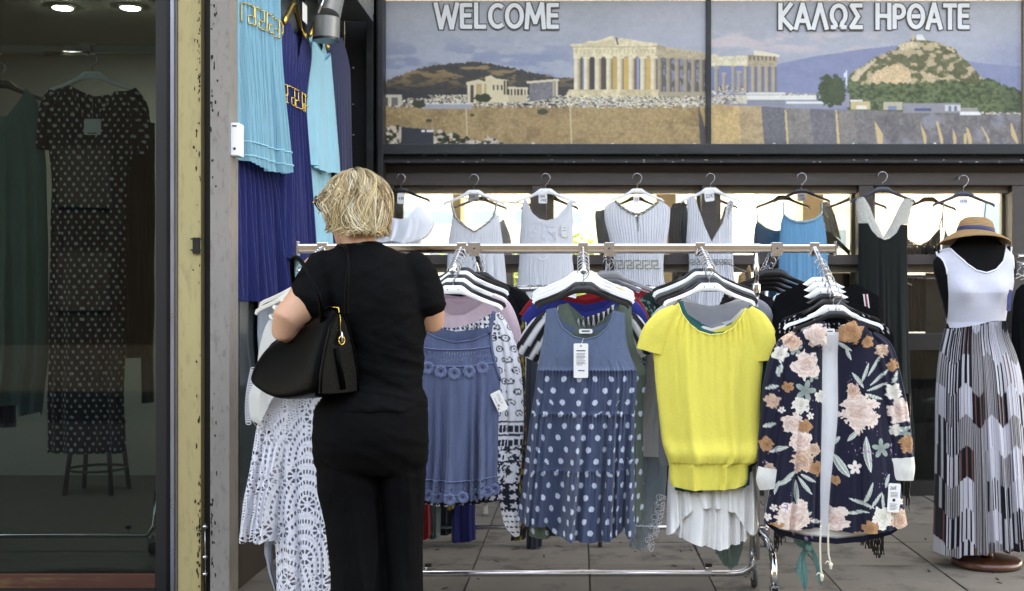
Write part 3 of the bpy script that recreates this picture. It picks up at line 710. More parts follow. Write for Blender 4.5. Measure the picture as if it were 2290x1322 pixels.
def letters(t, txt, x0, x1, z0, z1, d):
    gap = .13; tot = sum(GLYPH[c][0] for c in txt) + gap * (len(txt) - 1); kx = (x1 - x0) / tot; kz = z1 - z0
    for nm, wd, yy, m in (("lettering_outline", .0215, d - .006, M_loutline), ("lettering", .0135, d - .010, M_letter)):
        mb = MB(); x = x0; q = 0
        for c in txt:
            for pl_ in GLYPH[c][1]:
                P = [np.array([x + a * kx, z0 + b * kz]) for a, b in pl_]; ext = wd * .55
                for i in range(len(P) - 1):
                    a, b = P[i], P[i + 1]; L = np.linalg.norm(b - a); u = (b - a) / max(L, 1e-6); n = np.array([-u[1], u[0]])
                    e = ext if len(P) < 9 else ext * .35; a2, b2 = a - u * e, b + u * e; q += 1; yq = yy - .00004 * (q % 60)
                    mb.add([(p[0], yq, p[1]) for p in (a2 - n * wd, b2 - n * wd, b2 + n * wd, a2 + n * wd)], [(0, 1, 2, 3)])
            x += (GLYPH[c][0] + gap) * kx
        mb.build(nm, m, t)
DS = 7.575
def sign(px0, px1, paint, words, label, screws, nu):
    d = DS; nv = 260
    u = np.linspace(px0, px1, nu); v = np.linspace(1.0, 329.0, nv)
    X, Y = np.meshgrid(u, v); col = paint(X, Y)
    V = np.stack([mx(X, d), np.full(X.shape, d) + .004 * np.sin(X / 90) * np.sin(Y / 70), mz(Y, d)], -1).reshape(-1, 3)
    t = thing("welcome_sign", label, "sign", (mx((px0 + px1) / 2, d), d, mz(329, d)))
    MB().box(mx(px0, d), mx(px1, d), d + .012, d + .03, mz(329, d) + .0005, mz(1, d)).build("backing_board", M_black, t)
    obj_np("printed_face", V, gfaces(nv, nu), M_print, t, col=col)
    for (txt, a, b, y0, y1) in words:
        w = (b - a) / F * d; h = (y1 - y0) / F * d
        letters(t, txt, mx(a, d), mx(b, d), mz(y1, d), mz(y0, d), d)
    for (x, y) in screws:
        MB().lathe([(0.001, -.008), (.009, -.006), (.012, 0)], (mx(x, d), d - .004, mz(y, d)), 14, 'y').build("screw_cap", M_bolt, t, smooth=True)
sign(858, 1578, paint_left, [("WELCOME", 973, 1250, 9, 64)], "left sign panel with welcome in Latin letters over an ancient temple", [(1192, 323), (1370, 324), (1553, 324)], 560)
sign(1590, 2284, paint_right, [("ΚΑΛΩΣ", 1742, 1928, 10, 65), ("ΗΡΘΑΤΕ", 1959, 2167, 10, 65)], "right sign panel with a Greek greeting over a rocky hill", [(1731, 324), (1908, 324), (2090, 323)], 540)
sfm = thing("sign_frame", "black steel frame holding the two welcome sign panels", "frame", (1.2, DW, zz(329)))
MB().box(mx(1578, DS) + .001, mx(1590, DS) - .001, DS - .02, DS + .03, zz(329) + .001, zz(-30), b=.002).build("divider", M_black_frame, sfm)
MB().box(mx(2286, DS), mx(2300, DS), DS - .02, DS + .03, zz(329) + .001, zz(-30), b=.002).build("side_bar", M_alu, sfm)
MB().box(mx(843, DS), mx(857, DS), DS - .03, DS + .03, zz(329) + .001, zz(-30), b=.002).build("side_bar", M_black_frame, sfm)
MB().box(XL, XR, DS - .02, DS + .1, zz(0) + .012, 3.46).build("header", M_alu, sfm)
MB().box(mx(2301, DS), XR, DS + .0, DS + .1, zz(329) + .001, zz(-1)).build("blank_panel", M_black_frame, sfm)

# ---------------------------------------------------------------- black corner at the back left
bc = thing("corner_door", "black steel door and posts in the far left corner", "door", (-1.36, 7.45, 0))
MB().box(-1.50, -1.25, 7.62, 7.66, 0, 3.46).build("leaf", M_black, bc)
MB().box(mx(846, 7.45), mx(858, 7.45), 7.42, 7.54, 0, 3.46, b=.004).build("post", M_black_frame, bc)
MB().box(mx(820, 7.5), mx(836, 7.5), 7.48, 7.58, 0, 3.46, b=.004).build("post", M_black_frame, bc)
MB().box(mx(834, 7.47) - .006, mx(834, 7.47) + .004, 7.46, 7.475, zz(42), 3.46).build("white_strip", M_white_pl, bc)
for y in (150, 232, 300):
    MB().box(mx(788, 7.6), mx(791, 7.6), 7.60, 7.62, zz(y + 2), zz(y)).build("bolt", M_bolt, bc)

# ---------------------------------------------------------------- left shop: pillar, door, side wall, room behind the glass
M_metal_pillar = mat("grey dirty metal", (142, 136, 130), 0.5, 0.15, var=0.10, vscale=4, bump=0.12, bscale=30, stain=(70, 58, 48), stain_amt=0.38, stain_scale=26, stretch=(1.6, 1.6, 0.55))
M_cream = mat("cream painted metal", (178, 160, 112), 0.5, 0, var=0.08, vscale=3, bump=0.1, stain=(70, 56, 40), stain_amt=0.25, stain_scale=20, stretch=(2, 2, 0.5))
M_darkalu = mat("dark anodised aluminium", (22, 23, 27), 0.3, 0.5, var=0.1)
M_silver = mat("bright aluminium edge", (150, 154, 168), 0.3, 0.8, var=0.08)
pl = thing("metal_pillar", "dirty grey metal pillar between the glass door and the blue dresses", "pillar", (-1.5, 5.0, 0))
MB().box(mx(470, 4.95), mx(513, 4.95), 4.95, 5.08, -.006, 3.46, b=.003).build("casing", M_metal_pillar, pl)
sb = thing("switch_box", "small white metal box fixed to the side of the grey pillar", "box", (mx(513, 4.95), 5.0, mz(350, 5)))
MB().box(mx(513, 4.95), mx(513, 4.95) + .034, 4.965, 5.045, mz(350, 5), mz(277, 5), b=.004).build("case", M_white_pl, sb)
MB().box(mx(513, 4.95) + .008, mx(513, 4.95) + .026, 4.9635, 4.9655, mz(286, 5), mz(283, 5)).build("slot", M_inkblack, sb)
MB().lathe([(.001, -.004), (.005, -.003), (.006, 0)], (mx(513, 4.95) + .017, 4.965, mz(335, 5)), 12, 'y').build("keyhole", M_inkblack, sb)

gd = thing("glass_door", "dark glass shop door with black frame and cream jamb at the left", "door", (-2.6, 5.0, 0))
MB().box(mx(449, 5.02), mx(470, 4.95), 5.03, 5.06, -.006, 3.46).build("gap_strip", M_black, gd)
MB().box(mx(398, 4.98), mx(449, 4.98), 4.98, 5.05, -.006, 3.46, b=.003).build("jamb", M_cream, gd)
MB().box(mx(391, 4.985), mx(397, 4.985), 4.985, 5.05, -.006, 3.46, b=.002).build("channel", M_alu, gd)
MB().box(mx(381, 4.97), mx(389, 4.97), 4.97, 5.05, -.006, 3.46, b=.002).build("edge_strip", M_silver, gd)
MB().box(mx(347, 4.985), mx(372, 4.985), 4.99, 5.05, -.006, 3.46, b=.003).build("stile", M_black, gd)
MB().box(mx(372, 4.98), mx(381, 4.98), 4.98, 5.05, -.006, 3.46, b=.003).build("stile_lip", M_darkalu, gd)
MB().box(-4.6, mx(347, 4.99), 4.995, 5.045, .03, mz(1284, 5.0), b=.004).build("bottom_rail", mat("worn red rail", (72, 34, 20), 0.6, 0, var=0.15, stain=(112, 90, 52), stain_amt=0.9, stain_scale=3, stretch=(0.6, 1, 6)), gd)
MB().box(-4.6, mx(347, 4.99), 4.99, 5.05, -.006, .03).build("threshold", M_black, gd)
MB().box(-4.6, mx(347, 4.99), 5.018, 5.024, mz(1284, 5.0), 3.46).build("glass_pane", M_glass_dark, gd)
MB().box(mx(432, 4.975), mx(447, 4.975), 4.965, 4.98, mz(568, 5), mz(532, 5), b=.002).box(mx(428, 4.975), mx(452, 4.975), 4.962, 4.966, mz(537, 5), mz(534, 5)).box(mx(428, 4.975), mx(452, 4.975), 4.962, 4.966, mz(562, 5), mz(559, 5)).build("latch", M_black_pl, gd)
gm_ = MB(); r_ = random.Random(31)
for k in range(150):      # flakes of grime and rust along the jamb's and the pillar's edges
    if k % 3 == 0: bx_, yy_ = mx(472, 4.95) + r_.expovariate(1 / .010), 4.9492
    else: bx_, yy_ = mx(448, 4.98) - r_.expovariate(1 / .009), 4.9792
    z_ = r_.choice([r_.uniform(.05, 3.1), r_.gauss(2.15, .2), r_.gauss(.28, .12)]); a_ = r_.uniform(.0015, .005); b_ = r_.uniform(.003, .014)
    q_ = [(bx_ + a_ * r_.uniform(.5, 1.3) * math.cos(t_), yy_, z_ + b_ * r_.uniform(.5, 1.3) * math.sin(t_)) for t_ in np.linspace(0, 6.283, 8)[:-1]]
    gm_.add(q_, [tuple(range(7))])
gm_.build("grime_flakes", mat("grime", (44, 34, 26), .9, 0, var=.3, vscale=40), gd, kind="stuff")
cb = MB().tube([W(458, 1170, 5.0), W(459, 1225, 4.99), W(460, 1330, 4.99)], 0.003, 6)
cb.build("cable", M_steelwire, gd, smooth=True)
for y in (1178, 1246, 1284):
    MB().lathe([(.004, -.008), (.011, -.006), (.011, .006), (.004, .008)], tuple(W(459, y, 4.985)), 12).build("cable_clamp", M_steelwire, gd, smooth=True)

sw = thing("side_wall", "dark glazed side wall behind the blue dresses", "wall", (-1.53, 6.3, 0))
M_glass_side = mat("dark glazing", (58, 66, 68), 0.12, 0, var=0.3, vscale=1.2)
MB().box(-1.56, -1.50, 5.09, 7.6, 0.24, 3.46).build("glazing", M_glass_side, sw)
MB().box(-1.56, -1.462, 5.09, 7.6, 0, 0.24, b=.004).build("plinth", mat("brown plinth", (52, 42, 34), 0.6, 0, var=0.25), sw)
for y in (5.12, 6.4, 7.3): MB().box(-1.505, -1.475, y, y + .05, 0.241, 3.46, b=.003).build("mullion", M_black_frame, sw)
sl = thing("steel_shelf", "grey steel ledge high above the blue dresses", "ledge", (-1.38, 6.4, 2.98))
MB().box(-1.474, -1.27, 5.5, 7.34, 2.98, 3.12, b=.004).build("box_beam", mat("grey steel", (120, 122, 124), 0.45, 0.4, var=0.1), sl)

M_room = mat("grey room paint", (150, 152, 146), 0.85, 0, var=0.05)
M_roomfloor = mat("grey room floor", (64, 64, 60), 0.5, 0, var=0.12)
MB().box(-6.0, -1.565, 5.06, 8.5, -.02, .006).build("shop_floor", M_roomfloor, kind="structure")
MB().box(-6.0, -1.565, 8.47, 8.6, .006, 3.10).build("shop_wall_back", M_room, kind="structure")
MB().box(-6.1, -6.0, 5.06, 8.47, .006, 3.10).build("shop_wall_left", M_room, kind="structure")
MB().box(-6.0, -1.565, 5.06, 8.47, 3.04, 3.14).build("shop_ceiling", M_room, kind="structure")
M_lamp = mat("lamp glow", (208, 230, 255), 0.5, 0, emis=85.0)
for (x, y, lab) in ((140, 12, "round ceiling downlight above the teal dress, left of the two"), (292, 9, "round ceiling downlight nearer the door frame, right of the two")):
    p_ = W(x, y, 7.2)
    t = thing("ceiling_downlight", lab, "light", (p_[0], 7.2, 3.04), "downlights in the shop ceiling")
    MB().lathe([(.058, -.012), (.07, -.010), (.072, 0)], (p_[0], 7.2, 3.039), 24).build("rim", M_white_pl, t, smooth=True)
    MB().lathe([(.001, -.0145), (.054, -.014), (.056, -.0125)], (p_[0], 7.2, 3.039), 24).build("lamp", M_lamp, t, smooth=True)

# ---------------------------------------------------------------- garments
C_cotton = cloth("cotton", 0.85, 0.10, 0, 0.3)
C_crinkle = cloth("crinkled cotton", 0.85, 0.30, 0, 0.25, crease=0.75, cscale=(170, 5))
C_knit = cloth("fine knit", 0.9, 0.08, 0, 0.4, scale=(700, 500), crease=0.12)
C_sheer = cloth("sheer voile", 0.8, 0.3, 0.42, 0.15, crease=0.25)
C_linen = cloth("slub linen", 0.85, 0.16, 0, 0.5, scale=(420, 700), crease=0.42, cscale=(11, 6))
C_lace = cloth("white lace cotton", 0.85, 0.12, 0, 0.5, scale=(500, 500), crease=0.35, cscale=(60, 60))
C_black = cloth("black jersey", 0.8, 0.0, 0, 0.2, crease=0.9, cscale=(11, 9), sheen=0.0)
C_black.node_tree.nodes["Principled BSDF"].inputs["Specular IOR Level"].default_value = .07

def hermite(xs, ys):
    xs = np.array(xs, float); ys = np.array(ys, float); o = np.argsort(xs); xs, ys = xs[o], ys[o]
    if len(xs) < 3: return lambda x: np.interp(x, xs, ys)
    d = np.diff(ys) / np.maximum(np.diff(xs), 1e-9); m = np.zeros_like(ys)
    m[0], m[-1] = d[0], d[-1]
    for i in range(1, len(xs) - 1):
        m[i] = 0 if d[i - 1] * d[i] <= 0 else 2 * d[i - 1] * d[i] / (d[i - 1] + d[i])
    def f(x):
        x = np.clip(x, xs[0], xs[-1]); i = np.clip(np.searchsorted(xs, x) - 1, 0, len(xs) - 2)
        h = np.maximum(xs[i + 1] - xs[i], 1e-9); t = (x - xs[i]) / h
        return (2*t**3 - 3*t**2 + 1) * ys[i] + (t**3 - 2*t**2 + t) * h * m[i] + (-2*t**3 + 3*t**2) * ys[i+1] + (t**3 - t**2) * h * m[i+1]
    return f

def fold_fn(seed, n=6, amp=0.018, start=0.12, pw=1.1, drift=0.5, sharp=0.8):
    r = np.random.default_rng(seed); p = r.random(8) * 6.28
    def f(s, q):
        A = amp * np.clip((q - start) / (1 - start), 0, 1) ** pw
        w = s + 0.05 * np.sin(6.28 * (s * 1.3) + p[0]) + 0.03 * np.sin(6.28 * s * 2.7 + p[1]) + drift * 0.04 * np.sin(3 * q + p[2] + 4 * s)
        a = np.sin(6.28 * n * w + p[3]); a = np.sign(a) * np.abs(a) ** sharp
        b = np.sin(6.28 * n * 0.53 * w + p[4]); c = np.sin(6.28 * n * 1.9 * w + p[5]) * 0.35
        return A * (a * (0.65 + 0.35 * np.sin(6.28 * 1.7 * s + p[6])) + 0.6 * b + c)
    return f

def crumple(o, fn, dist):
    """push a cloth mesh in and out along its normals: worn folds"""
    me = o.data; n = len(me.vertices); V = np.empty(n * 3, np.float32); me.vertices.foreach_get("co", V); V = V.reshape(-1, 3).astype(float)
    Nn = np.empty(n * 3, np.float32); me.vertex_normals.foreach_get("vector", Nn); Nn = Nn.reshape(-1, 3)
    Wd = V + ORG[o.name]; V = V + Nn * (fn(Wd) * dist)[:, None]
    me.vertices.foreach_set("co", V.astype(np.float32).ravel()); me.update()
def plain(rgb, var=0.07, seed=0):
    base = lin(rgb)
    def f(px, py, a, s, q):
        return base * (1 - var + 2 * var * fbm(a * 60 + seed, py / 30, seed))[..., None]
    return f

def garment(name, label, cat, d, prof, top, hem=None, back=None, back_hem=None, T=(0.018, 0.05), folds=None, col=None, bcol=None, mat_=None, nu=70, nv=60,
            group=None, dy=0.0, holes=None, root=None, pname=("front", "back"), seed=1, waver=1.5, side=None, gather=None, xo=0.0, zo=0.0, edge=True):
    """a hanging garment from its outline in the photograph's pixels at depth d: front and back panels that bulge and fold"""
    prof = sorted(prof); py = [p[0] for p in prof]
    fl = hermite(py, [p[1] for p in prof]); fr = hermite(py, [p[2] for p in prof])
    y0 = min(p[1] for p in top); y1 = prof[-1][0]
    col = col or plain((200, 200, 205)); bcol = bcol or col; mat_ = mat_ or C_cotton
    ff = folds or fold_fn(seed)
    def s_of(p): l, r = float(fl(p[1])), float(fr(p[1])); return np.clip((p[0] - l) / (r - l), 0, 1)
    def edge_fn(pts, flat):
        if pts is None: return lambda s: np.full_like(s, flat)
        ss = np.array([s_of(p) for p in pts]); yy = np.array([p[1] for p in pts], float)
        o = np.argsort(ss, kind='stable'); ss, yy = ss[o], yy[o]
        return lambda s: np.interp(s, ss, yy)
    def samples(*lists):
        s = list(np.linspace(0, 1, nu))
        for L in lists:
            if L:
                for p in L:
                    v = float(s_of(p)); s += [max(0, v - 4e-4), min(1, v + 4e-4)]
        return np.unique(np.round(s, 5))
    if root is None:
        ctr = (mx((prof[-1][1] + prof[-1][2]) / 2, d) + xo, d + dy, mz(y1, d) + zo)
        if side: ctr = side(ctr)
        root = thing(name, label, cat, ctr, group)
    ytot = y1 - y0
    def surf(s, yp, back_=False):
        q = np.clip((yp - y0) / ytot, 0, 1)
        xl, xr = fl(yp), fr(yp)
        wv = waver * np.sin(yp / 33.0 + seed) * q
        xpx = xl + wv + (xr - xl) * s
        t = T[0] + (T[1] - T[0]) * q ** 0.8
        bul = np.sqrt(np.clip(1 - (2 * s - 1) ** 2, 0, 1))
        if back_:
            y = t * bul + ff(1 - s, q) * bul * 0.7 ; y = np.maximum(y, 0.001)
        else:
            f_ = ff(s, q)
            if gather: f_ = f_ + gather(s, q, yp)
            y = -t * bul - f_ * np.clip(bul * 2, 0, 1); y = np.minimum(y, -0.001 * (bul > 0.05))
            xpx = xpx + np.gradient(f_, axis=1) * 0 if False else xpx
        P = np.stack([mx(xpx, d) + xo, d + dy + y, mz(yp, d) + zo], -1)
        return P, xpx, q
    parts = []
    for bk in (True, False):
        tp = (back if back is not None else [(p[0], p[1]) for p in top]) if bk else top
        hm = (back_hem if back_hem is not None else hem) if bk else hem
        s = samples(tp, hm if hm is not None and len(hm) < 40 else None)
        ft = edge_fn(tp, y0); fh = edge_fn(hm, y1)
        n_u, n_v = (len(s), nv if not bk else max(12, nv // 2))
        t = np.linspace(0, 1, n_v)[:, None]; S = np.broadcast_to(s[None, :], (n_v, n_u))
        T0 = ft(s)[None, :]; T1 = np.maximum(fh(s)[None, :], T0 + 0.5)
        Yp = T0 + (T1 - T0) * t
        P, xpx, q = surf(S, Yp, bk)
        dxy = np.sqrt(np.diff(P[..., 0], axis=1) ** 2 + np.diff(P[..., 1], axis=1) ** 2)
        a = np.concatenate([np.zeros((n_v, 1)), np.cumsum(dxy, 1)], 1); a = a - a[:, n_u // 2:n_u // 2 + 1]
        c = (bcol if bk else col)(xpx, Yp, a, S, q)
        keep = None
        if holes is not None:
            h = holes(xpx, Yp, a, S, q); keep = ~(h[:-1, :-1] & h[1:, 1:] & h[1:, :-1] & h[:-1, 1:])
        V = P.reshape(-1, 3)
        if side: V = np.array(side(V.T)).T
        parts.append(obj_np(pname[1] if bk else pname[0], V, gfaces(n_v, n_u, keep), mat_, root, col=c, uv=np.stack([a, -(Yp / F * d)], -1)))
    root_info = dict(root=root, surf=surf, s_of=s_of, fl=fl, fr=fr, d=d, dy=dy, front=parts[1], back=parts[0], y0=y0, y1=y1, xo=xo, zo=zo, side=side)
    return root_info

def on_front(g, px, py, off=0.003):
    """world point on the front of garment g at picture position px, py"""
    py = np.asarray(py, float); px = np.asarray(px, float)
    l, r = g['fl'](py), g['fr'](py); s = np.clip((px - l) / (r - l), 0, 1)
    P, _, _ = g['surf'](s.reshape(1, -1), py.reshape(1, -1))
    P = P[0].copy(); P[:, 1] -= off
    if g['side']: P = np.array(g['side'](P.T)).T
    return P

def sleeve(g, path, name="sleeve", mat_=None, col=None, depth=0.35, nr=20, n=16, dyo=0.0, hole=None):
    """flattened tube along a pixel path (px,py,halfwidth) at the garment's depth"""
    d = g['d']; k = np.linspace(0, 1, len(path)); t = np.linspace(0, 1, n)
    X = hermite(k, [p[0] for p in path])(t); Y = hermite(k, [p[1] for p in path])(t); Wd = hermite(k, [p[2] for p in path])(t)
    tx = np.gradient(X); ty = np.gradient(Y); ln = np.hypot(tx, ty) + 1e-6; nx, ny = -ty / ln, tx / ln
    w = np.linspace(0, 2 * np.pi, nr + 1)
    cw, sw_ = np.cos(w)[None, :], np.sin(w)[None, :]
    PX = X[:, None] + nx[:, None] * Wd[:, None] * cw; PY = Y[:, None] + ny[:, None] * Wd[:, None] * cw
    dd = depth * Wd[:, None] / F * d * sw_ * (1 + 0.18 * np.sin(9 * w[None, :] + 5 * t[:, None]))
    P = np.stack([mx(PX, d) + g['xo'], d + g['dy'] + dyo - dd, mz(PY, d) + g['zo']], -1)
    a = np.broadcast_to((w / 6.28 * 2)[None, :] * Wd[:, None] / F * d * 2, PX.shape)
    S = np.broadcast_to(w[None, :] / 6.28, PX.shape); q = np.broadcast_to(t[:, None], PX.shape)
    c = (col or plain((200, 200, 205)))(PX, PY, a, S, q)
    keep = None
    if hole is not None:
        h = hole(PX, PY, a, S, q); keep = ~(h[:-1, :-1] & h[1:, 1:])
    V = P.reshape(-1, 3)
    if g['side']: V = np.array(g['side'](V.T)).T
    return obj_np(name, V, gfaces(n, nr + 1, keep), mat_ or C_cotton, g['root'], col=c, uv=np.stack([a, -(PY / F * d)], -1))

def trim(g, pts, r, name, m, off=0.003, flat=0.5, n=6, parent=None):
    pts = np.array(pts, float); P = on_front(g, pts[:, 0], pts[:, 1], off)
    return MB().tube(P, r, n, sx=1.0).build(name, m, parent or g['root'], smooth=True)

def tag_card(g, px, py, w, h, lines, name="hang_tag", tilt=0.0, m=None, off=0.012, ink=None, string=None, root=None, d=None, hole=True):
    """a swing tag: card, print lines, string"""
    root = root or g['root']
    if g is not None: base = on_front(g, [px], [py], off)[0]; dd = g['d']
    else: base = W(px, py, d); dd = d
    k = dd / F; c, s_ = math.cos(tilt), math.sin(tilt)
    def L(x, y): return (base[0] + (x * c - y * s_) * k, base[2] - (x * s_ + y * c) * k)
    pts = [L(-w/2+2, -h/2), L(w/2-2, -h/2), L(w/2, -h/2+2), L(w/2, h/2-2), L(w/2-2, h/2), L(-w/2+2, h/2), L(-w/2, h/2-2), L(-w/2, -h/2+2)]
    o = MB().prism_xz(pts, base[1] - .0012, base[1]).build(name, m or M_paper, root)
    for ln in lines:
        if ln[0] == 'bar':
            _, x, y, ww, hh = ln
            q = [L(x, y), L(x + ww, y), L(x + ww, y + hh), L(x, y + hh)]
            MB().prism_xz(q, base[1] - .0018, base[1] - .0014).build("print_line", ink or M_inkblack, o)
        else:
            _, txt, x, y, ww, hh = ln
            V, fs = text_mesh(txt, ww, hh, 0.01)
            V2 = np.zeros_like(V)
            for i, v in enumerate(V):
                q = L(x + v[0], y - v[2]); V2[i] = (q[0], base[1] - .0018, q[1])
            obj_np("lettering", V2, fs, ink or M_ink, o, smooth=False)
    if string is not None:
        p1 = on_front(g, [string[0]], [string[1]], .006)[0] if g is not None else W(string[0], string[1], d)
        p0 = L(0, -h / 2 + 3)
        MB().tube([p1, (p0[0], base[1] - .002, p0[1])], .0007, 4).build("string", M_paper, o)
    return o

# ---------------------------------------------------------------- hangers
def hanger(px, py, d, width_px, m, label, hook_top, group=None, name="clothes_hanger", dy=0.0, drop=0.42, hookflip=1, tilt=0.0):
    """px,py: top centre of the hanger's block; hook_top: pixel height of the hook's crown"""
    k = d / F; hw = width_px / 2
    c = W(px, py, d); c[1] += dy
    t = thing(name, label, "hanger", (c[0], c[1], mz(py + hw * drop, d)), group)
    b = 0.16 * hw
    top = [(0, 0), (b, 0), (b * 1.35, 0.03 * hw), (0.35 * hw, .135 * hw), (0.55 * hw, .23 * hw), (0.75 * hw, .31 * hw), (0.9 * hw, .36 * hw), (0.97 * hw, .40 * hw), (hw, .47 * hw)]
    bot = [(0, .17 * hw), (b, .175 * hw), (b * 1.5, .20 * hw), (0.36 * hw, .25 * hw), (0.55 * hw, .325 * hw), (0.75 * hw, .395 * hw), (0.88 * hw, .44 * hw), (0.93 * hw, .47 * hw), (0.96 * hw, .51 * hw)]
    rings = []
    seq = [(-a[0], a[1], b_[1], -b_[0]) for a, b_ in list(zip(top, bot))[::-1]] + [(a[0], a[1], b_[1], b_[0]) for a, b_ in list(zip(top, bot))[1:]]
    ct, st = math.cos(tilt), math.sin(tilt)
    def pt(x, y, z): return (c[0] + (x * ct - y * st) * k, c[1] + z, c[2] - (x * st + y * ct) * k)
    th = 0.0075
    for (xt, yt, yb, xb) in seq:
        h = (yb - yt)
        rings.append([pt(xt, yt, -th * .5), pt(xt, yt, th * .5), pt(xt * .9 + xb * .1, yt + h * .15, th), pt(xb * .9 + xt * .1, yb - h * .15, th), pt(xb, yb, th * .5), pt(xb, yb, -th * .5), pt(xb * .9 + xt * .1, yb - h * .15, -th), pt(xt * .9 + xb * .1, yt + h * .15, -th)])
    o = MB().loft(rings).build("body", m, t); smooth_by_angle(o, 50)
    # hook
    hh = (py - hook_top); r = min(hh * 0.30, 11.0 if d > 6 else 15.0)
    pts = [pt(0, 2, 0), pt(0, -hh * .28, 0)]
    cx0, cy0 = 0, -hh + r
    for i in range(11):
        a = math.radians(70 - i * 25)
        pts.append(pt(hookflip * (cx0 + r * math.cos(a)), cy0 - r * math.sin(a), 0))
    pts = pts[:2] + [pt(hookflip * r * .5, cy0 + r * 1.05, 0)] + [pt(hookflip * r * math.cos(a), cy0 - r * math.sin(a), 0) for a in np.radians(np.linspace(-35, 190, 13))]
    MB().tube(pts, 0.0021, 6).build("hook", M_steelwire, t, smooth=True)
    if m is M_white_pl or m is M_black_pl:
        for sx in (-.42, .42):
            MB().lathe([(.0005, -.001), (.0022, -.0006), (.0024, .001)], pt(sx * b * 1.6, .085 * hw, -th - .0003), 8, 'y').build("hole", M_inkblack, t)
    return t

# Greek key running along a row of cells, returned as pixel polylines
def greek_key(x0, x1, y0, y1, n, tilt=0.0):
    w = (x1 - x0) / n; h = y1 - y0; out = []
    cell = [(0, 1), (0, 0), (.78, 0), (.78, .62), (.36, .62), (.36, .36)]
    pts = []
    for k in range(n):
        base = [(0.0, 1.0), (0.0, 0.0), (0.80, 0.0), (0.80, 0.66), (0.40, 0.66), (0.40, 1.0)] if False else [(0.0, 1.0), (0.0, 0.05), (0.75, 0.0), (0.75, 0.55), (0.32, 0.55), (0.32, 1.0), (1.0, 1.0)]
        for (a, b) in base: pts.append((x0 + (k + a) * w, y0 + b * h + tilt * (k + a)))
    return pts
def dense(pts, step=3.0):
    out = []
    for (a, b) in zip(pts[:-1], pts[1:]):
        L = math.hypot(b[0] - a[0], b[1] - a[1]); n = max(1, int(L / step))
        for i in range(n): out.append((a[0] + (b[0] - a[0]) * i / n, a[1] + (b[1] - a[1]) * i / n))
    return out + [pts[-1]]

# ================================================================ dresses on the wall beam
DN = 7.46
WHITE = (238, 239, 244)
def nail(px, py):
    p = W(px, py, DN)
    MB().tube([(p[0], DW + .0, p[2]), (p[0], DN - .015, p[2])], .0035, 8).build("nail", M_steelwire, sf, smooth=True)
def pleat(seed, n=26, amp=.006, start=.0):
    f0 = fold_fn(seed, 5, .016, .2); r = np.random.default_rng(seed).random(4) * 6.28
    return lambda s, q: f0(s, q) + amp * np.sin(6.28 * n * (s + .01 * np.sin(9 * s + r[0])) + r[1]) * np.clip(q * 3, .35, 1)
GWD = "white summer dresses on the wall"
M_keygold = mat("bronze cord", (150, 138, 96), 0.5, 0.3, var=0.2, vscale=60)
M_keygrey = mat("grey cord", (120, 116, 108), 0.6, 0.1, var=0.3, vscale=80)
M_braid = mat("silver braid", (176, 178, 172), 0.45, 0.3, var=0.35, vscale=160)

def braid(g, pts, r, name, m1, m2):
    pts = np.array(dense(pts, 2.0), float)
    for ph, m in ((0, m1), (math.pi, m2)):
        P = on_front(g, pts[:, 0], pts[:, 1], .004); L = np.arange(len(P))
        P = P + np.stack([np.zeros(len(P)), .35 * r * np.cos(L * 1.1 + ph), r * .75 * np.sin(L * 1.1 + ph)], 1)
        MB().tube(P, r * .62, 6).build(name, m, g['root'], smooth=True)

# 1 ruffled white top
hanger(897, 420, DN, 130, M_black_pl, "black hanger holding the ruffled white top beside the woman's head", 389)
nail(892, 391)
g = garment("ruffle_top", "white off-shoulder top with a wide frill beside the blonde woman's head", "top", DN,
            [(455, 830, 935), (470, 828, 946), (500, 832, 946), (560, 838, 942), (650, 840, 944), (760, 836, 950)],
            [(830, 470), (845, 460), (866, 478), (880, 488), (897, 491), (914, 488), (925, 470), (932, 458), (946, 468)], col=plain(WHITE, .03), T=(.02, .07), folds=fold_fn(5, 6, .014), seed=2)
gr = garment("frill", "", "", DN, [(458, 834, 934), (475, 828, 950), (500, 824, 972), (530, 820, 966), (546, 818, 952)],
             [(834, 470), (866, 481), (882, 491), (897, 494), (912, 491), (924, 474), (934, 459)], hem=[(818, 530), (850, 545), (880, 540), (905, 546), (930, 540), (952, 530), (962, 518), (972, 502)], col=plain(WHITE, .03), T=(.035, .07), folds=fold_fn(8, 4, .007, 0.2, 1.0), root=g['root'], pname=("frill", "frill"), seed=4)
tag_card(None, 897, 444, 17, 24, [('text', "4.90", 0, 0, 12, 7)], root=g['root'], d=DN - .02, name="price_tag")

# 2 strappy dress with braided straps
hanger(1060, 425, DN, 140, M_white_pl, "white hanger holding the strappy white dress with braided neckline", 390)
nail(1056, 391)
g = garment("strap_dress", "white strappy dress with silver braided straps, second from the left on the wall", "dress", DN,
            [(478, 1014, 1114), (495, 1011, 1117), (520, 1006, 1121), (560, 1001, 1126), (620, 998, 1132), (700, 990, 1140), (860, 975, 1155)],
            [(1014, 484), (1019, 481), (1030, 497), (1045, 508), (1062, 518), (1078, 508), (1095, 495), (1106, 480), (1114, 482)], col=plain(WHITE, .03), mat_=C_crinkle, T=(.02, .08), folds=fold_fn(11, 8, .016), seed=3, group=GWD)
for pts in ([(1009, 452), (1012, 468), (1018, 482)], [(1111, 452), (1108, 468), (1104, 482)]):
    P = [W(x, y, DN - .012) for x, y in dense(pts, 2)]
    for ph in (0, 3.14):
        MB().tube([p + np.array([.004 * math.sin(i * 1.1 + ph), .002 * math.cos(i * 1.1 + ph), 0]) for i, p in enumerate(P)], .0045, 6).build("strap", M_braid, g['root'], smooth=True)
braid(g, [(1016, 482), (1030, 498), (1045, 509), (1062, 519), (1078, 509), (1095, 496), (1107, 481)], .006, "braid", M_braid, M_keygrey)
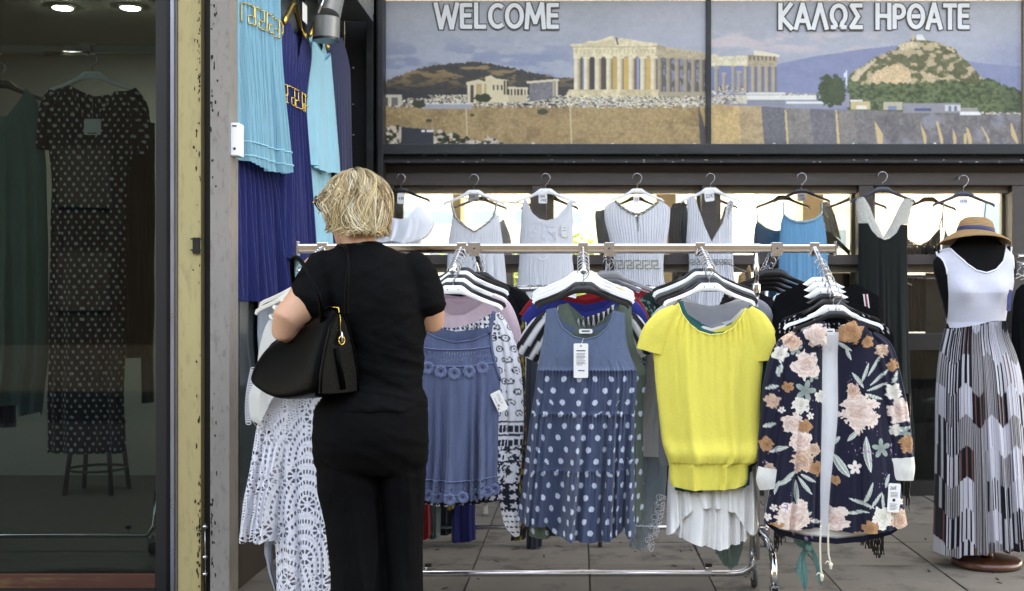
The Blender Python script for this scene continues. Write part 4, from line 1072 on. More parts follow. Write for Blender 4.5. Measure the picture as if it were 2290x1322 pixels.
tag_card(None, 1059, 442, 24, 18, [('text', "25€", -3, -3, 13, 6), ('text', "20€", 4, 5, 12, 5)], root=g['root'], d=DN - .02, name="price_tag", m=mat("grey card", (150, 142, 134), .7))

# 3 embroidered tank dress
hanger(1220, 422, DN, 142, M_white_pl, "white hanger holding the white dress with embroidered bodice", 388)
nail(1217, 389)
g = garment("embroidered_dress", "white round-neck dress with raised embroidery on the bodice, third on the wall", "dress", DN,
            [(450, 1170, 1282), (470, 1167, 1279), (490, 1166, 1281), (520, 1163, 1281), (560, 1161, 1281), (574, 1162, 1280), (600, 1160, 1283), (700, 1150, 1292), (860, 1138, 1304)],
            [(1166, 449), (1178, 446), (1183, 462), (1192, 478), (1206, 490), (1222, 494), (1238, 490), (1254, 478), (1266, 462), (1272, 449), (1284, 452)], col=plain(WHITE, .03), mat_=C_crinkle, T=(.02, .09), folds=fold_fn(12, 8, .016, .4), seed=5, group=GWD)
r_ = random.Random(9); em = MB()
for k in range(60):
    cx_, cy_ = r_.uniform(1175, 1270), r_.uniform(497, 548); rad = r_.uniform(2, 5)
    if cy_ < 500 + 0.02 * (cx_ - 1222) ** 2 * .2: continue
    pts = [(cx_ + rad * math.cos(a) * (1 - i * .08), cy_ + rad * math.sin(a) * (1 - i * .08)) for i, a in enumerate(np.linspace(0, 7, 9))]
    em.tube(on_front(g, [p[0] for p in pts], [p[1] for p in pts], .002), .0013, 4)
for sgn in (-1, 1):
    pts = [(1222 + sgn * x, y) for x, y in ((4, 498), (20, 496), (34, 487), (45, 474), (50, 460), (51, 450))]
    for o_ in (0, 5):
        q = dense([(a + sgn * o_, b + o_ * .6) for a, b in pts], 2.2)
        em.tube(on_front(g, [p[0] for p in q], [p[1] + 1.2 * math.sin(i * 1.6) for i, p in enumerate(q)], .002), .0016, 4)
em.build("embroidery", mat("white thread", (236, 236, 242), .8), g['root'], smooth=True, kind="stuff")
trim(g, dense([(1205, 577), (1212, 583), (1222, 580), (1226, 573)], 3), .003, "tassel_cord", M_white_pl)
tag_card(g, 1262, 516, 13, 30, [('bar', -3, -6, 6, 1), ('bar', -4, 0, 8, 1)])
tag_card(None, 1214, 444, 19, 22, [('text', "30€", -1, -5, 12, 6), ('text', "19€", 2, 4, 12, 6)], root=g['root'], d=DN - .02, name="price_tag")

# 4 pleated dress with keyhole and bronze Greek key
hanger(1425, 422, DN, 118, M_white_pl, "white hanger holding the pleated keyhole dress with bronze key band", 388)
nail(1425, 388)
def key4(px, py, a, s, q):
    return plain(WHITE, .03)(px, py, a, s, q)
g = garment("pleated_dress", "white pleated dress with keyhole neck and bronze Greek key waistband", "dress", DN,
            [(448, 1372, 1480), (458, 1356, 1494), (470, 1351, 1499), (490, 1352, 1498), (530, 1362, 1493), (560, 1368, 1489), (575, 1374, 1484), (612, 1374, 1484), (650, 1366, 1490), (760, 1350, 1506), (900, 1335, 1520)],
            [(1354, 462), (1376, 449), (1390, 462), (1405, 473), (1420, 479), (1423.5, 480), (1424, 518), (1426, 520), (1428, 518), (1428.5, 480), (1440, 474), (1458, 462), (1474, 449), (1498, 464)], col=key4, mat_=C_crinkle, T=(.022, .09), folds=pleat(14, 22, .004), seed=6, group=GWD, nu=150)
braid(g, [(1376, 450), (1390, 463), (1405, 474), (1426, 481), (1440, 475), (1458, 463), (1474, 450)], .008, "braid", M_braid, M_keygrey)
trim(g, dense(greek_key(1377, 1476, 583, 601, 5), 2.5), .0030, "key_band", M_keygold)
tag_card(None, 1423, 446, 13, 15, [('text', "25", 0, 0, 8, 6)], root=g['root'], d=DN - .02, name="price_tag", ink=mat("red ink", (150, 50, 60), .7))

# 5 V-neck dress with key straps
hanger(1589, 420, DN, 138, M_white_pl, "white hanger holding the white V-neck dress, price card on front", 388)
nail(1586, 388)
g = garment("vneck_dress", "white V-neck dress with grey Greek key strap and waistband", "dress", DN,
            [(440, 1535, 1642), (455, 1536, 1640), (480, 1538, 1638), (520, 1536, 1638), (545, 1535, 1639), (575, 1541, 1640), (598, 1541, 1640), (640, 1535, 1646), (760, 1520, 1660), (900, 1508, 1672)],
            [(1537, 446), (1543, 440), (1553, 438), (1562, 470), (1574, 505), (1591, 542), (1592, 542), (1604, 520), (1616, 500), (1622, 480), (1628, 452), (1632, 447), (1644, 450)], col=plain(WHITE, .03), mat_=C_crinkle, T=(.02, .085), folds=pleat(15, 18, .005), seed=7, group=GWD, nu=150)
trim(g, dense(greek_key(1543, 1638, 581, 592, 9), 2), .0022, "key_band", M_keygrey)
kp = []
for k in range(6):
    yb = 452 + k * 8.2
    for a, b in ((0, 0), (7, 0), (7, 4.5), (2.5, 4.5), (2.5, 8.2)): kp.append((1640 - k * 2.3 - 9 + a, yb + b))
P = [W(x, y, DN - .018) for x, y in dense(kp, 2)]
MB().tube(P, .0022, 5).build("key_strap", M_keygrey, g['root'], smooth=True)
tag_card(None, 1586, 437, 21, 27, [('text', "22€", 0, 1, 17, 9)], root=g['root'], d=DN - .025, name="price_tag", tilt=-.12)

# 6 blue dress with braided neck
BLUE = (104, 172, 208)
hanger(1793, 422, DN, 128, M_black_pl, "black hanger holding the sky blue dress with braided neck", 387)
nail(1790, 388)
g = garment("blue_dress", "sky blue dress with braided silver and blue neckline on the wall", "dress", DN,
            [(480, 1752, 1838), (500, 1746, 1843), (530, 1744, 1848), (560, 1741, 1850), (620, 1740, 1852), (700, 1728, 1862), (860, 1712, 1876)],
            [(1752, 480), (1762, 490), (1780, 496), (1800, 496), (1820, 491), (1836, 482)], col=plain(BLUE, .05), mat_=C_crinkle, T=(.02, .085), folds=fold_fn(17, 9, .016, .1), seed=9)
M_bluebraid = mat("blue braid", (112, 186, 214), .6, 0, var=.2, vscale=90)
braid(g, [(1744, 452), (1747, 466), (1752, 480), (1764, 491), (1780, 497), (1800, 497), (1820, 492), (1834, 482), (1842, 468), (1850, 456)], .008, "braid", M_bluebraid, M_braid)
tag_card(None, 1793, 441, 20, 18, [('text', "19€", -1, -3, 12, 6), ('text', "39€", 2, 4, 12, 5)], root=g['root'], d=DN - .02, name="price_tag", m=mat("grey card", (150, 142, 134), .7))

# 7 long dark green dress with lace yoke
GREEN = (20, 26, 24)
hanger(1974, 418, DN, 146, mat("slate plastic", (52, 54, 64), .35), "slate hanger holding the long dark green dress with lace yoke", 384)
nail(1972, 386)
def lace_g(px, py, a, s, q):
    c = plain(GREEN, .12)(px, py, a, s, q)
    return c
g = garment("long_green_dress", "long dark green dress with white lace yoke hanging right of the rack", "dress", DN,
            [(499, 1920, 2030), (520, 1920, 2030), (560, 1919, 2029), (640, 1920, 2030), (760, 1918, 2032), (900, 1912, 2040), (1040, 1906, 2046)],
            [(1921, 500), (1940, 500), (1948, 516), (1960, 530), (1976, 537), (1992, 532), (2004, 522), (2014, 503), (2030, 503)], col=lace_g, T=(.02, .07), folds=fold_fn(18, 5, .02, .05), seed=10, mat_=C_cotton)
def net(px, py, sc=5.2):
    u = px / sc; v = py / sc
    return (((u + .5 * (np.floor(v) % 2)) % 1 - .5) ** 2 + ((v % 1) - .5) ** 2) < .13
LACE = lambda px, py, a, s, q: np.broadcast_to(lin((208, 206, 198)), px.shape + (3,)) * (.86 + .2 * vnoise(px / 2.2, py / 2.2, 2))[..., None]
for (pr, tp, hm) in (([(441, 1913, 1932), (460, 1914, 1944), (490, 1918, 1956), (500, 1919, 1962), (536, 1926, 1978)], [(1913, 444), (1932, 440)], [(1919, 499), (1940, 499), (1948, 515), (1960, 529), (1977, 536)]),
                     ([(441, 2024, 2046), (460, 2012, 2040), (490, 1998, 2033), (502, 1992, 2031), (536, 1972, 2026)], [(2026, 444), (2046, 446)], [(1975, 536), (1992, 531), (2004, 521), (2013, 502), (2031, 502)])):
    garment("lace", "", "", DN, pr, tp, hem=hm, col=LACE, root=g['root'], pname=("lace_yoke", "lace_yoke"), T=(.012, .014), folds=fold_fn(3, 2, .002), mat_=C_lace, holes=lambda px, py, a, s, q: net(px, py), nu=46, nv=80, waver=0)

# 8 grey crochet camisole
hanger(2155, 428, DN, 140, mat("slate plastic", (52, 54, 64), .35), "slate hanger holding the grey crochet camisole above the straw hat", 392)
nail(2150, 394)
CG = (104, 102, 104)
g = garment("crochet_camisole", "thin grey crochet camisole with narrow straps behind the straw hat", "top", DN,
            [(500, 2106, 2206), (520, 2112, 2204), (545, 2108, 2208), (560, 2106, 2210), (590, 2104, 2212)], [(2106, 508), (2118, 528), (2140, 540), (2170, 540), (2192, 528), (2206, 506)], col=plain(CG, .2), mat_=C_lace, T=(.015, .05), holes=lambda px, py, a, s, q: net(px, py, 5.0) & (py < 548), nv=80, seed=12)
for pts in ([(2111, 452), (2108, 480), (2108, 510)], [(2205, 454), (2202, 480), (2204, 508)]):
    MB().tube([W(x, y, DN - .008) for x, y in pts], .004, 6).build("strap", mat("grey strap", CG, .8), g['root'], smooth=True)
tag_card(None, 2155, 450, 19, 18, [('text', "14.90", 0, 0, 15, 6)], root=g['root'], d=DN - .02, name="price_tag")

# ---- the second row hanging behind the glass, shade put into the dress colours
GB = "garments hung behind the window glass"
def behind(px, py, w, m, lab, dd=.34):
    hanger(px, py, DN, w, m, lab, py - 28, dy=dd)
M_grey_pl = mat("grey plastic", (96, 98, 96), .4)
behind(1062, 428, 130, M_grey_pl, "grey hanger behind the glass behind the strappy white dress")
behind(1226, 426, 136, M_black_pl, "dark hanger behind the glass behind the embroidered dress")
behind(1428, 428, 120, M_grey_pl, "grey hanger behind the glass behind the keyhole dress")
behind(1598, 424, 138, M_black_pl, "dark hanger behind the glass behind the V-neck dress")
behind(1772, 426, 128, M_black_pl, "dark hanger behind the glass behind the sky blue dress")
behind(1946, 424, 138, M_black_pl, "dark hanger behind the glass left of the lace yoke")
behind(2112, 430, 130, M_black_pl, "dark hanger behind the glass left of the straw hat")
SHADE_GREY = (132, 138, 146)  # grey carries the shade on a dress behind the glass
garment("shaded_pleated_dress", "pleated dress, greyed for shade, behind the glass peeking out left of the keyhole dress", "dress", DN, [(450, 1342, 1490), (470, 1332, 1500), (530, 1338, 1494), (600, 1348, 1488), (760, 1330, 1500)], [(1344, 462), (1376, 450), (1420, 480), (1470, 450), (1498, 464)], col=plain(SHADE_GREY, .08), mat_=C_crinkle, folds=pleat(21, 20, .005), dy=.34, seed=13, group=GB)
g = garment("shaded_key_dress", "pleated dress, darkened to slate for shade, behind the glass left of the V-neck dress", "dress", DN, [(446, 1514, 1640), (470, 1506, 1640), (530, 1504, 1640), (600, 1512, 1640), (760, 1500, 1650)], [(1514, 446), (1540, 440), (1560, 480), (1600, 540), (1622, 500), (1636, 452)], col=plain((104, 110, 122), .15), mat_=C_crinkle, folds=pleat(22, 22, .006), dy=.34, seed=14, group=GB)  # slate tone stands in for shade
P = [W(x, y, DN + .32) for x, y in dense([(a - 28, b + 16) for a, b in kp], 2)]
MB().tube(P, .0028, 5).build("key_strap", mat("dark cord", (70, 66, 62), .6), g['root'], smooth=True)
garment("white_strap_dress", "white strappy dress behind the glass at its fellow's right edge", "dress", DN, [(484, 1020, 1120), (530, 1008, 1136), (620, 1004, 1142), (760, 990, 1150)], [(1020, 486), (1060, 520), (1118, 482)], col=plain((190, 192, 200), .04), mat_=C_crinkle, dy=.34, seed=15, group=GB)
g = garment("back_blue_dress", "blue dress, darkened for shade, behind the glass left of the sky blue dress", "dress", DN, [(484, 1712, 1800), (510, 1704, 1808), (560, 1702, 1812), (640, 1702, 1812), (800, 1690, 1824)], [(1712, 488), (1730, 502), (1750, 510), (1780, 508), (1798, 490)], col=plain((64, 128, 170), .06), mat_=C_crinkle, dy=.34, seed=16, folds=fold_fn(23, 7, .014), group=GB)  # blue darkened to stand for shade behind the glass
braid(g, [(1700, 470), (1706, 480), (1714, 490), (1730, 503), (1750, 511), (1780, 509), (1798, 490), (1802, 470)], .006, "braid", M_bluebraid, M_braid)
g = garment("back_green_dress", "dark green tunic behind the glass peeking out left of the lace yoke", "dress", DN, [(506, 1866, 1990), (540, 1866, 1990), (640, 1864, 1992)], [(1868, 508), (1884, 514), (1930, 560), (1976, 514), (1990, 508)], hem=[(1866, 540), (1876, 562), (1890, 568), (1900, 540), (1990, 620)], col=plain((46, 54, 50), .2), dy=.34, seed=17, group=GB)
garment("lace", "", "", DN, [(440, 1858, 1880), (480, 1862, 1896), (530, 1868, 1908)], [(1858, 444), (1880, 440)], hem=[(1866, 508), (1884, 514), (1908, 530)], col=lambda px, py, a, s, q: LACE(px, py, a, s, q) * .55, root=g['root'], pname=("lace_yoke", "lace_yoke"), T=(.012, .014), mat_=C_lace, holes=lambda px, py, a, s, q: net(px, py), nu=40, nv=70, waver=0, dy=.34)  # lace colour darkened as a shaded copy
g = garment("black_camisole", "black cut-out camisole behind the glass left of the straw hat", "top", DN, [(506, 2052, 2140), (530, 2050, 2140), (575, 2048, 2144)], [(2054, 510), (2064, 530), (2090, 544), (2116, 530), (2136, 506)], col=plain((52, 50, 54), .3), dy=.34, mat_=C_lace, holes=lambda px, py, a, s, q: net(px, py, 5.6) & (py < 552), nv=70, seed=18, group=GB)
for pts in ([(2046, 462), (2050, 490), (2054, 512)], [(2146, 470), (2140, 490), (2136, 508)]):
    MB().tube([W(x, y, DN) + np.array([0, .34, 0]) for x, y in pts], .004, 6).build("strap", M_black_pl, g['root'], smooth=True)
for nm, lab, pr, c_, in (("hanging_trousers", "bluish trousers stored behind the glass left of the mannequin", [(640, 2040, 2066), (700, 2038, 2066), (745, 2038, 2066)], (122, 130, 156)),
                         ("fringed_scarf", "black fringed scarf hanging behind the glass left of the mannequin", [(612, 2056, 2112), (680, 2054, 2114), (745, 2054, 2114)], (34, 33, 36)),
                         ("stored_trousers", "grey-blue trousers behind the bottom pane left of the mannequin", [(790, 2036, 2062), (850, 2036, 2064), (1000, 2034, 2066)], (66, 72, 84)),
                         ("stored_scarf", "dark scarf behind the bottom pane beside the grey-blue trousers", [(790, 2060, 2110), (850, 2058, 2112), (960, 2056, 2114)], (26, 25, 27))):
    garment(nm, lab, "garment", DN, pr, [(pr[0][1], pr[0][0]), (pr[0][2], pr[0][0])], col=plain(c_, .2), folds=fold_fn(len(nm), 7, .02, 0, .5), dy=.36, T=(.02, .03), seed=len(nm))
hanger(2042, 622, DN, 60, M_white_pl, "small white hanger behind the glass right of the green dress", 602, dy=.33)
bagm = mat("silver foil", (120, 118, 112), .25, .6, var=.3, vscale=20, bump=.8, bscale=18)
pb = thing("foil_bag", "crumpled silvery bag behind the bottom pane", "bag", tuple(W(2082, 912, DN + .4)))
mb = MB(); mb.lathe([(.01, -.06), (.09, -.055), (.12, -.02), (.10, .03), (.05, .06), (.07, .08)], (mx(2080, DN + .4), DN + .4, mz(893, DN + .4)), 18); mb.build("sack", bagm, pb, smooth=True)

# ================================================================ the chrome rack and what hangs on it
DR = 5.10
ZB = mz(556, DR)
rk = thing("clothes_rack", "chrome clothes rack on castors carrying the front row of tops", "clothes rack", (-0.04, DR, 0))
def oval_bar(x0, x1, y, z, hy, hz, name, m=M_chrome):
    pr = []
    for k in range(20):
        a = 2 * math.pi * k / 20; c, s = math.cos(a), math.sin(a)
        pr.append((np.sign(c) * abs(c) ** .35 * hy, np.sign(s) * abs(s) ** .55 * hz))
    o = MB().loft([[(x, y + a, z + b) for a, b in pr] for x in (x0, x1)]).build(name, m, rk); smooth_by_angle(o, 40); return o
oval_bar(mx(668, DR), mx(1700, DR), DR, ZB, .013, .0215, "top_bar")
oval_bar(mx(1700, DR) + .0005, mx(1866, DR), DR, ZB, .011, .0185, "extension_bar")
for px in (667, 1868): MB().box(mx(px, DR) - .003, mx(px, DR) + .003, DR - .02, DR + .02, ZB - .03, ZB + .03, b=.001).build("end_cap", M_chrome, rk)
XP = (mx(851, DR), mx(1691, DR))
for x in XP:
    MB().lathe([(.0155, .13), (.0155, ZB - .16)], (x, DR, 0), 16).build("post", M_chrome, rk, smooth=True)
    MB().lathe([(.0125, ZB - .16), (.0125, ZB - .02)], (x, DR, 0), 16).build("inner_post", M_chrome, rk, smooth=True)
    MB().lathe([(.0175, ZB - .20), (.0185, ZB - .19), (.0185, ZB - .155), (.0175, ZB - .15)], (x, DR, 0), 16).build("collar", M_chrome, rk, smooth=True)
    # inverted-U foot with castors
    sx = .028 if x > 0 else -.028
    pts = [(x + sx, DR - .30, .085), (x + sx, DR - .30, .13), (x + sx, DR - .285, .18), (x + sx, DR - .24, .215), (x + sx, DR - .16, .235), (x + sx, DR + .16, .235), (x + sx, DR + .24, .215), (x + sx, DR + .285, .18), (x + sx, DR + .30, .13), (x + sx, DR + .30, .085)]
    MB().tube(pts, .0145, 14).build("foot", M_chrome, rk, smooth=True)
    for yy in (DR - .30, DR + .30):
        f = MB().box(x + sx - .016, x + sx - .012, yy - .02, yy + .028, .03, .085).box(x + sx + .012, x + sx + .016, yy - .02, yy + .028, .03, .085).box(x + sx - .016, x + sx + .016, yy - .02, yy + .02, .0855, .09).build("castor_fork", M_chrome, rk)
        MB().lathe([(.012, -.011), (.034, -.010), (.037, -.005), (.037, .005), (.034, .010), (.012, .011)], (x + sx, yy + .01, .037), 22, 'x').build("castor_wheel", M_rubber, f, smooth=True)
    f = MB().box(x - .02, x - .016, DR - .03, DR + .03, .05, .11).build("castor_fork", M_chrome, rk)
    MB().lathe([(.010, -.012), (.036, -.011), (.040, -.005), (.040, .005), (.036, .011), (.010, .012)], (x - .002 + (.0 if x > 0 else 0), DR + .045, .040), 22, 'x').build("castor_wheel", M_rubber, f, smooth=True)
zl = mz(1282, DR)
MB().tube([(XP[0], DR, .22), (XP[0], DR, .13), (XP[0] + .02, DR, .09), (XP[0] + .06, DR, zl)] + [(x, DR, zl) for x in np.linspace(XP[0] + .12, XP[1] - .10, 6)] + [(XP[1] - .06, DR, zl + .004), (XP[1] - .025, DR, .095), (XP[1] - .004, DR, .13), (XP[1], DR, .2)], .0145, 14).build("lower_bar", M_chrome, rk, smooth=True)
for px in (953, 1580):
    xk = mx(px, DR)
    kn = MB().tube([(xk, DR, zl + .012), (xk, DR, zl + .03)], .004, 8).build("clamp_screw", M_chrome, rk, smooth=True)
    MB().box(xk - .006, xk + .024, DR - .008, DR + .008, zl + .028, zl + .043, b=.004).build("lever", M_black_pl, kn)
# waterfall arms: X at the bar, front or back, tip height
ARM = {}
def arm(key, x, ytip, ztip):
    ARM[key] = (x, ytip, ztip)
    sgn = -1 if ytip < DR else 1
    b = MB().box(x - .021, x + .021, DR - .017, DR + .017, ZB - .034, ZB + .026, b=.003).build("arm_bracket", M_chrome, rk)
    p0 = np.array([x, DR + sgn * .018, ZB - .0]); p1 = np.array([x, ytip, ztip])
    a = MB(); a.tube([p0, p1], .0105, 12); a.tube([p1, p1 + np.array([0, sgn * .008, -.002])], [.0135, .0125], 12)
    for t in np.linspace(.12, .92, 9):
        q = p0 + (p1 - p0) * t + np.array([0, 0, .0115]); a.lathe([(.001, -.004), (.005, -.001), (.005, .003), (.001, .007)], tuple(q), 8)
    a.build("waterfall_arm", M_chrome, b, smooth=True)
arm('a1', -.500, 4.715, mz(606, 4.715)); arm('a2', .021, 4.715, mz(606, 4.715)); arm('a3', .524, 4.715, mz(600, 4.715)); arm('a4', 1.015, 4.655, mz(662, 4.655)); arm('a0', -1.10, 4.715, mz(606, 4.715))
arm('b1', -.445, 5.48, ZB - .09); arm('b2', .135, 5.48, ZB - .09); arm('b3', .852, 5.46, ZB - .10)
MB().box(mx(1047, DR), mx(1075, DR), DR - .019, DR - .0175, ZB - .022, ZB + .024).build("bracket_plate", M_steelwire, rk); MB().box(mx(1350, DR), mx(1374, DR), DR - .019, DR - .0175, ZB - .020, ZB + .024).build("bracket_plate", M_steelwire, rk); MB().box(mx(1724, DR), mx(1750, DR), DR - .019, DR - .0175, ZB - .022, ZB + .024).build("bracket_plate", M_steelwire, rk)
for px in (1061, 1362, 1737): MB().lathe([(.0005, -.002), (.004, -.0015), (.004, 0)], (mx(px, DR), DR - .0195, ZB), 10, 'y').build("bracket_screw", M_inkblack, rk)

def rh(key, Y, width, m, label, dx=0.0, drop=.066, tilt=0.0, name="clothes_hanger"):
    """hanger on a waterfall arm at depth Y"""
    x, yt, zt = ARM[key]
    f = (Y - DR) / (yt - DR); za = ZB + (zt - ZB) * f + .015
    zb = za - drop - .012
    px = CX + (x + dx) * F / Y; py = CY - (zb - H) * F / Y; hk = CY - (za - H) * F / Y
    hanger(px, py, Y, width * F / Y, m, label, hk, hookflip=1, tilt=tilt, name=name)
    return px, py

# ---- arm 1: blue camisole, printed tunic, pink tops
rh('a1', 4.735, .40, M_white_pl, "white hanger holding the blue crochet-trimmed camisole at the front")
rh('a1', 4.79, .42, M_black_pl, "black hanger just behind the blue camisole, holding the printed white tunic")
rh('a1', 4.85, .42, M_white_pl, "white hanger holding the front pale pink top")
rh('a1', 4.91, .42, M_black_pl, "black hanger holding the rear pale pink top")
rh('a1', 4.97, .42, M_white_pl, "white hanger at the back of the arm with the pink tops, empty")
rh('a1', 5.03, .42, M_black_pl, "black hanger nearest the bar above the pink tops, empty")
DEN = (84, 97, 128)
def denim(px, py, a, s, q):
    n = fbm(a * 240, py / 60, 2) * .5 + fbm(a * 30, py / 90, 4) * .5
    c = lin(DEN) * (.62 + .75 * n)[..., None]
    return c
def lat_holes(px, py, a, s, q):
    u = a * 559
    def band(y0, y1):
        v = (py - y0) / (y1 - y0); r = np.floor(v * 2)
        du = ((u / 6.0 + .5 * r) % 1) - .5; dv = (v * 2) % 1 - .5
        return (v > 0) & (v < 1) & (np.abs(du + .35 * dv) < .22) & (np.abs(dv) < .33)
    yy = 8 * np.cos((px - 1020) / 60)
    return band(778 + yy * .6, 808 + yy * .6) | band(1066 + yy * .3, 1092 + yy * .3)
cam = garment("blue_camisole", "denim blue strappy camisole with crochet flower trim at the front of the rack", "top", 4.735,
              [(742, 945, 1096), (760, 938, 1098), (800, 936, 1106), (845, 934, 1119), (870, 936, 1119), (950, 940, 1115), (1050, 938, 1112), (1125, 930, 1116)],
              [(945, 736), (975, 752), (1020, 764), (1060, 758), (1096, 742)], hem=[(930, 1112), (970, 1118), (1010, 1119), (1060, 1114), (1095, 1104), (1116, 1096)],
              back=[(945, 728), (1020, 742), (1096, 732)], col=denim, mat_=C_linen, T=(.02, .07), folds=fold_fn(31, 6, .021, .22, .8), holes=lat_holes, nu=130, nv=200, seed=21)
M_denimcord = mat("blue cotton cord", (76, 88, 118), .85, 0, var=.2, vscale=60)
for pts in ([(1095, 745), (1099, 720), (1105, 696)], [(948, 735), (938, 715), (932, 698)]):
    P = [W(x, y, 4.722) for x, y in dense(pts, 5)]; MB().tube(P, .0085, 8, sx=.35).build("strap", M_denimcord, cam['root'], smooth=True)
trim(cam, dense([(1096, 742), (1100, 780), (1108, 815), (1119, 850)], 6), .006, "armhole_binding", M_denimcord, flat=1)
trim(cam, dense([(945, 738), (975, 754), (1020, 766), (1060, 760), (1096, 744)], 6), .0022, "neck_seam", M_denimcord)
fl_me = None
def crochet_flower(g, px, py, r, m, name="crochet_flower"):
    c = on_front(g, [px], [py], .004)[0]; k = g['d'] / F * r
    mb = MB(); n = 40; vs = []; rings = [(.22, .0), (.4, -.002), (.75, -.004), (1.0, -.002)]
    for rr_, z in rings:
        for i in range(n):
            a = 6.283 * i / n; w = rr_ * (1 if rr_ < .5 else (0.86 + .14 * abs(math.cos(4 * a)))); zz_ = z + (-.0012 if i % 2 else 0) * (rr_ > .3)
            vs.append((c[0] + k * w * math.cos(a), c[1] + zz_, c[2] + k * w * math.sin(a)))
    fs = [(i * n + j, i * n + (j + 1) % n, (i + 1) * n + (j + 1) % n, (i + 1) * n + j) for i in range(len(rings) - 1) for j in range(n)]
    mb.add(vs, fs).build(name, m, g['root'], smooth=False)
M_flower = mat("blue crochet", (92, 104, 136), .85, 0, var=.2, vscale=90)
for x, y in ((943, 815), (959, 822), (988, 830), (1018, 834), (1051, 830), (1080, 822)): crochet_flower(cam, x, y, 15, M_flower)
for x, y in ((940, 1098), (962, 1104), (984, 1108), (1012, 1109), (1040, 1106), (1068, 1102), (1092, 1096), (1108, 1092)): crochet_flower(cam, x, y, 14, M_flower)
for y0 in (774, 811, 1064, 1094):
    trim(cam, dense([(942, y0 + 3), (980, y0 + 7), (1020, y0 + 8), (1060, y0 + 6), (1106 if y0 < 900 else 1110, y0)], 5), .0025, "crochet_edge", M_flower)
tag_card(cam, 1122, 896, 46, 24, [('text', "ITALY", -4, -3, 24, 6), ('bar', -12, 6, 22, 1)], tilt=1.12, off=.03, ink=mat("pale grey ink", (150, 150, 156), .8))
tag_card(cam, 1128, 905, 5, 3, [], name="tag_mark", tilt=1.12, off=.0335, m=mat("green ink", (40, 84, 60), .8)); tag_card(cam, 1132, 913, 5, 3, [], name="tag_mark", tilt=1.12, off=.0335, m=mat("red flag ink", (120, 46, 46), .8))

def tunic(px, py, a, s, q):
    u = a * 550; c = np.broadcast_to(lin((226, 226, 230)), px.shape + (3,)).copy()
    n = fbm(px / 12, py / 12, 3); c *= (.93 + .1 * n)[..., None]
    v = py; row = np.floor(v / 24); du = ((u / 24 + .5 * (row % 2)) % 1 - .5) * 24; dv = (v / 24 % 1 - .5) * 24; r = np.hypot(du, dv)
    ink = lin((40, 42, 56))
    up = py < 945
    c[(((r > 5) & (r < 7.4)) | (r < 2)) & up] = ink
    for y0, y1 in ((940, 944), (950, 966), (970, 974), (982, 996), (1030, 1034)):
        m = (py > y0) & (py < y1); m &= ((u / 9 % 1) < .78) if y1 - y0 > 6 else True; c[m] = ink
    m = (py > 996) & (py < 1080) & (fbm(u / 5, py / 5, 5, 2) > .54); c[m] = ink
    m = (py >= 1080) & (py < 1140); c[m] = lin((30, 32, 48)); m2 = m & (np.hypot((u / 20 % 1 - .5) * 20, (py / 20 % 1 - .5) * 20) < 6 + 2 * np.cos(5 * np.arctan2((py / 20 % 1 - .5), (u / 20 % 1 - .5)))); c[m2] = lin((220, 220, 226))
    m = (py >= 1140) & (((py / 12) % 1) < .3) & ((u / 6 % 1) < .6); c[m] = ink
    return c
def dotband(px, py, a, s, q):
    c = tunic(px, py, a, s, q); u = a * 550; m = (py < 760) & (np.hypot((u / 10 % 1 - .5) * 10, (py / 10 % 1 - .5) * 10) < 3); c[m] = lin((48, 50, 66)); return c
tun = garment("printed_tunic", "white tunic with black medallion print hanging behind the blue camisole", "top", 4.79,
              [(700, 930, 1118), (740, 928, 1128), (800, 930, 1134), (900, 936, 1140), (1000, 940, 1140), (1125, 932, 1120)],
              [(930, 716), (945, 720), (975, 742), (1010, 752), (1040, 750), (1070, 736), (1092, 706), (1118, 698)], back=[(930, 712), (960, 722), (1010, 735), (1060, 722), (1092, 704), (1118, 698)],
              hem=[(932, 1124), (1000, 1128), (1060, 1124), (1120, 1118)], col=dotband, T=(.02, .05), nu=150, nv=220, seed=22, folds=fold_fn(34, 5, .012))
sleeve(tun, [(1108, 706, 14), (1128, 760, 22), (1142, 850, 26), (1147, 950, 25), (1143, 1030, 24), (1138, 1100, 23), (1146, 1165, 20), (1156, 1200, 6)], col=tunic, nr=60, n=200)
PINK = (204, 178, 186)
pk = garment("pink_top", "pale pink short-sleeved top behind the printed tunic", "top", 4.85, [(664, 960, 1102), (690, 940, 1122), (760, 950, 1130), (1000, 955, 1125)],
             [(945, 672), (968, 664), (985, 690), (1010, 706), (1040, 704), (1068, 688), (1088, 664), (1115, 672)], back=[(945, 672), (968, 664), (1028, 682), (1088, 664), (1115, 672)], col=plain(PINK, .05), mat_=C_knit, seed=23)
sleeve(pk, [(1096, 668, 16), (1122, 690, 22), (1142, 740, 22), (1152, 800, 18)], col=plain(PINK, .05), mat_=C_knit)
tag_card(None, 1020, 712, 28, 10, [('bar', -9, -2, 18, 3)], root=pk['root'], d=4.862, name="neck_label", m=mat("label cloth", (170, 152, 146), .8))
pk2 = garment("dusty_pink_top", "dusty pink top with deeper neck behind the pale pink one", "top", 4.91, [(655, 965, 1100), (690, 945, 1115), (950, 955, 1118)],
              [(950, 665), (970, 656), (1000, 668), (1060, 668), (1085, 656), (1110, 664)], back=[(950, 665), (970, 656), (1030, 664), (1085, 656), (1110, 664)], col=plain((186, 158, 168), .05), mat_=C_knit, seed=24)
rh('b1', 5.24, .44, M_black_pl, "broad black hanger on the back arm above the pink tops"); rh('b1', 5.34, .44, M_black_pl, "second black hanger on the back arm above the pink tops")
bk = garment("black_tee", "black short-sleeved tee on the back arm, shoulder showing right of the pink top", "top", 5.24, [(640, 985, 1150), (680, 975, 1165), (900, 985, 1160)], [(985, 650), (1010, 640), (1070, 660), (1130, 642), (1150, 652)], col=plain((20, 20, 23), .2), mat_=C_black, seed=25)
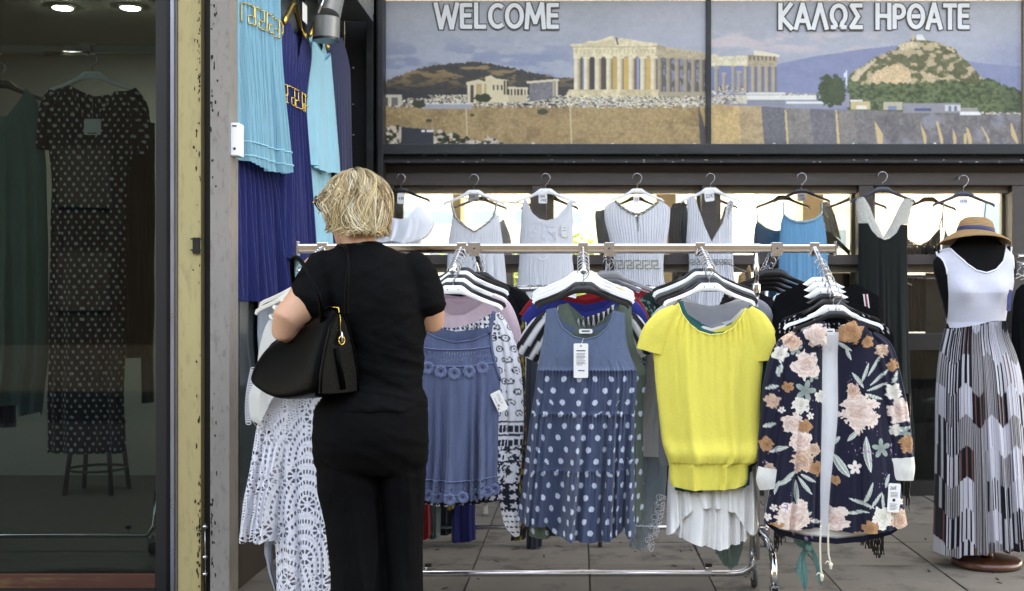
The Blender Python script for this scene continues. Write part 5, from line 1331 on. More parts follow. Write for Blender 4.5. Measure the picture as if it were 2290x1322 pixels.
sleeve(bk, [(1130, 648, 14), (1160, 668, 20), (1182, 700, 20)], col=plain((20, 20, 23), .2), mat_=C_black)

# ---- arm 2: polka dot dresses, striped blouse, blue and red tees
rh('a2', 4.735, .37, M_black_pl, "black hanger holding the blue polka dot dress")
rh('a2', 4.79, .40, M_black_pl, "black hanger holding the olive polka dot dress")
rh('a2', 4.85, .42, M_white_pl, "white hanger holding the striped blouse")
rh('a2', 4.91, .43, M_white_pl, "white hanger holding the royal blue tee")
rh('a2', 4.97, .43, M_white_pl, "white hanger with yellow foam grips holding the red tee")
def polka(base, yoke, ysplit, dot=(186, 196, 212), R=6.4, P=42.0, tiers=()):
    def f(px, py, a, s, q):
        u = a * 559; c = np.where((py < ysplit)[..., None], lin(yoke), lin(base)) * (.88 + .24 * fbm(a * 90, py / 14, 2))[..., None]
        row = np.floor(py / (P * .62)); jx = vnoise(row * 7.3, np.floor(u / P + .5 * (row % 2)) * 3.1, 3) * 8 - 4
        du = ((u / P + .5 * (row % 2)) % 1 - .5) * P + jx; dv = ((py / (P * .62)) % 1 - .5) * P * .62
        m = (np.hypot(du, dv) < R) & (py > ysplit + 3); c[m] = lin(dot)
        return c
    return f
def tier_gather(seams):
    def f(s, q, yp):
        o = 0
        for y in seams: o = o + .004 * np.exp(-((yp - y) / 5.0) ** 2) + .005 * np.sin(6.28 * s * 30 + 3 * np.sin(8 * s)) * np.exp(-np.clip(yp - y, 0, 99) / 26.0) * (yp > y)
        return o
    return f
pd = garment("polka_dot_dress", "blue tiered dress with white polka dots at the front of the rack", "dress", 4.735,
             [(690, 1222, 1396), (720, 1219, 1397), (760, 1214, 1400), (800, 1206, 1410), (835, 1200, 1424), (870, 1196, 1423), (930, 1187, 1420), (1000, 1178, 1419), (1060, 1170, 1418), (1130, 1162, 1420), (1205, 1155, 1422)],
             [(1222, 692), (1243, 688), (1248, 712), (1258, 732), (1284, 752), (1310, 758), (1336, 751), (1358, 732), (1368, 712), (1372, 694), (1396, 700)], back=[(1222, 692), (1243, 688), (1262, 722), (1310, 742), (1356, 722), (1372, 694), (1396, 700)],
             hem=[(1155, 1166), (1190, 1172), (1225, 1172), (1240, 1190), (1280, 1201), (1320, 1206), (1370, 1200), (1392, 1184), (1404, 1198), (1422, 1196)], back_hem=[(1155, 1150), (1422, 1170)],
             col=polka((62, 74, 98), (88, 103, 128), 828), T=(.02, .09), folds=fold_fn(41, 6, .034, .22, .8, .8), gather=tier_gather((828, 925, 1050)), nu=190, nv=260, seed=26)
M_bluecloth = mat("blue binding", (82, 97, 122), .85)
trim(pd, dense([(1243, 690), (1248, 713), (1258, 733), (1284, 753), (1310, 759), (1336, 752), (1358, 733), (1368, 713), (1372, 696)], 5), .003, "neck_binding", M_bluecloth, off=.0)
trim(pd, dense([(1396, 702), (1398, 740), (1402, 772), (1412, 806), (1424, 834)], 5), .003, "armhole_binding", M_bluecloth, off=.0)
tag_card(pd, 1299, 805, 32, 76, [('bar', -1.5, -34, 3, 3), ('text', "BOUTIQUE", 0, -21, 20, 3)] if False else [('bar', -1.5, -34, 3, 3), ('bar', -10, -23, 20, 2.2)] + [('bar', -10, y, w_, .9) for y, w_ in ((-16, 20), (-13, 18), (-10, 20), (-7, 19), (-4, 16), (0, 20), (3, 18), (6, 20), (9, 14))] + [('text', "~~", 1, 22, 14, 4)], off=.02, string=(1305, 757))
tag_card(None, 1310, 741, 30, 10, [('bar', -9, -2, 18, 3)], root=pd['root'], d=4.742, name="neck_label")
od = garment("olive_dress", "olive green polka dot dress hanging behind the blue one", "dress", 4.79,
             [(678, 1250, 1412), (720, 1244, 1413), (760, 1238, 1418), (800, 1226, 1430), (835, 1216, 1446), (900, 1206, 1440), (1000, 1196, 1438), (1100, 1188, 1440), (1205, 1182, 1442)],
             [(1250, 682), (1270, 678), (1290, 728), (1330, 744), (1370, 728), (1388, 678), (1412, 684)], back=[(1250, 682), (1270, 678), (1330, 730), (1388, 678), (1412, 684)], hem=[(1182, 1198), (1215, 1200), (1300, 1180), (1442, 1164)], col=polka((78, 90, 80), (92, 104, 92), 838), T=(.02, .07), folds=fold_fn(42, 5, .018, .25), nu=150, nv=200, seed=27)
def stripes(ang, per=24.0, c1=(212, 212, 210), c2=(38, 38, 42)):
    ca, sa = math.cos(ang), math.sin(ang)
    def f(px, py, a, s, q):
        v = (px * ca + py * sa) / per % 1; c = np.where((v < .5)[..., None], lin(c1), lin(c2)); return c * (.94 + .1 * fbm(px / 9, py / 9, 1))[..., None]
    return f
stb = garment("striped_blouse", "black and white striped blouse with short sleeves behind the polka dresses", "top", 4.85, [(690, 1225, 1395), (740, 1215, 1405), (900, 1222, 1400), (1000, 1222, 1400)],
              [(1225, 700), (1242, 690), (1262, 708), (1310, 722), (1352, 708), (1372, 690), (1395, 700)], back=[(1225, 700), (1242, 690), (1310, 712), (1372, 690), (1395, 700)], col=stripes(.0, 13), T=(.02, .04), seed=28, nu=120, nv=90)
sleeve(stb, [(1238, 700, 16), (1215, 738, 34), (1192, 778, 38), (1180, 800, 38)], col=stripes(.62, 25), nr=48, n=60)
sleeve(stb, [(1382, 700, 16), (1405, 730, 34), (1424, 765, 38), (1438, 798, 36)], col=stripes(-.62, 25), nr=48, n=60)
P = on_front(stb, [x for x, y in dense([(1243, 694), (1262, 710), (1310, 724), (1352, 710), (1372, 694)], 2)], [y for x, y in dense([(1243, 694), (1262, 710), (1310, 724), (1352, 710), (1372, 694)], 2)], .004)
rf = []; cc = []
for i, p in enumerate(P):
    for j in range(5): rf.append(p + np.array([.004 * math.sin(i * 1.0 + j), -.010 * math.sin(j / 4 * 3.1) - .004 * math.sin(i * .9), .026 - .013 * j])); cc.append(lin((214, 214, 212)) if (i // 3) % 2 else lin((36, 36, 40)))
obj_np("ruffle", np.array(rf), gfaces(len(P), 5), C_cotton, stb['root'], col=np.array(cc), uv=np.array(rf)[:, [0, 2]])
for (d_, lab, c_, dyy, nm, dx) in ((4.91, "royal blue tee behind the striped blouse", (36, 48, 122), -8, "blue_tee", 0), (4.97, "dark red tee behind the royal blue one", (140, 24, 32), -18, "red_tee", -4)):
    t_ = garment(nm, lab, "top", d_, [(675 + dyy, 1222, 1392), (720 + dyy, 1208, 1408), (1000, 1215, 1400)], [(1222, 684 + dyy), (1242, 675 + dyy), (1270, 698 + dyy), (1310, 706 + dyy), (1348, 698 + dyy), (1372, 675 + dyy), (1392, 684 + dyy)], back=[(1222, 684 + dyy), (1242, 675 + dyy), (1310, 690 + dyy), (1372, 675 + dyy), (1392, 684 + dyy)], col=plain(c_, .08), mat_=C_knit, seed=29)
    sleeve(t_, [(1236, 684 + dyy, 14), (1208 + dx, 704 + dyy, 24), (1186 + dx, 735 + dyy, 26)], col=plain(c_, .08), mat_=C_knit)
    sleeve(t_, [(1380, 684 + dyy, 14), (1412, 704 + dyy, 24), (1432, 740 + dyy, 24)], col=plain(c_, .08), mat_=C_knit)
for px, s_ in ((1232, .5), (1388, -.5)):
    t = thing("foam_grip", "mustard foam grip slid over the %s end of the white hanger behind the striped blouse" % ("left" if s_ > 0 else "right"), "grip", tuple(W(px, 660, 4.955)))
    P = [W(px - 24 * (1 if s_ > 0 else -1), 664, 4.953), W(px, 652, 4.953), W(px + 14 * (1 if s_ > 0 else -1), 646, 4.953)]
    MB().tube(P, [.009, .012, .010], 8).build("sleeve", mat("mustard foam", (196, 160, 74), .8), t, smooth=True)
rh('b2', 5.22, .42, M_clear_pl, "clear plastic hanger on the back arm right of the polka dress"); rh('b2', 5.30, .42, M_clear_pl, "second clear hanger on the back arm right of the polka dress")
gb = garment("dark_red_top", "dark red top on the back arm behind the striped blouse", "top", 5.30, [(650, 1296, 1446), (690, 1280, 1462), (900, 1290, 1455)], [(1296, 662), (1330, 650), (1370, 668), (1416, 650), (1446, 664)], col=plain((146, 26, 34), .1), mat_=C_knit, seed=31)
sleeve(gb, [(1428, 658, 14), (1452, 672, 18), (1470, 700, 18)], col=plain((146, 26, 34), .1), mat_=C_knit)
gb = garment("green_sequin_top", "dark green printed top on the back arm beside the dark red one", "top", 5.22, [(664, 1300, 1458), (700, 1290, 1470), (900, 1296, 1462)], [(1300, 676), (1340, 664), (1380, 684), (1430, 664), (1458, 676)], col=lambda px, py, a, s, q: np.where((fbm(px / 3, py / 3, 2) > .62)[..., None], lin((120, 150, 140)), lin((24, 44, 42))), mat_=C_knit, seed=32, nu=90, nv=90)
sleeve(gb, [(1440, 672, 14), (1464, 668, 16), (1486, 690, 14)], col=plain((24, 44, 42), .2), mat_=C_knit)

# ---- arm 3: yellow top and white layers
rh('a3', 4.735, .37, M_white_pl, "white hanger holding the yellow top")
rh('a3', 4.78, .40, M_black_pl, "black hanger holding the teal twin of the yellow top")
rh('a3', 4.83, .42, M_black_pl, "black hanger holding the long white dress")
rh('a3', 4.88, .42, M_grey_pl, "grey hanger holding the sheer grey top")
rh('a3', 4.94, .43, M_white_pl, "white hanger holding the lace-cuffed blouse")
rh('a3', 5.00, .43, M_black_pl, "black hanger nearest the bar above the yellow top, with purple ribbon")
def blouson(seam, y_end):
    def f(s, q, yp):
        return .016 * np.exp(-((yp - (seam - 20)) / 22.0) ** 2) - .006 * (yp > seam) + .0016 * np.sin(6.28 * s * 23 + 6 * np.sin(7 * s)) * np.exp(-np.abs(yp - seam) / 9.0) + .005 * np.sin(6.28 * s * 19 + 5 * np.sin(7 * s)) * np.exp(-np.clip(yp - 742, 0, 400) / 55.0) * sm(690, 735, yp) * sm(.40, .26, np.abs(s - .5))
    return f
YEL = (240, 224, 104)
YP = [(678, 1513, 1668), (692, 1496, 1688), (715, 1474, 1700), (745, 1464, 1706), (785, 1460, 1708), (820, 1463, 1706), (860, 1466, 1702), (930, 1474, 1699), (985, 1480, 1703), (1015, 1488, 1701), (1032, 1494, 1692), (1042, 1496, 1673), (1070, 1497, 1672), (1092, 1503, 1664)]
YN = [(1497, 690), (1516, 678), (1524, 702), (1540, 724), (1562, 741), (1588, 749), (1614, 746), (1638, 734), (1656, 712), (1666, 690), (1690, 694)]
yt = garment("yellow_top", "bright yellow loose blouse with gathered neck at the front of the rack", "top", 4.735, YP, YN, back=[(1497, 690), (1516, 678), (1526, 700), (1545, 722), (1590, 742), (1636, 726), (1654, 706), (1666, 688), (1690, 694)], hem=[(1500, 1086), (1530, 1092), (1590, 1093), (1640, 1091), (1666, 1082)], col=lambda px, py, a, s, q: plain(YEL, .05)(px, py, a, s, q), mat_=C_linen, T=(.02, .055), folds=fold_fn(51, 3, .014, .1, .6, sharp=1.0), gather=blouson(1034, 1092), nu=140, nv=170, seed=33, waver=0)
YC = plain(YEL, .05)
sleeve(yt, [(1512, 690, 12), (1484, 716, 24), (1462, 752, 30), (1452, 786, 30)], col=YC, mat_=C_linen, depth=.45, dyo=-.006)
sleeve(yt, [(1672, 692, 12), (1694, 720, 24), (1708, 760, 30), (1713, 806, 28)], col=YC, mat_=C_linen, depth=.45, dyo=-.006)
trim(yt, dense(YN[1:-1], 4), .0028, "neck_edge", mat("yellow edge", YEL, .85), off=.001)
tag_card(None, 1713, 838, 9, 34, [], root=yt['root'], d=4.78, name="hang_tag")
tl = garment("teal_blouse", "teal twin of the yellow blouse hanging right behind it", "top", 4.78, [(a - 4, b + 6, c + 10) for a, b, c in YP], [(a + 10, b - 6) for a, b in YN], back=[(1510, 690), (1526, 674), (1536, 700), (1600, 738), (1650, 716), (1676, 682), (1700, 690)], hem=[(1500, 1096), (1560, 1098), (1600, 1090), (1690, 1086)], col=plain((34, 104, 106), .08), mat_=C_linen, folds=fold_fn(52, 6, .02, .05), seed=34, waver=0)
wd = garment("long_white_dress", "long white layered dress whose skirt shows under the yellow top", "dress", 4.83, [(690, 1505, 1675), (760, 1500, 1690), (1000, 1498, 1692), (1120, 1492, 1690), (1222, 1486, 1692)], [(1505, 698), (1520, 690), (1545, 720), (1590, 734), (1640, 720), (1660, 690), (1675, 698)], back=[(1505, 698), (1520, 690), (1540, 712), (1590, 728), (1636, 716), (1660, 690), (1675, 698)], hem=[(1486, 1194), (1500, 1188), (1530, 1202), (1560, 1210), (1600, 1222), (1640, 1212), (1670, 1196), (1692, 1190)], col=plain((238, 236, 232), .03), mat_=C_cotton, T=(.02, .08), folds=fold_fn(53, 7, .024, .3), seed=35, nu=110)
garment("overlay", "", "", 4.80, [(1040, 1500, 1688), (1120, 1496, 1692), (1200, 1490, 1694)], [(1500, 1042), (1688, 1042)], hem=[(1490, 1196), (1506, 1186), (1530, 1150), (1552, 1130), (1600, 1132), (1640, 1142), (1656, 1168), (1672, 1190), (1694, 1188)], col=plain((240, 238, 234), .03), root=wd['root'], pname=("overlay", "overlay_back"), T=(.03, .07), folds=fold_fn(54, 8, .022, .0, .5), seed=36, nu=110)
tag_card(None, 1549, 731, 16, 8, [('text', "M&V", 0, 0, 13, 5)], root=wd['root'], d=4.80, name="neck_label", ink=M_inkblack)
sg = garment("sheer_grey_top", "sheer grey blouse behind the yellow top's open neck", "top", 4.88, [(672, 1515, 1668), (700, 1480, 1712), (760, 1470, 1722), (1040, 1475, 1708)], [(1488, 688), (1520, 672), (1560, 690), (1590, 694), (1630, 688), (1664, 672), (1704, 690)], back=[(1488, 688), (1520, 672), (1590, 684), (1664, 672), (1704, 690)], col=plain((176, 178, 186), .05), mat_=C_sheer, seed=37)
sleeve(sg, [(1680, 680, 18), (1706, 700, 20), (1716, 760, 16), (1716, 860, 14)], col=plain((176, 178, 186), .05), mat_=C_sheer)
LW = plain((206, 204, 200), .05)
lb = garment("lace_cuff_blouse", "off-white blouse with lace-edged flared sleeves left of the yellow top", "top", 4.94, [(664, 1522, 1666), (700, 1500, 1690), (980, 1500, 1690)], [(1510, 684), (1530, 664), (1590, 690), (1656, 664), (1680, 684)], col=LW, seed=38)
sleeve(lb, [(1520, 680, 16), (1478, 720, 24), (1466, 800, 20), (1462, 880, 26), (1450, 950, 30), (1446, 1020, 32)], col=LW, n=60, nr=40, hole=lambda px, py, a, s, q: (py > 1006) & (np.hypot((px / 5 % 1 - .5), (py / 5 % 1 - .5)) < .33))
sleeve(lb, [(1666, 680, 16), (1700, 740, 20), (1708, 900, 22), (1704, 1020, 24)], col=LW)
scf = garment("embroidered_scarf", "pale blue sheer scarf with white embroidered edge under the polka dress", "scarf", 4.98, [(900, 1438, 1500), (1040, 1424, 1492), (1140, 1412, 1486), (1240, 1404, 1474)], [(1438, 902), (1500, 902)], hem=[(1404, 1222), (1420, 1228), (1440, 1226), (1456, 1196), (1474, 1170), (1486, 1146)], col=plain((158, 176, 188), .06), mat_=C_sheer, T=(.012, .03), folds=fold_fn(56, 4, .02, 0), seed=39)
es = MB(); r_ = random.Random(5)
for k in range(46):
    t_ = r_.random(); x = 1478 - 30 * t_ ** 1.5 + r_.uniform(-9, 9); y = 1110 + 112 * t_ + r_.uniform(-4, 4); rad = r_.uniform(2.5, 6.5)
    P = on_front(scf, [x + rad * math.cos(a) for a in np.linspace(0, 5.6, 9)], [y + rad * math.sin(a) for a in np.linspace(0, 5.6, 9)], .004); es.tube(P, .0016, 4)
es.build("embroidery", mat("white thread", (236, 236, 242), .8), scf['root'], smooth=True, kind="stuff")
garment("teal_scarf", "sheer teal scarf end hanging below the long white dress", "scarf", 4.90, [(1150, 1600, 1668), (1210, 1592, 1662), (1274, 1616, 1650)], [(1600, 1152), (1668, 1152)], hem=[(1592, 1222), (1616, 1262), (1634, 1274), (1650, 1262), (1664, 1230)], col=plain((88, 138, 134), .08), mat_=C_sheer, T=(.01, .02), seed=40)
rib = thing("purple_ribbon", "purple and white ribbon wound on the hanger above the yellow top", "ribbon", tuple(W(1656, 668, 4.99)))
for k in range(6):
    p = W(1634 + k * 8, 660 + k * 5.2, 4.99); MB().tube([p + np.array([-.006, 0, .004]), p + np.array([.006, 0, -.005])], .0105, 8).build("wrap", mat("purple cloth", (110, 76, 150), .7) if k % 2 or k > 3 else M_paper, rib, smooth=True)

# ---- arm 4: floral jacket, black tops
rh('a4', 4.665, .34, M_black_pl, "black hanger holding the floral jacket")
rh('a4', 4.715, .40, M_white_pl, "white hanger right behind the floral jacket")
rh('a4', 4.765, .40, M_black_pl, "black hanger second behind the floral jacket"); rh('a4', 4.815, .40, M_black_pl, "black hanger third behind the floral jacket")
rh('a4', 4.865, .40, M_white_pl, "white hanger fourth behind the floral jacket"); rh('a4', 4.915, .40, M_white_pl, "white hanger fifth behind the floral jacket"); rh('a4', 4.965, .40, M_white_pl, "white hanger sixth behind the floral jacket, highest on the arm")
NAVY = (24, 26, 46)
def zj(x, y): return 1680 + x / 1.8825, 620 + y / 1.8825
ROSES = [(225, 370, 60, 0), (165, 270, 40, 1), (445, 565, 84, 0), (165, 610, 45, 0), (215, 625, 32, 2), (200, 690, 50, 0), (205, 770, 50, 1), (265, 800, 30, 2), (258, 722, 30, 1), (200, 535, 36, 3), (285, 500, 27, 3), (540, 310, 30, 1), (482, 270, 27, 2), (620, 560, 55, 0), (650, 700, 38, 2), (592, 480, 36, 3), (598, 640, 26, 3), (420, 475, 30, 1), (268, 240, 52, 0), (405, 225, 52, 2), (170, 1005, 78, 0), (345, 1012, 58, 0), (540, 1000, 48, 3), (488, 1045, 36, 2), (622, 1015, 48, 1), (352, 850, 20, 2), (85, 520, 32, 1), (120, 320, 34, 3), (60, 700, 30, 2), (75, 800, 24, 1), (95, 1060, 40, 2), (590, 370, 26, 2), (430, 1105, 44, 2), (255, 1105, 36, 0), (150, 460, 24, 2), (700, 1020, 40, 3)]
TONES = [((236, 218, 206), (196, 150, 136)), ((222, 190, 168), (164, 116, 92)), ((194, 146, 106), (130, 86, 58)), ((234, 228, 216), (190, 182, 166))]
STARS = [(425, 795, 30), (240, 580, 17), (90, 965, 17), (135, 960, 22), (65, 1005, 17), (125, 556, 15), (620, 940, 16)]
GREENS = [(220, 475, 46), (535, 715, 42), (180, 300, 30), (250, 410, 30), (640, 650, 28)]
LEAVES = [(475, 740, 150, 1.45, 30), (370, 790, 110, 1.0, 34), (470, 400, 90, -1.2, 14), (510, 370, 110, -1.0, 13), (530, 420, 110, -.7, 13), (520, 460, 100, -.35, 13), (440, 430, 80, -2.2, 16), (505, 500, 80, .3, 14), (420, 660, 70, 2.4, 20), (150, 830, 80, 2.4, 16), (120, 860, 90, 2.6, 16), (180, 900, 110, 1.5, 18), (215, 870, 100, .9, 17), (230, 840, 80, .5, 15), (480, 900, 100, -1.2, 15), (450, 940, 110, 3.5, 15), (430, 980, 100, 3.05, 15), (510, 930, 90, -.9, 14), (540, 940, 80, -1.6, 14), (85, 460, 60, 2.9, 16), (75, 620, 60, 2.9, 18), (110, 720, 80, 2.8, 20), (115, 390, 60, 1.9, 20), (385, 290, 70, .6, 15), (400, 320, 60, 1.2, 14), (220, 1000, 70, -.6, 16), (260, 1020, 50, .2, 18), (100, 880, 60, 1.9, 15), (560, 850, 60, 1.9, 16), (350, 690, 60, 2.2, 18), (640, 640, 60, -.4, 18), (600, 420, 60, -1.1, 18), (310, 450, 50, -1.9, 16), (330, 610, 60, 1.8, 16)]
def floral(px, py, a=None, s=None, q=None):
    X = (px - 1680) * 1.8825; Y = (py - 620) * 1.8825
    c = np.broadcast_to(lin(NAVY), px.shape + (3,)) * (.85 + .3 * fbm(px / 6, py / 6, 1))[..., None]
    def box(x, y, r): return (np.abs(X - x) < r) & (np.abs(Y - y) < r)
    for x, y, L, an, w in LEAVES:
        m = box(x, y, L * .6 + 4); xs, ys = X[m] - x, Y[m] - y
        u = (xs * math.cos(an) + ys * math.sin(an)) / (L / 2); v = (-xs * math.sin(an) + ys * math.cos(an)) / (w / 2) + .25 * u * u
        ins = (np.abs(u) < 1) & (np.abs(v) < (1 - u * u) ** .8)
        base = lin((188, 196, 184)) * (.55 + .45 * np.clip(.5 - v * .6, 0, 1))[..., None]; base[np.abs(v) < .12] = lin((226, 232, 226)); base[(np.abs(v) > .78 * (1 - u * u) ** .8)] = lin((208, 216, 208))
        t = c[m]; t[ins] = base[ins]; c[m] = t
    for x, y, r in GREENS:
        m = box(x, y, r); xs, ys = X[m] - x, Y[m] - y; rho = np.hypot(xs, ys) / r; th = np.arctan2(ys, xs)
        ins = rho < .35 + .65 * np.abs(np.cos(2.5 * th + x)) ** 1.4; t = c[m]; cc_ = lin((150, 164, 156)) * (.6 + .5 * rho)[..., None]; t[ins] = cc_[ins]; c[m] = t
    for x, y, r, k in ROSES:
        r = r * .92
        m = box(x, y, r * 1.25); xs, ys = X[m] - x, Y[m] - y; xs = xs + (fbm(xs / 14 + 60 + x, ys / 14 + 60, 1, 2) - .5) * r * .55; ys = ys + (fbm(xs / 14 + 90, ys / 14 + 60 + y, 4, 2) - .5) * r * .55; rho = np.hypot(xs, ys) / r; th = np.arctan2(ys, xs)
        wob = 1 + .13 * np.sin(5 * th + x) + .07 * np.sin(9 * th + y)
        ins = rho < wob; l, dk = lin(TONES[k][0]), lin(TONES[k][1])
        sp = rho * (7 + k) + .9 * np.sin(2 * th + x) + .6 * np.sin(3 * th - y) + th * .5
        f = np.clip(.22 + .26 * np.sin(sp * 2.3) + .45 * np.exp(-(rho * 2.2) ** 2) + .25 * (fbm(xs / 9 + 40, ys / 9 + 40, 2) - .5), 0, 1)[..., None]
        cc_ = l * (1 - f) + dk * f; edge_ = (rho > wob - .10); cc_[edge_] = l; t = c[m]; t[ins] = cc_[ins]; c[m] = t
    for x, y, r in STARS:
        m = box(x, y, r); xs, ys = X[m] - x, Y[m] - y; rho = np.hypot(xs, ys) / r; th = np.arctan2(ys, xs)
        ins = rho < .42 + .58 * np.abs(np.cos(2.5 * th + x)); t = c[m]; cc_ = np.where((rho < .2)[..., None], lin((196, 160, 120)), lin((236, 226, 220))); t[ins] = cc_[ins]; c[m] = t
    n = vnoise(X / 7, Y / 7, 5) * (fbm(X / 60, Y / 60, 3) > .66); c[n > .84] = lin((170, 140, 170))
    return c
LIN = plain((232, 232, 232), .06)
DJ = 4.665
def lining_c(px, py, a, s, q):
    c = LIN(px, py, a, s, q); hm_ = np.interp(px, [1706, 1740, 1800, 1870, 1930, 1990, 2024], [1172, 1196, 1210, 1217, 1211, 1196, 1176]); m = py > hm_ - 15; c[m] = floral(px, py + 60)[m]; return c
# back panel with the white lining showing in the gap and below the front hem
fj = garment("floral_jacket", "navy open jacket printed with roses and leaves, sleeves turned up", "jacket", DJ, [(728, 1800, 1925), (745, 1775, 1950), (800, 1752, 1972), (900, 1744, 1982), (1000, 1734, 1996), (1100, 1720, 2014), (1216, 1706, 2024)],
             [(1800, 752), (1830, 746), (1862, 742), (1892, 744), (1925, 750)], back=[(1800, 738), (1840, 734), (1862, 738), (1890, 734), (1925, 738)], hem=[(1706, 1172), (1740, 1196), (1800, 1210), (1870, 1217), (1930, 1211), (1990, 1196), (2024, 1176)], col=lining_c, bcol=floral, T=(-.012, -.020), folds=fold_fn(61, 5, .010, .3), seed=41, pname=("lining", "back"), nu=90, nv=80)
jl = garment("p", "", "", DJ, [(722, 1800, 1840), (745, 1776, 1840), (800, 1752, 1839), (900, 1744, 1838), (1000, 1734, 1836), (1100, 1720, 1834), (1185, 1703, 1834)], [(1778, 748), (1806, 730), (1830, 722), (1840, 724)], hem=[(1703, 1166), (1740, 1176), (1780, 1180), (1834, 1176)], col=floral, bcol=LIN, root=fj['root'], pname=("left_front", "left_facing"), T=(.035, .06), folds=fold_fn(62, 3, .012, .2), nu=110, nv=300, seed=42, waver=0)
jr = garment("p", "", "", DJ, [(722, 1882, 1925), (745, 1876, 1950), (800, 1873, 1970), (900, 1874, 1984), (950, 1872, 1988), (1000, 1866, 1998), (1100, 1856, 2016), (1200, 1850, 2034)], [(1882, 728), (1904, 722), (1925, 730), (1946, 742)], hem=[(1850, 1182), (1900, 1186), (1950, 1186), (2000, 1180), (2034, 1172)], col=floral, bcol=LIN, root=fj['root'], pname=("right_front", "right_facing"), T=(.035, .06), folds=fold_fn(63, 3, .012, .2), nu=140, nv=300, seed=43, waver=0)
sleeve(fj, [(1788, 752, 20), (1762, 790, 34), (1744, 860, 36), (1732, 940, 32), (1724, 1000, 29), (1722, 1055, 27)], col=floral, nr=70, n=160, depth=.5, dyo=.01)
sleeve(fj, [(1940, 752, 20), (1966, 790, 34), (1984, 860, 35), (2000, 930, 33), (2010, 990, 31), (2012, 1030, 32)], col=floral, nr=70, n=160, depth=.5, dyo=.0)
CUFF = plain((226, 224, 216), .05)
sleeve(fj, [(1722, 1046, 26), (1719, 1070, 28), (1722, 1092, 24)], col=CUFF, name="cuff", depth=.62, n=12)
sleeve(fj, [(2010, 1022, 34), (2011, 1048, 35), (2010, 1072, 33)], col=CUFF, name="cuff", depth=.62, n=12)
# collar flaps
for nm, pts in (("collar", [(1800, 738), (1806, 728), (1828, 718), (1842, 722), (1842, 770), (1822, 776), (1806, 764)]), ("collar", [(1882, 724), (1902, 716), (1930, 726), (1936, 744), (1920, 762), (1896, 772), (1878, 764)])):
    cxm = np.mean([p[0] for p in pts]); cym = np.mean([p[1] for p in pts]); V = []; cl = []
    for k in np.linspace(0, 1, 14):
        for p in dense(pts + [pts[0]], 3):
            x = cxm + (p[0] - cxm) * k; y = cym + (p[1] - cym) * k; w = W(x, y, DJ); w[1] -= .058 + .010 * (1 - k * k); V.append(w); cl.append((x, y))
    cl = np.array(cl); nn = len(dense(pts + [pts[0]], 3)); obj_np(nm, np.array(V), gfaces(14, nn), C_cotton, fj['root'], col=floral(cl[:, 0], cl[:, 1]), uv=np.array(V)[:, [0, 2]])
tag_card(jr, 1990, 1108, 27, 64, [('text', "26€", -3, -22, 14, 8)] + [('bar', -8, y, 16, .9) for y in (-12, -9, -6, -3)] + [('bar', -3, 2, 6, 6)] + [('bar', -8, y, w_, .9) for y, w_ in ((13, 16), (16, 13), (19, 16), (22, 15), (25, 12))], off=.02, tilt=.06)
tag_card(None, 1856, 742, 22, 14, [('bar', -6, -2, 12, 2)], root=fj['root'], d=DJ + .0, name="neck_label", m=M_white_pl)
M_rope = mat("cream cotton rope", (218, 208, 186), .9, 0, var=.2, vscale=120)
for pts in ([(1836, 1176), (1834, 1220), (1835, 1262), (1838, 1288)], [(1853, 1172), (1852, 1210), (1853, 1240), (1858, 1262)]):
    q = dense(pts, 1.6); mb = MB()
    for ph in (0, 2.1, 4.2):
        mb.tube([W(x, y, DJ - .065) + np.array([.0018 * math.cos(i * .8 + ph), .0018 * math.sin(i * .8 + ph), 0]) for i, (x, y) in enumerate(q)], .0022, 5)
    e = W(pts[-1][0], pts[-1][1], DJ - .065); mb.lathe([(.002, .008), (.0075, .004), (.0085, -.003), (.005, -.010), (.006, -.016), (.001, -.022)], tuple(e), 10)
    mb.tube([e + np.array([0, 0, .004]), e + np.array([-.014, 0, .012]), e + np.array([-.022, 0, .002])], .003, 6)
    mb.build("drawcord", M_rope, fj['root'], smooth=True)
BLK = plain((12, 12, 14), .3)
def pearls(px, py, a, s, q):
    c = BLK(px, py, a, s, q); r = np.hypot((px / 11 % 1 - .5) * 11, (py / 9 % 1 - .5) * 9); c[(r < 1.8) & (vnoise(px / 11, py / 9, 3) > .45) & (py < 745)] = lin((210, 210, 212)); return c
fb = garment("black_fringe_top", "black pearl-dotted top with long beaded fringe behind the floral jacket", "top", 4.715, [(690, 1770, 1950), (720, 1742, 1980), (760, 1732, 2000), (900, 1740, 1990), (1185, 1732, 1978)], [(1745, 722), (1790, 700), (1830, 716), (1862, 724), (1894, 716), (1930, 700), (1985, 730)], col=pearls, mat_=C_black, T=(.008, .012), folds=fold_fn(64, 4, .006), seed=44, nu=140, nv=120)
fr_ = MB(); r_ = random.Random(8)
for x0, x1, ya, yb in ((1732, 1770, 1240, 1190), (1908, 1980, 1195, 1268)):
    for k in range(int((x1 - x0) / 2.6)):
        x = x0 + k * 2.6; t_ = (x - x0) / (x1 - x0); L = ya + (yb - ya) * t_ + r_.uniform(-8, 8)
        if x > 1968: L -= 20
        q = [(x + r_.uniform(-1.5, 1.5), y) for y in np.arange(1150, L, 7)]
        fr_.tube([W(a_, b_, 4.74) for a_, b_ in q], [.0022 + .0012 * (i % 2) for i in range(len(q))], 4)
for k in range(10):
    x = 2020 + r_.uniform(-8, 14); fr_.tube([W(x + r_.uniform(-2, 2), y, 4.76) for y in np.arange(880, 1130 + r_.uniform(-20, 20), 9)], .003, 4)
fr_.build("beaded_fringe", mat("black beads", (16, 16, 18), .35, 0, var=.3), fb['root'], kind="stuff")
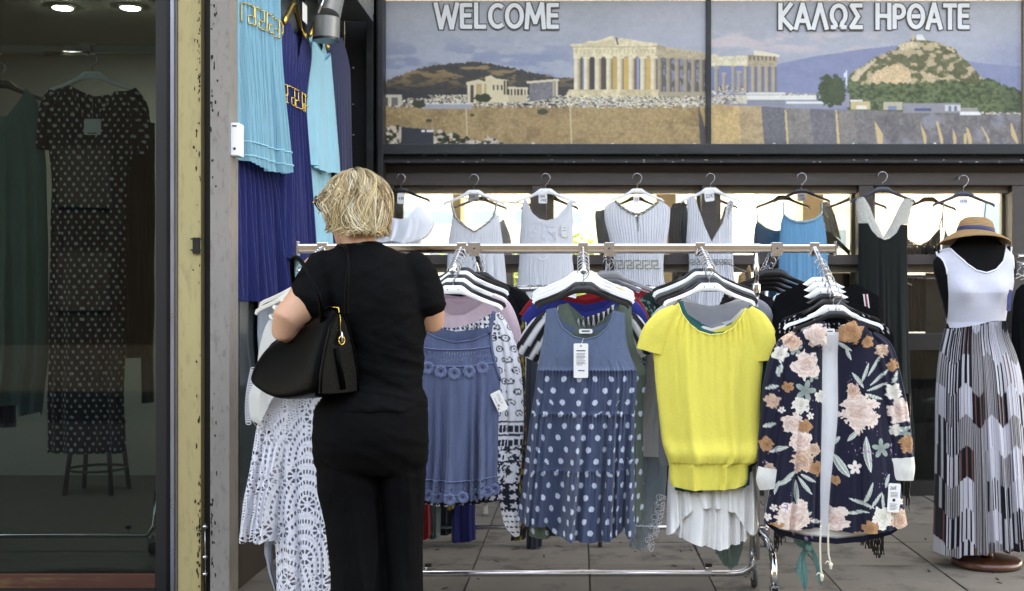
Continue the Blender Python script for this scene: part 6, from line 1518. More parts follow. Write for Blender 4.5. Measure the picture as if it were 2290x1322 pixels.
for k, (d_, dy_) in enumerate(((4.79, -22), (4.84, -34), (4.89, -48), (4.94, -60))):
    g_ = garment("dark_shirt", ["plain black top third in the stack behind the floral jacket", "black top with a striped braid fourth in the stack behind the floral jacket", "black top fifth in the stack behind the floral jacket", "rearmost black top in the stack behind the floral jacket"][k], "top", d_, [(690 + dy_, 1760, 1940), (722 + dy_, 1735, 1966), (762 + dy_, 1726, 1976), (1120, 1736, 1968)], [(1738, 720 + dy_), (1790, 694 + dy_), (1850, 716 + dy_), (1910, 694 + dy_), (1964, 722 + dy_)], col=BLK, mat_=C_black, seed=45 + k, T=(.015, .03), nu=40, nv=30, group="black tops behind the floral jacket")
    if k == 1:
        for i, c_ in enumerate(((214, 214, 214), (150, 30, 40), (214, 214, 214))):
            P = on_front(g_, [1930 + i * 4, 1934 + i * 4], [672 + dy_ + 20, 706 + dy_ + 20], .003); MB().tube(P, .003, 6).build("braid_stripe", mat("stripe %d" % i, c_, .7), g_['root'])
rh('b3', 5.18, .42, M_black_pl, "broad black hanger on the back arm right of the chrome post"); rh('b3', 5.25, .42, M_black_pl, "second black hanger on the back arm right of the chrome post"); rh('b3', 5.32, .42, M_black_pl, "third black hanger on the back arm right of the chrome post"); rh('b3', 5.39, .42, M_black_pl, "fourth black hanger on the back arm right of the chrome post")
garment("black_jacket", "black jacket on the back arm between chrome post and floral jacket", "jacket", 5.18, [(656, 1668, 1800), (690, 1652, 1820), (980, 1660, 1810)], [(1654, 690), (1700, 656), (1733, 670), (1770, 656), (1818, 692)], col=plain((30, 30, 33), .2), mat_=C_black, seed=50)
ts = thing("knotted_scarf", "teal scarf knotted and hanging below the floral jacket", "scarf", tuple(W(1800, 1310, 4.74)))
M_teal = mat("teal voile", (104, 154, 148), .8, 0, var=.15, vscale=20)
def ribbon(path, name):
    P = []; n = len(path)
    for (x, y, w, tw) in path:
        for j in range(9):
            o_ = (j / 8 - .5) * 2 * w; p = W(x + o_ * math.cos(tw), y + 1.5 * math.sin(j * 1.3 + y), 4.74); p[1] += .006 * math.sin(j * 1.9 + y * .05) + o_ / F * 4.7 * math.sin(tw); P.append(p)
    obj_np(name, np.array(P), gfaces(n, 9), C_linen, ts, col=np.tile(lin((104, 154, 148)), (len(P), 1)), uv=np.array(P)[:, [0, 2]])
ribbon([(1800, 1195, 24, .3), (1796, 1208, 24, .2), (1800, 1220, 16, .1), (1808, 1226, 8, .0)], "fold")
ribbon([(1806, 1224, 7, .2), (1798, 1238, 11, .3), (1792, 1256, 12, .5), (1794, 1276, 13, .2), (1798, 1296, 10, .4), (1800, 1318, 3, .1)], "tail")
ribbon([(1812, 1224, 6, .2), (1822, 1242, 8, .3), (1828, 1264, 7, .6), (1834, 1290, 6, .2), (1836, 1308, 2, .1)], "tail")
MB().lathe([(.001, -.016), (.011, -.012), (.015, 0), (.012, .011), (.001, .015)], tuple(W(1809, 1224, 4.73)), 12).build("knot", M_teal, ts, smooth=True)

# ---- left arm: off-white blouse and long crochet dress
rh('a0', 4.76, .42, M_cream_pl, "cream hanger near the woman's elbow holding the off-white blouse", tilt=-.10)
rh('a0', 4.84, .42, M_cream_pl, "cream hanger behind the woman's arm holding the long crochet dress", tilt=-.06)
ow = garment("offwhite_blouse", "off-white blouse with a lace edge left of the black handbag", "top", 4.76, [(700, 610, 760), (735, 592, 772), (780, 580, 772), (840, 572, 770), (890, 556, 768), (930, 560, 766), (980, 600, 764)], [(608, 716), (650, 700), (690, 730), (730, 702), (765, 716)], hem=[(556, 914), (566, 940), (582, 962), (594, 950), (612, 892), (640, 870), (764, 860)], back_hem=[(556, 914), (600, 880), (764, 850)], col=plain((206, 204, 198), .04), mat_=C_cotton, T=(.02, .06), folds=fold_fn(71, 4, .02, .1), seed=51)
lp = MB()
for k in range(24):
    y = 826 + k * 5.2; x = 569 - 12 * math.sin((y - 826) / 125 * 2.2); P = [W(x + 6 * math.cos(a) - 3, y + 4 * math.sin(a), 4.75) for a in np.linspace(0, 6.28, 9)]; lp.tube(P, .0014, 4)
lp.build("lace_edge", mat("white thread", (236, 236, 242), .8), ow['root'], smooth=True, kind="stuff")
ol = MB()
for (x, y, r) in ((618, 712, 14), (636, 696, 12), (622, 690, 10), (640, 676, 10), (630, 704, 12)):
    P = [W(x + r * math.cos(a), y + .5 * r * math.sin(a * 1.3), 4.74) + np.array([0, .01 * math.sin(2 * a), 0]) for a in np.linspace(0, 6.28, 14)]; ol.tube(P, .006, 6)
ol.build("ruffle", mat("ecru frill", (208, 202, 190), .85), ow['root'], smooth=True)
def crochet(px, py, a, s, q, ctr=690.0):
    x = px - ctr; y = py
    def grid(cw, ch, fx, fy, wx, wy): return (np.abs((wx / cw) % 1 - .5) < fx) & (np.abs((wy / ch + .5 * (np.floor(wx / cw) % 2)) % 1 - .5) < fy)
    wx = x + 5 * np.sin(y / 23.0); wy = y + 7 * np.cos(x / 26.0)
    h = grid(6.6, 6.0, .36, .34, wx, wy)
    coarse = fbm(x / 34, y / 40, 4) > .52
    h = np.where(coarse, grid(10.5, 9.5, .38, .37, wx * 1.0 + 2 * np.sin(y / 7), wy + 2 * np.sin(x / 6)), h)
    for (cx_, cy_, R0, nR) in ((6, 1035, 18, 4), (4, 1150, 16, 5), (0, 1262, 18, 5), (44, 960, 24, 3), (-40, 1330, 20, 4)):
        for k in range(nR):
            R = R0 + k * 12; r = np.hypot(x - cx_, (y - cy_) * .52); th = np.arctan2((y - cy_) * .52, x - cx_)
            bnd = np.abs(r - R) < 5.5; lad = bnd & (np.abs(r - R) < 2.7) & (np.abs((th * R / 6.5) % 1 - .5) < .33)
            up_ = y < cy_ + 12; h = np.where(bnd & up_, lad, h)
    for (cx_, cy_) in ((-70, 935), (-46, 975), (-72, 1020), (-56, 1075), (6, 1122), (14, 930), (34, 1010), (-22, 1060), (2, 1236), (34, 1180), (40, 1290), (-36, 1290), (-50, 1180)):
        r = np.hypot(x - cx_, y - cy_); th = np.arctan2(y - cy_, x - cx_); pet = (r < 17) & (r > 7) & (np.abs(np.sin(4 * th)) > .42); h = np.where(r < 19, pet, h)
    return h
M_thread = mat("white thread", (236, 236, 242), .8)
cd_ = garment("crochet_dress", "long white crochet lace dress hanging between the grey pillar and the woman", "dress", 4.84, [(700, 620, 770), (760, 612, 775), (860, 606, 770), (1000, 604, 764), (1100, 608, 764), (1210, 614, 766), (1330, 620, 770), (1400, 622, 772)],
                [(620, 706), (660, 700), (695, 740), (735, 702), (770, 712)], hem=[(622, 1395), (700, 1400), (772, 1396)], col=plain((226, 227, 236), .03), mat_=C_lace, T=(.02, .09), folds=fold_fn(72, 4, .02, .25, .8), holes=crochet, nu=230, nv=620, seed=52)
garment("tier", "", "", 4.84, [(880, 596, 668), (960, 574, 660), (1060, 560, 646), (1130, 546, 636), (1207, 538, 626)], [(598, 884), (668, 884)], hem=[(538, 1200), (556, 1206), (572, 1200), (590, 1207), (606, 1201), (626, 1206)], col=plain((226, 227, 236), .03), mat_=C_lace, T=(.05, .10), folds=fold_fn(73, 3, .02, .1, .7), holes=lambda px, py, a, s, q: crochet(px, py, a, s, q, 652.0), nu=120, nv=330, seed=54, root=cd_['root'], pname=("tier", "tier_back"))
garment("slip", "", "", 4.845, [(720, 650, 760), (1000, 618, 755), (1230, 590, 760), (1390, 640, 760)], [(650, 722), (760, 722)], hem=[(590, 1226), (608, 1216), (626, 1222), (640, 1380), (760, 1385)], col=plain((150, 153, 163), .05), root=cd_['root'], pname=("slip", "slip_back"), T=(.0, .03), seed=53, nu=40, nv=40, mat_=C_cotton)

# ================================================================ second rack behind
DR2 = 6.0; Z2 = mz(646, DR2)
r2 = thing("back_rack", "second chrome rail on castors behind the front rack", "clothes rack", (.1, DR2, 0))
MB().tube([(mx(900, DR2), DR2, Z2), (mx(1720, DR2), DR2, Z2)], .0145, 12).build("rail", M_chrome, r2, smooth=True)
MB().tube([(mx(900, DR2), DR2, .10), (mx(1720, DR2), DR2, .10)], .012, 10).build("lower_rail", M_chrome, r2, smooth=True)
for px in (906, 1342, 1714):
    MB().tube([(mx(px, DR2), DR2 - (0 if px != 1342 else .0), .09), (mx(px, DR2), DR2, Z2)], .012, 10).build("post", M_chrome, r2, smooth=True)
    f = MB().box(mx(px, DR2) - .014, mx(px, DR2) + .014, DR2 - .02, DR2 + .02, .062, .09).build("castor_fork", M_chrome, r2)
    MB().lathe([(.01, -.011), (.028, -.010), (.031, -.004), (.031, .004), (.028, .010), (.01, .011)], (mx(px, DR2), DR2, .031), 18, 'x').build("castor_wheel", M_rubber, f, smooth=True)
GT = "garments on the second rail"
for i, (nm, lab, x0, x1, yb, c_, kind) in enumerate((("red_trousers", "dark red trousers hanging on the second rail beside the woman's leg", 940, 962, 1205, (128, 14, 20), 0), ("grey_jeans", "washed grey-green jeans, cuff showing under the blue camisole", 958, 985, 1204, (92, 106, 104), 1), ("dark_jeans", "dark teal jeans, cuff showing under the blue camisole", 981, 1014, 1196, (48, 62, 68), 1), ("mustard_skirt", "mustard skirt hem just showing under the blue camisole", 1000, 1016, 1140, (142, 126, 52), 0), ("navy_trousers", "dark navy trousers hanging under the blue camisole's right half", 1010, 1064, 1212, (26, 32, 84), 0), ("black_embroidered_skirt", "black skirt with small gold dots showing under the blue camisole", 1014, 1100, 1128, (14, 13, 16), 2), ("charcoal_trousers", "charcoal trouser leg hanging below the polka dot dress", 1176, 1212, 1226, (52, 56, 64), 0), ("floral_skirt", "dark flowered skirt corner showing below the printed tunic", 1142, 1176, 1208, (30, 44, 50), 3))):
    def colf(px, py, a, s, q, c_=c_, kind=kind, yb=yb):
        c = plain(c_, .18)(px, py, a, s, q)
        if kind == 1: c[(py > yb - 12) & (py < yb - 10)] *= 1.7; c[(py > yb - 3)] *= 1.4
        if kind == 2: m = (np.abs(py - (1118 - (px - 1014) * .12)) < 2) & ((px / 7 % 1) < .3); c[m] = lin((190, 160, 110))
        if kind == 3: n = fbm(px / 5, py / 5, 3); c[n > .6] = lin((170, 150, 70)); c[n < .36] = lin((130, 40, 40))
        return c
    dd_ = DR2 + (.04 * (i % 3) - .04)
    y0 = CY - (Z2 - .07 - H) * F / dd_
    garment(nm, lab, "garment", dd_, [(y0, x0 + 2, x1 - 2), (y0 + 200, x0, x1), (yb, x0, x1)], [(x0 + 2, y0), (x1 - 2, y0)], hem=[(x0, yb - (0 if kind != 2 else -8)), ((x0 + x1) / 2, yb), (x1, yb - (6 if kind != 2 else 14))], col=colf, T=(.02, .03), folds=fold_fn(80 + i, 2, .012, .1), seed=60 + i, nu=44, nv=90)
    hanger((x0 + x1) / 2, y0 - 6, dd_, max(36, x1 - x0) * 1.0, M_black_pl, "black clip hanger on the second rail holding the " + nm.replace('_', ' '), CY - (Z2 + .017 - H) * F / dd_, group="clip hangers on the second rail")
tz = thing("white_tassel", "white tassel dangling beneath the blue camisole's hem", "tassel", tuple(W(1086, 1150, 4.80)))
MB().tube([W(1090, 1112, 4.8), W(1086, 1122, 4.8)], .004, 8).lathe([(.003, .022), (.006, .018), (.0055, .012), (.008, 0), (.011, -.028)], tuple(W(1086, 1133, 4.8)), 14).build("tuft", mat("white yarn", (206, 206, 202), .9, 0, var=.2, vscale=80), tz, smooth=True)
# loose wire hooks of the second rail
for k, px in enumerate((1152, 1186, 1200, 1207, 1222, 1230, 1425, 1437, 1449)):
    t = thing("wire_hook", "bare wire hook on the second rail, %s from the left" % ("first second third fourth fifth sixth seventh eighth ninth".split()[k]), "hook", tuple(W(px, 690, DR2)), "bare wire hooks on the second rail")
    c = W(px, 646, DR2); P = [c + np.array([.019 * math.cos(a), .002 * k % .004, .019 * math.sin(a)]) for a in np.radians(np.linspace(200, -40, 12))] + [c + np.array([.010, 0, -.035]), c + np.array([random.uniform(-.01, .01), 0, -.09])]
    MB().tube(P, .002, 5).build("wire", mat("dark wire", (60, 60, 64), .4, .8), t, smooth=True)

# ================================================================ mannequin, maxi dress, straw hat
DM = 5.57
XM = mx(2190, DM)
mn = thing("mannequin", "black headless dress form on a turned wooden stand at the right", "mannequin", (XM, DM, 0))
xb = mx(2206, DM)
MB().lathe([(.130, .0), (.155, .004), (.160, .014), (.158, .030), (.150, .036), (.070, .038), (.060, .041), (.001, .041)], (xb, DM, 0), 48).build("base", M_wood, mn, smooth=True)
MB().lathe([(.030, .041), (.029, .06), (.027, .16), (.025, .5), (.025, .95)], (xb, DM, 0), 20).build("pole", M_wood, mn, smooth=True)
def ering(py, xl, xr, dep, yo=0.0, n=40, d=DM, e=1.0):
    xc = mx((xl + xr) / 2, d); hw = (xr - xl) / 2 / F * d; z = mz(py, d)
    r = []
    for k in range(n):
        a = 2 * math.pi * k / n; c, s = math.cos(a), math.sin(a)
        r.append((xc + hw * np.sign(c) * abs(c) ** e, d + yo + dep * np.sign(s) * abs(s) ** e, z))
    return r
TORSO = [(512, 2172, 2204, .030), (522, 2158, 2216, .050), (535, 2142, 2230, .062), (552, 2124, 2246, .070), (570, 2098, 2262, .075), (585, 2087, 2273, .082), (605, 2088, 2273, .094), (630, 2096, 2268, .108), (655, 2104, 2258, .118), (685, 2112, 2250, .112), (720, 2120, 2245, .098), (760, 2112, 2254, .105), (800, 2104, 2262, .115), (850, 2104, 2262, .11)]
MB().loft([ering(*t) for t in TORSO]).build("torso", cloth("x") if False else mat("black jersey form", (12, 11, 13), .85, 0, var=.15, spec=.15), mn, smooth=True)
md = thing("maxi_dress", "sleeveless maxi dress with white ribbed bodice and striped hexagon skirt on the mannequin", "dress", (XM, DM, mz(1252, DM)))
# bodice: front shell with scooped neck
def torso_at(py):
    p = [t[0] for t in TORSO]; return [np.interp(py, p, [t[k] for t in TORSO]) for k in (1, 2, 3)]
for bk in (False, True):
    s = np.linspace(0, 1, 121); S0 = np.cos(np.pi * (1 - s))
    # top edge across the front: strap left, scoop, strap right
    ex = [2094, 2120, 2130, 2142, 2160, 2185, 2212, 2234, 2240, 2246, 2262]
    ey = [563, 556, 575, 592, 606, 612, 604, 585, 568, 545, 552] if not bk else [563, 556, 558, 562, 566, 568, 566, 560, 552, 545, 552]
    # left and right edges: armhole to side seam
    wl = hermite([545, 563, 585, 605, 640, 690, 735], [2096, 2094, 2103, 2108, 2110, 2115, 2119]); wr = hermite([545, 552, 585, 605, 640, 690, 735], [2262, 2262, 2258, 2257, 2258, 2252, 2246])
    nv = 70; V = []; cc = []
    sx = np.linspace(0, 1, 140)
    topx = 2094 + (2262 - 2094) * sx; topy = np.interp(topx, ex, ey)
    boty = 733 - 16 * sm(.1, .75, sx)
    t = np.linspace(0, 1, nv)[:, None]; Y = topy[None, :] + (boty - topy)[None, :] * t; X = wl(Y) + (wr(Y) - wl(Y)) * sx[None, :]
    tl_, tr_, td_ = torso_at(Y); xc = (tl_ + tr_) / 2; hw = (tr_ - tl_) / 2 + 1.5
    u = np.clip((X - xc) / hw, -1, 1); dep = (td_ + .006) * np.sqrt(np.clip(1 - u * u, 0.0, 1))
    bust = .026 * (np.exp(-(((X - 2136) / 24) ** 2 + ((Y - 650) / 26) ** 2)) + np.exp(-(((X - 2222) / 24) ** 2 + ((Y - 648) / 26) ** 2)))
    y = DM - dep - bust if not bk else DM + dep
    P = np.stack([mx(X, DM), y, mz(Y, DM)], -1)
    a = np.broadcast_to(sx[None, :] * .36, X.shape); rib = (.93 + .07 * np.sin(X * 3.2))[..., None]
    obj_np("bodice" if not bk else "bodice_back", P.reshape(-1, 3), gfaces(nv, 140), C_knit, md, col=np.broadcast_to(lin((214, 214, 226)), X.shape + (3,)) * rib, uv=np.stack([a, -Y / F * DM], -1))
    if not bk:
        e = [(x, yv) for x, yv in zip(topx, topy)][6:-6:3]
        j = [int(i) for i in np.linspace(6, 133, 60)]
        MB().tube([P[0, i] + np.array([0, -.002, 0]) for i in j], .0042, 8).build("neck_binding", mat("white rib", (232, 232, 240), .85), md, smooth=True)
        for col_ in (0, 139): MB().tube([P[i, col_] for i in range(0, nv // 3, 3)], .0042, 8).build("armhole_binding", mat("white rib", (232, 232, 240), .85), md, smooth=True)
def hexprint(px, py, a, s, q):
    u = (s - .5) * 262 + 1000; cw, ch = 34.0, 68.0
    ci = np.floor(u / cw); yy = py + 31 * (ci % 2) + np.abs((u / cw % 1) - .5) * 26 * np.where(ci % 2 == 0, 1, -1) * 1.0
    rj = np.floor(yy / ch)
    hsh = lambda k_: (np.sin(ci * 12.9898 + rj * 78.233 + k_) * 43758.5453) % 1
    r1, r2_, r3 = hsh(1.1), hsh(5.7), hsh(9.3)
    per = 6.0 + 8.0 * r1; ph = (u / per + r2_ * 5) % 1; duty = .34 + .42 * r2_
    light = lin((204, 202, 208)); dark = lin((20, 20, 28)); c = np.where((ph < duty)[..., None], dark, light)
    c2 = np.where((((u / 4.4) % 1) < .5)[..., None], lin((72, 68, 70)), lin((176, 172, 174))); m = r3 > .68; c[m] = c2[m]
    m = (r3 < .2); c[m] = np.where((ph < .12)[..., None], lin((90, 88, 96)), lin((206, 204, 212)))[m]
    m = (r1 > .62) & (r2_ > .62) & (ph > .7); c[m] = lin((116, 74, 66))
    return c
def skirt_gather(s, q, yp): return .006 * np.sin(6.28 * 34 * s + 3 * np.sin(9 * s)) * np.exp(-np.clip(yp - 720, 0, 500) / 60.0)
sk = garment("skirt", "", "", DM, [(716, 2118, 2247), (745, 2112, 2252), (790, 2102, 2270), (840, 2096, 2284), (900, 2093, 2292), (1000, 2092, 2300), (1120, 2090, 2308), (1250, 2086, 2318)],
             [(2119, 735), (2140, 731), (2165, 726), (2195, 720), (2220, 718), (2247, 718)], hem=[(2086, 1232), (2110, 1234), (2128, 1240), (2140, 1230), (2180, 1226), (2210, 1216), (2224, 1222), (2318, 1220)], back_hem=[(2086, 1232), (2318, 1226)], col=hexprint, root=md, pname=("skirt", "skirt_back"), T=(.112, .15), folds=fold_fn(91, 8, .018, .1, .7), gather=skirt_gather, nu=240, nv=180, mat_=C_cotton, seed=71, waver=0)
tag_card(None, 2257, 672, 10, 48, [('bar', -3, 10, 6, 1.2), ('bar', -3, 14, 6, 1.2)], root=md, d=DM - .10, name="hang_tag", tilt=.08, m=mat("navy tag", (64, 74, 120), .5))
# straw hat
ht = thing("straw_hat", "tan straw hat with navy band sitting on the mannequin's neck", "hat", tuple(W(2180, 540, DM)))
def straw():
    if "straw" in MATS: return MATS["straw"]
    m = mat("straw", (150, 116, 76), .8, 0, var=.15, vscale=30)
    N = m.node_tree.nodes; Lk = m.node_tree.links
    tc = N.new("ShaderNodeTexCoord"); wv = N.new("ShaderNodeTexWave"); wv.wave_type = 'RINGS'; wv.rings_direction = 'Z'; wv.inputs["Scale"].default_value = 55; wv.inputs["Distortion"].default_value = .4; Lk.new(tc.outputs["Object"], wv.inputs["Vector"])
    bp = N.new("ShaderNodeBump"); bp.inputs["Strength"].default_value = .6; bp.inputs["Distance"].default_value = .003; Lk.new(wv.outputs["Fac"], bp.inputs["Height"]); Lk.new(bp.outputs[0], N["Principled BSDF"].inputs["Normal"])
    return m
hc = W(2182, 522, DM); ROT = Matrix.Rotation(math.radians(6), 3, 'Y') @ Matrix.Rotation(math.radians(-7), 3, 'X')
def hat_part(prof, wave):
    n = 56; V = []
    for (r, z) in prof:
        for k in range(n):
            a = 2 * math.pi * k / n; zz_ = z - wave * max(0, r - .09) / .08 * (.018 * (0.5 + .5 * math.cos(2 * a)) + .012 * math.cos(a + 2.9)); v = ROT @ Vector((r * 1.02 * math.cos(a), r * math.sin(a), zz_)); V.append((hc[0] + v.x, hc[1] + v.y, hc[2] + v.z))
    return np.array(V), gfaces(len(prof), n, wrap=True)
V, f_ = hat_part([(.0005, .074), (.03, .073), (.055, .068), (.072, .055), (.080, .035), (.084, .012), (.087, .0)], 0); obj_np("crown", V, f_, straw(), ht)
V, f_ = hat_part([(.087, .0), (.100, -.004), (.118, -.010), (.136, -.018), (.152, -.028), (.158, -.034), (.157, -.037), (.150, -.031), (.134, -.021), (.117, -.013), (.100, -.007), (.087, -.003)], 1); obj_np("brim", V, f_, straw(), ht)
V, f_ = hat_part([(.0855, .000), (.0875, .003), (.0850, .020), (.0835, .022)], 0); obj_np("band", V, f_, mat("navy ribbon", (44, 50, 88), .6), ht)
# small hat far behind the post
h2 = thing("hanging_hat", "small tan hat with black band behind the chrome post", "hat", tuple(W(1672, 650, 6.4)))
c2 = W(1672, 634, 6.4)
MB().lathe([(.002, -.05), (.045, -.048), (.06, -.03), (.064, .0), (.10, .004), (.10, .008), (.062, .006)], (c2[0], c2[1], c2[2]), 30, 'x').build("body", straw(), h2, smooth=True)
MB().lathe([(.0625, -.018), (.066, -.016), (.067, -.004), (.0655, -.002)], (c2[0], c2[1], c2[2]), 30, 'x').build("band", M_black_pl, h2, smooth=True)
MB().tube([(c2[0], c2[1], c2[2] + .06), (c2[0], 7.55, c2[2] + .16)], .003, 6).build("cord", M_black_pl, h2)

# ================================================================ rack at the right edge
rr2 = thing("side_rack", "chrome rack with black clothes cut by the right edge of the picture", "clothes rack", (mx(2300, 5.9), 5.9, 0))
DQ = 5.95
MB().tube([(mx(2282, DQ), DQ - .02, mz(592, DQ)), (mx(2282, DQ) + .9, DQ - .02, mz(592, DQ))], .0145, 12).build("rail", M_chrome, rr2, smooth=True)
MB().tube([(mx(2286, DQ), DQ + .05, mz(573, DQ)), (mx(2286, DQ) + .9, DQ + .05, mz(573, DQ))], .0145, 12).build("back_rail", M_chrome, rr2, smooth=True)
for x_ in (mx(2282, DQ) + .30, mx(2282, DQ) + .88): MB().tube([(x_, DQ + .016, 0), (x_, DQ + .016, mz(573, DQ))], .0145, 12).build("post", M_chrome, rr2, smooth=True)
for k in range(3):
    hanger(2276 + k * 14, 612 + k * 3, DQ - .02 - .0 * k, 34, M_white_pl, ["white hanger at the right picture edge, nearest the mannequin", "middle white hanger at the right picture edge", "white hanger furthest right at the picture edge"][k], 586, dy=.012 * k)
garment("black_blouse", "black blouse hanging at the right picture edge beside the mannequin", "top", DQ, [(636, 2272, 2330), (680, 2262, 2350), (800, 2258, 2360), (1000, 2262, 2360)], [(2268, 650), (2284, 636), (2330, 636)], col=BLK, mat_=C_black, seed=72, dy=-.02)
garment("grey_skirt", "pale grey skirt low at the right picture edge behind the maxi dress", "skirt", DQ, [(900, 2262, 2340), (1100, 2256, 2350)], [(2262, 902), (2340, 902)], col=plain((120, 118, 116), .1), seed=73, dy=.06)

# ================================================================ blue dresses along the left wall (they face the passage)
def sideT(X0, Y0, phi, dref=6.0):
    """stand a garment built frontally at depth dref along the wall: it starts at X0, Y0 and runs along the angle phi"""
    c, s_ = math.cos(math.radians(phi)), math.sin(math.radians(phi))
    def f(P):
        x, y, z = P[0], P[1] - dref, P[2]
        out = (X0 + x * c - y * s_, Y0 + x * s_ + y * c, z)
        return np.array(out) if isinstance(P, np.ndarray) else out
    return f
def side_px(Y, z, d=6.0):
    """picture-style coordinates for a point of the wall garment given by distance Y and height z (built at depth d)"""
    return CX + Y * F / d, CY - (z - H) * F / d
def SP(rows): return [(side_px(0, z)[1], side_px(a, 0)[0], side_px(b, 0)[0]) for (z, a, b) in rows]
def ST(pts): return [side_px(Y, z) for (Y, z) in pts]
def wp(px, py, X): Y = X * F / (px - CX); return Y, H + (CY - py) / F * Y
GL = "blue dresses along the left wall"
AQUA = (136, 199, 219); RB = (34, 46, 108); AQ2 = (140, 198, 214); NV = (24, 32, 70)
A_ = sideT(-1.465, 5.07, 80)
g = garment("aqua_dress", "short aqua pleated dress with gold key waistband, foremost on the left wall", "dress", 6.0,
            SP([(3.05, .06, .36), (2.80, .01, .42), (2.56, .0, .43), (2.42, .0, .44), (2.2, .0, .47), (2.0, .0, .52), (1.83, .0, .56)]), ST([(.06, 2.98), (.12, 3.05), (.20, 2.95), (.30, 3.05), (.36, 2.98)]), hem=ST([(.0, 1.85), (.2, 1.82), (.4, 1.83), (.56, 1.86)]), col=plain(AQUA, .05), mat_=C_crinkle, folds=pleat(91, 17, .007), side=A_, T=(.02, .06), nu=150, nv=90, seed=81, group=GL)
kp2 = [side_px(.02 + a, 2.44 + b) for a, b in [(k * .084 + u, v) for k in range(5) for u, v in ((0, 0), (0, .082), (.062, .082), (.062, .034), (.028, .034), (.028, 0))]]
trim(g, dense(kp2, 3), .0026, "key_band", M_gold, off=.008)
for z in (1.93, 1.87): trim(g, dense([side_px(.01, z), side_px(.3, z - .005), side_px(.545, z + .01)], 5), .003, "ruffle_edge", mat("aqua thread", AQUA, .85), off=.004)
g = garment("royal_blue_gown", "long royal blue crinkled dress below the short aqua dress", "dress", 6.0, SP([(2.0, .0, .48), (1.75, .0, .56), (1.5, .0, .62), (1.25, .0, .68)]), ST([(.0, 2.0), (.48, 2.0)]), hem=ST([(.0, 1.245), (.3, 1.24), (.5, 1.25), (.68, 1.265)]), col=plain(RB, .08), mat_=C_crinkle, folds=pleat(92, 11, .012), side=sideT(-1.475, 5.09, 84), T=(.01, .035), nu=150, seed=82, group=GL)
g = garment("royal_blue_dress", "long royal blue dress with keyhole and gold key waistband on the left wall", "dress", 6.0,
            SP([(2.62, .20, .64), (2.52, .13, .69), (2.36, .12, .62), (2.25, .12, .57), (2.0, .10, .60), (1.7, .06, .65), (1.44, .04, .70)]), ST([(.15, 2.54), (.26, 2.63), (.33, 2.57), (.378, 2.55), (.38, 2.46), (.395, 2.44), (.41, 2.46), (.412, 2.55), (.48, 2.57), (.57, 2.63), (.67, 2.54)]), hem=ST([(.04, 1.455), (.4, 1.44), (.70, 1.47)]), col=plain(RB, .08), mat_=C_crinkle, folds=pleat(93, 13, .007), side=sideT(-1.445, 5.45, 85), T=(.02, .06), nu=150, seed=83, group=GL)
kp3 = [side_px(.14 + a, 2.19 + b) for a, b in [(k * .085 + u, v) for k in range(5) for u, v in ((0, 0), (0, .085), (.064, .085), (.064, .035), (.029, .035), (.029, 0))]]
trim(g, dense(kp3, 3), .0028, "key_band", M_gold, off=.008)
g = garment("aqua_long_dress", "long plain aqua dress, third along the left wall", "dress", 6.0, SP([(2.68, .24, .56), (2.54, .16, .66), (2.2, .12, .68), (1.9, .06, .75), (1.4, .02, .78), (.85, .0, .80)]), ST([(.19, 2.61), (.28, 2.69), (.39, 2.56), (.50, 2.68), (.62, 2.60)]), col=plain(AQ2, .05), mat_=C_cotton, folds=fold_fn(94, 5, .016, .15), side=sideT(-1.435, 5.98, 87), T=(.02, .05), seed=84, group=GL)
garment("overlay", "", "", 6.0, SP([(2.62, .24, .58), (2.2, .11, .69), (1.93, .06, .74)]), ST([(.24, 2.62), (.40, 2.54), (.58, 2.62)]), hem=ST([(.06, 1.95), (.35, 1.93), (.5, 1.955), (.74, 1.94)]), col=plain(AQ2, .05), side=sideT(-1.405, 5.98, 87), root=g['root'], pname=("overlay", "overlay_back"), T=(.02, .045), seed=85)
g = garment("navy_dress", "dark navy dress, last along the left wall under the spotlight", "dress", 6.0, SP([(2.78, .08, .46), (2.62, .02, .62), (2.2, .02, .64), (1.6, .02, .66), (1.0, .02, .68)]), ST([(.04, 2.72), (.14, 2.80), (.24, 2.75), (.36, 2.78), (.52, 2.70)]), col=plain(NV, .1), side=sideT(-1.40, 6.53, 88), T=(.02, .05), seed=86, group=GL)
garment("pale_dress", "pale grey-white dress low on the left wall behind the crochet dress", "dress", 6.0, SP([(1.4, .4, .85), (1.1, .36, .88), (.80, .5, .8)]), ST([(.4, 1.4), (.85, 1.4)]), hem=ST([(.36, .95), (.5, .78), (.7, .76), (.88, .9)]), col=plain((150, 158, 172), .06), side=sideT(-1.478, 5.1, 90), T=(.008, .014), seed=87, folds=fold_fn(96, 4, .006, 0))
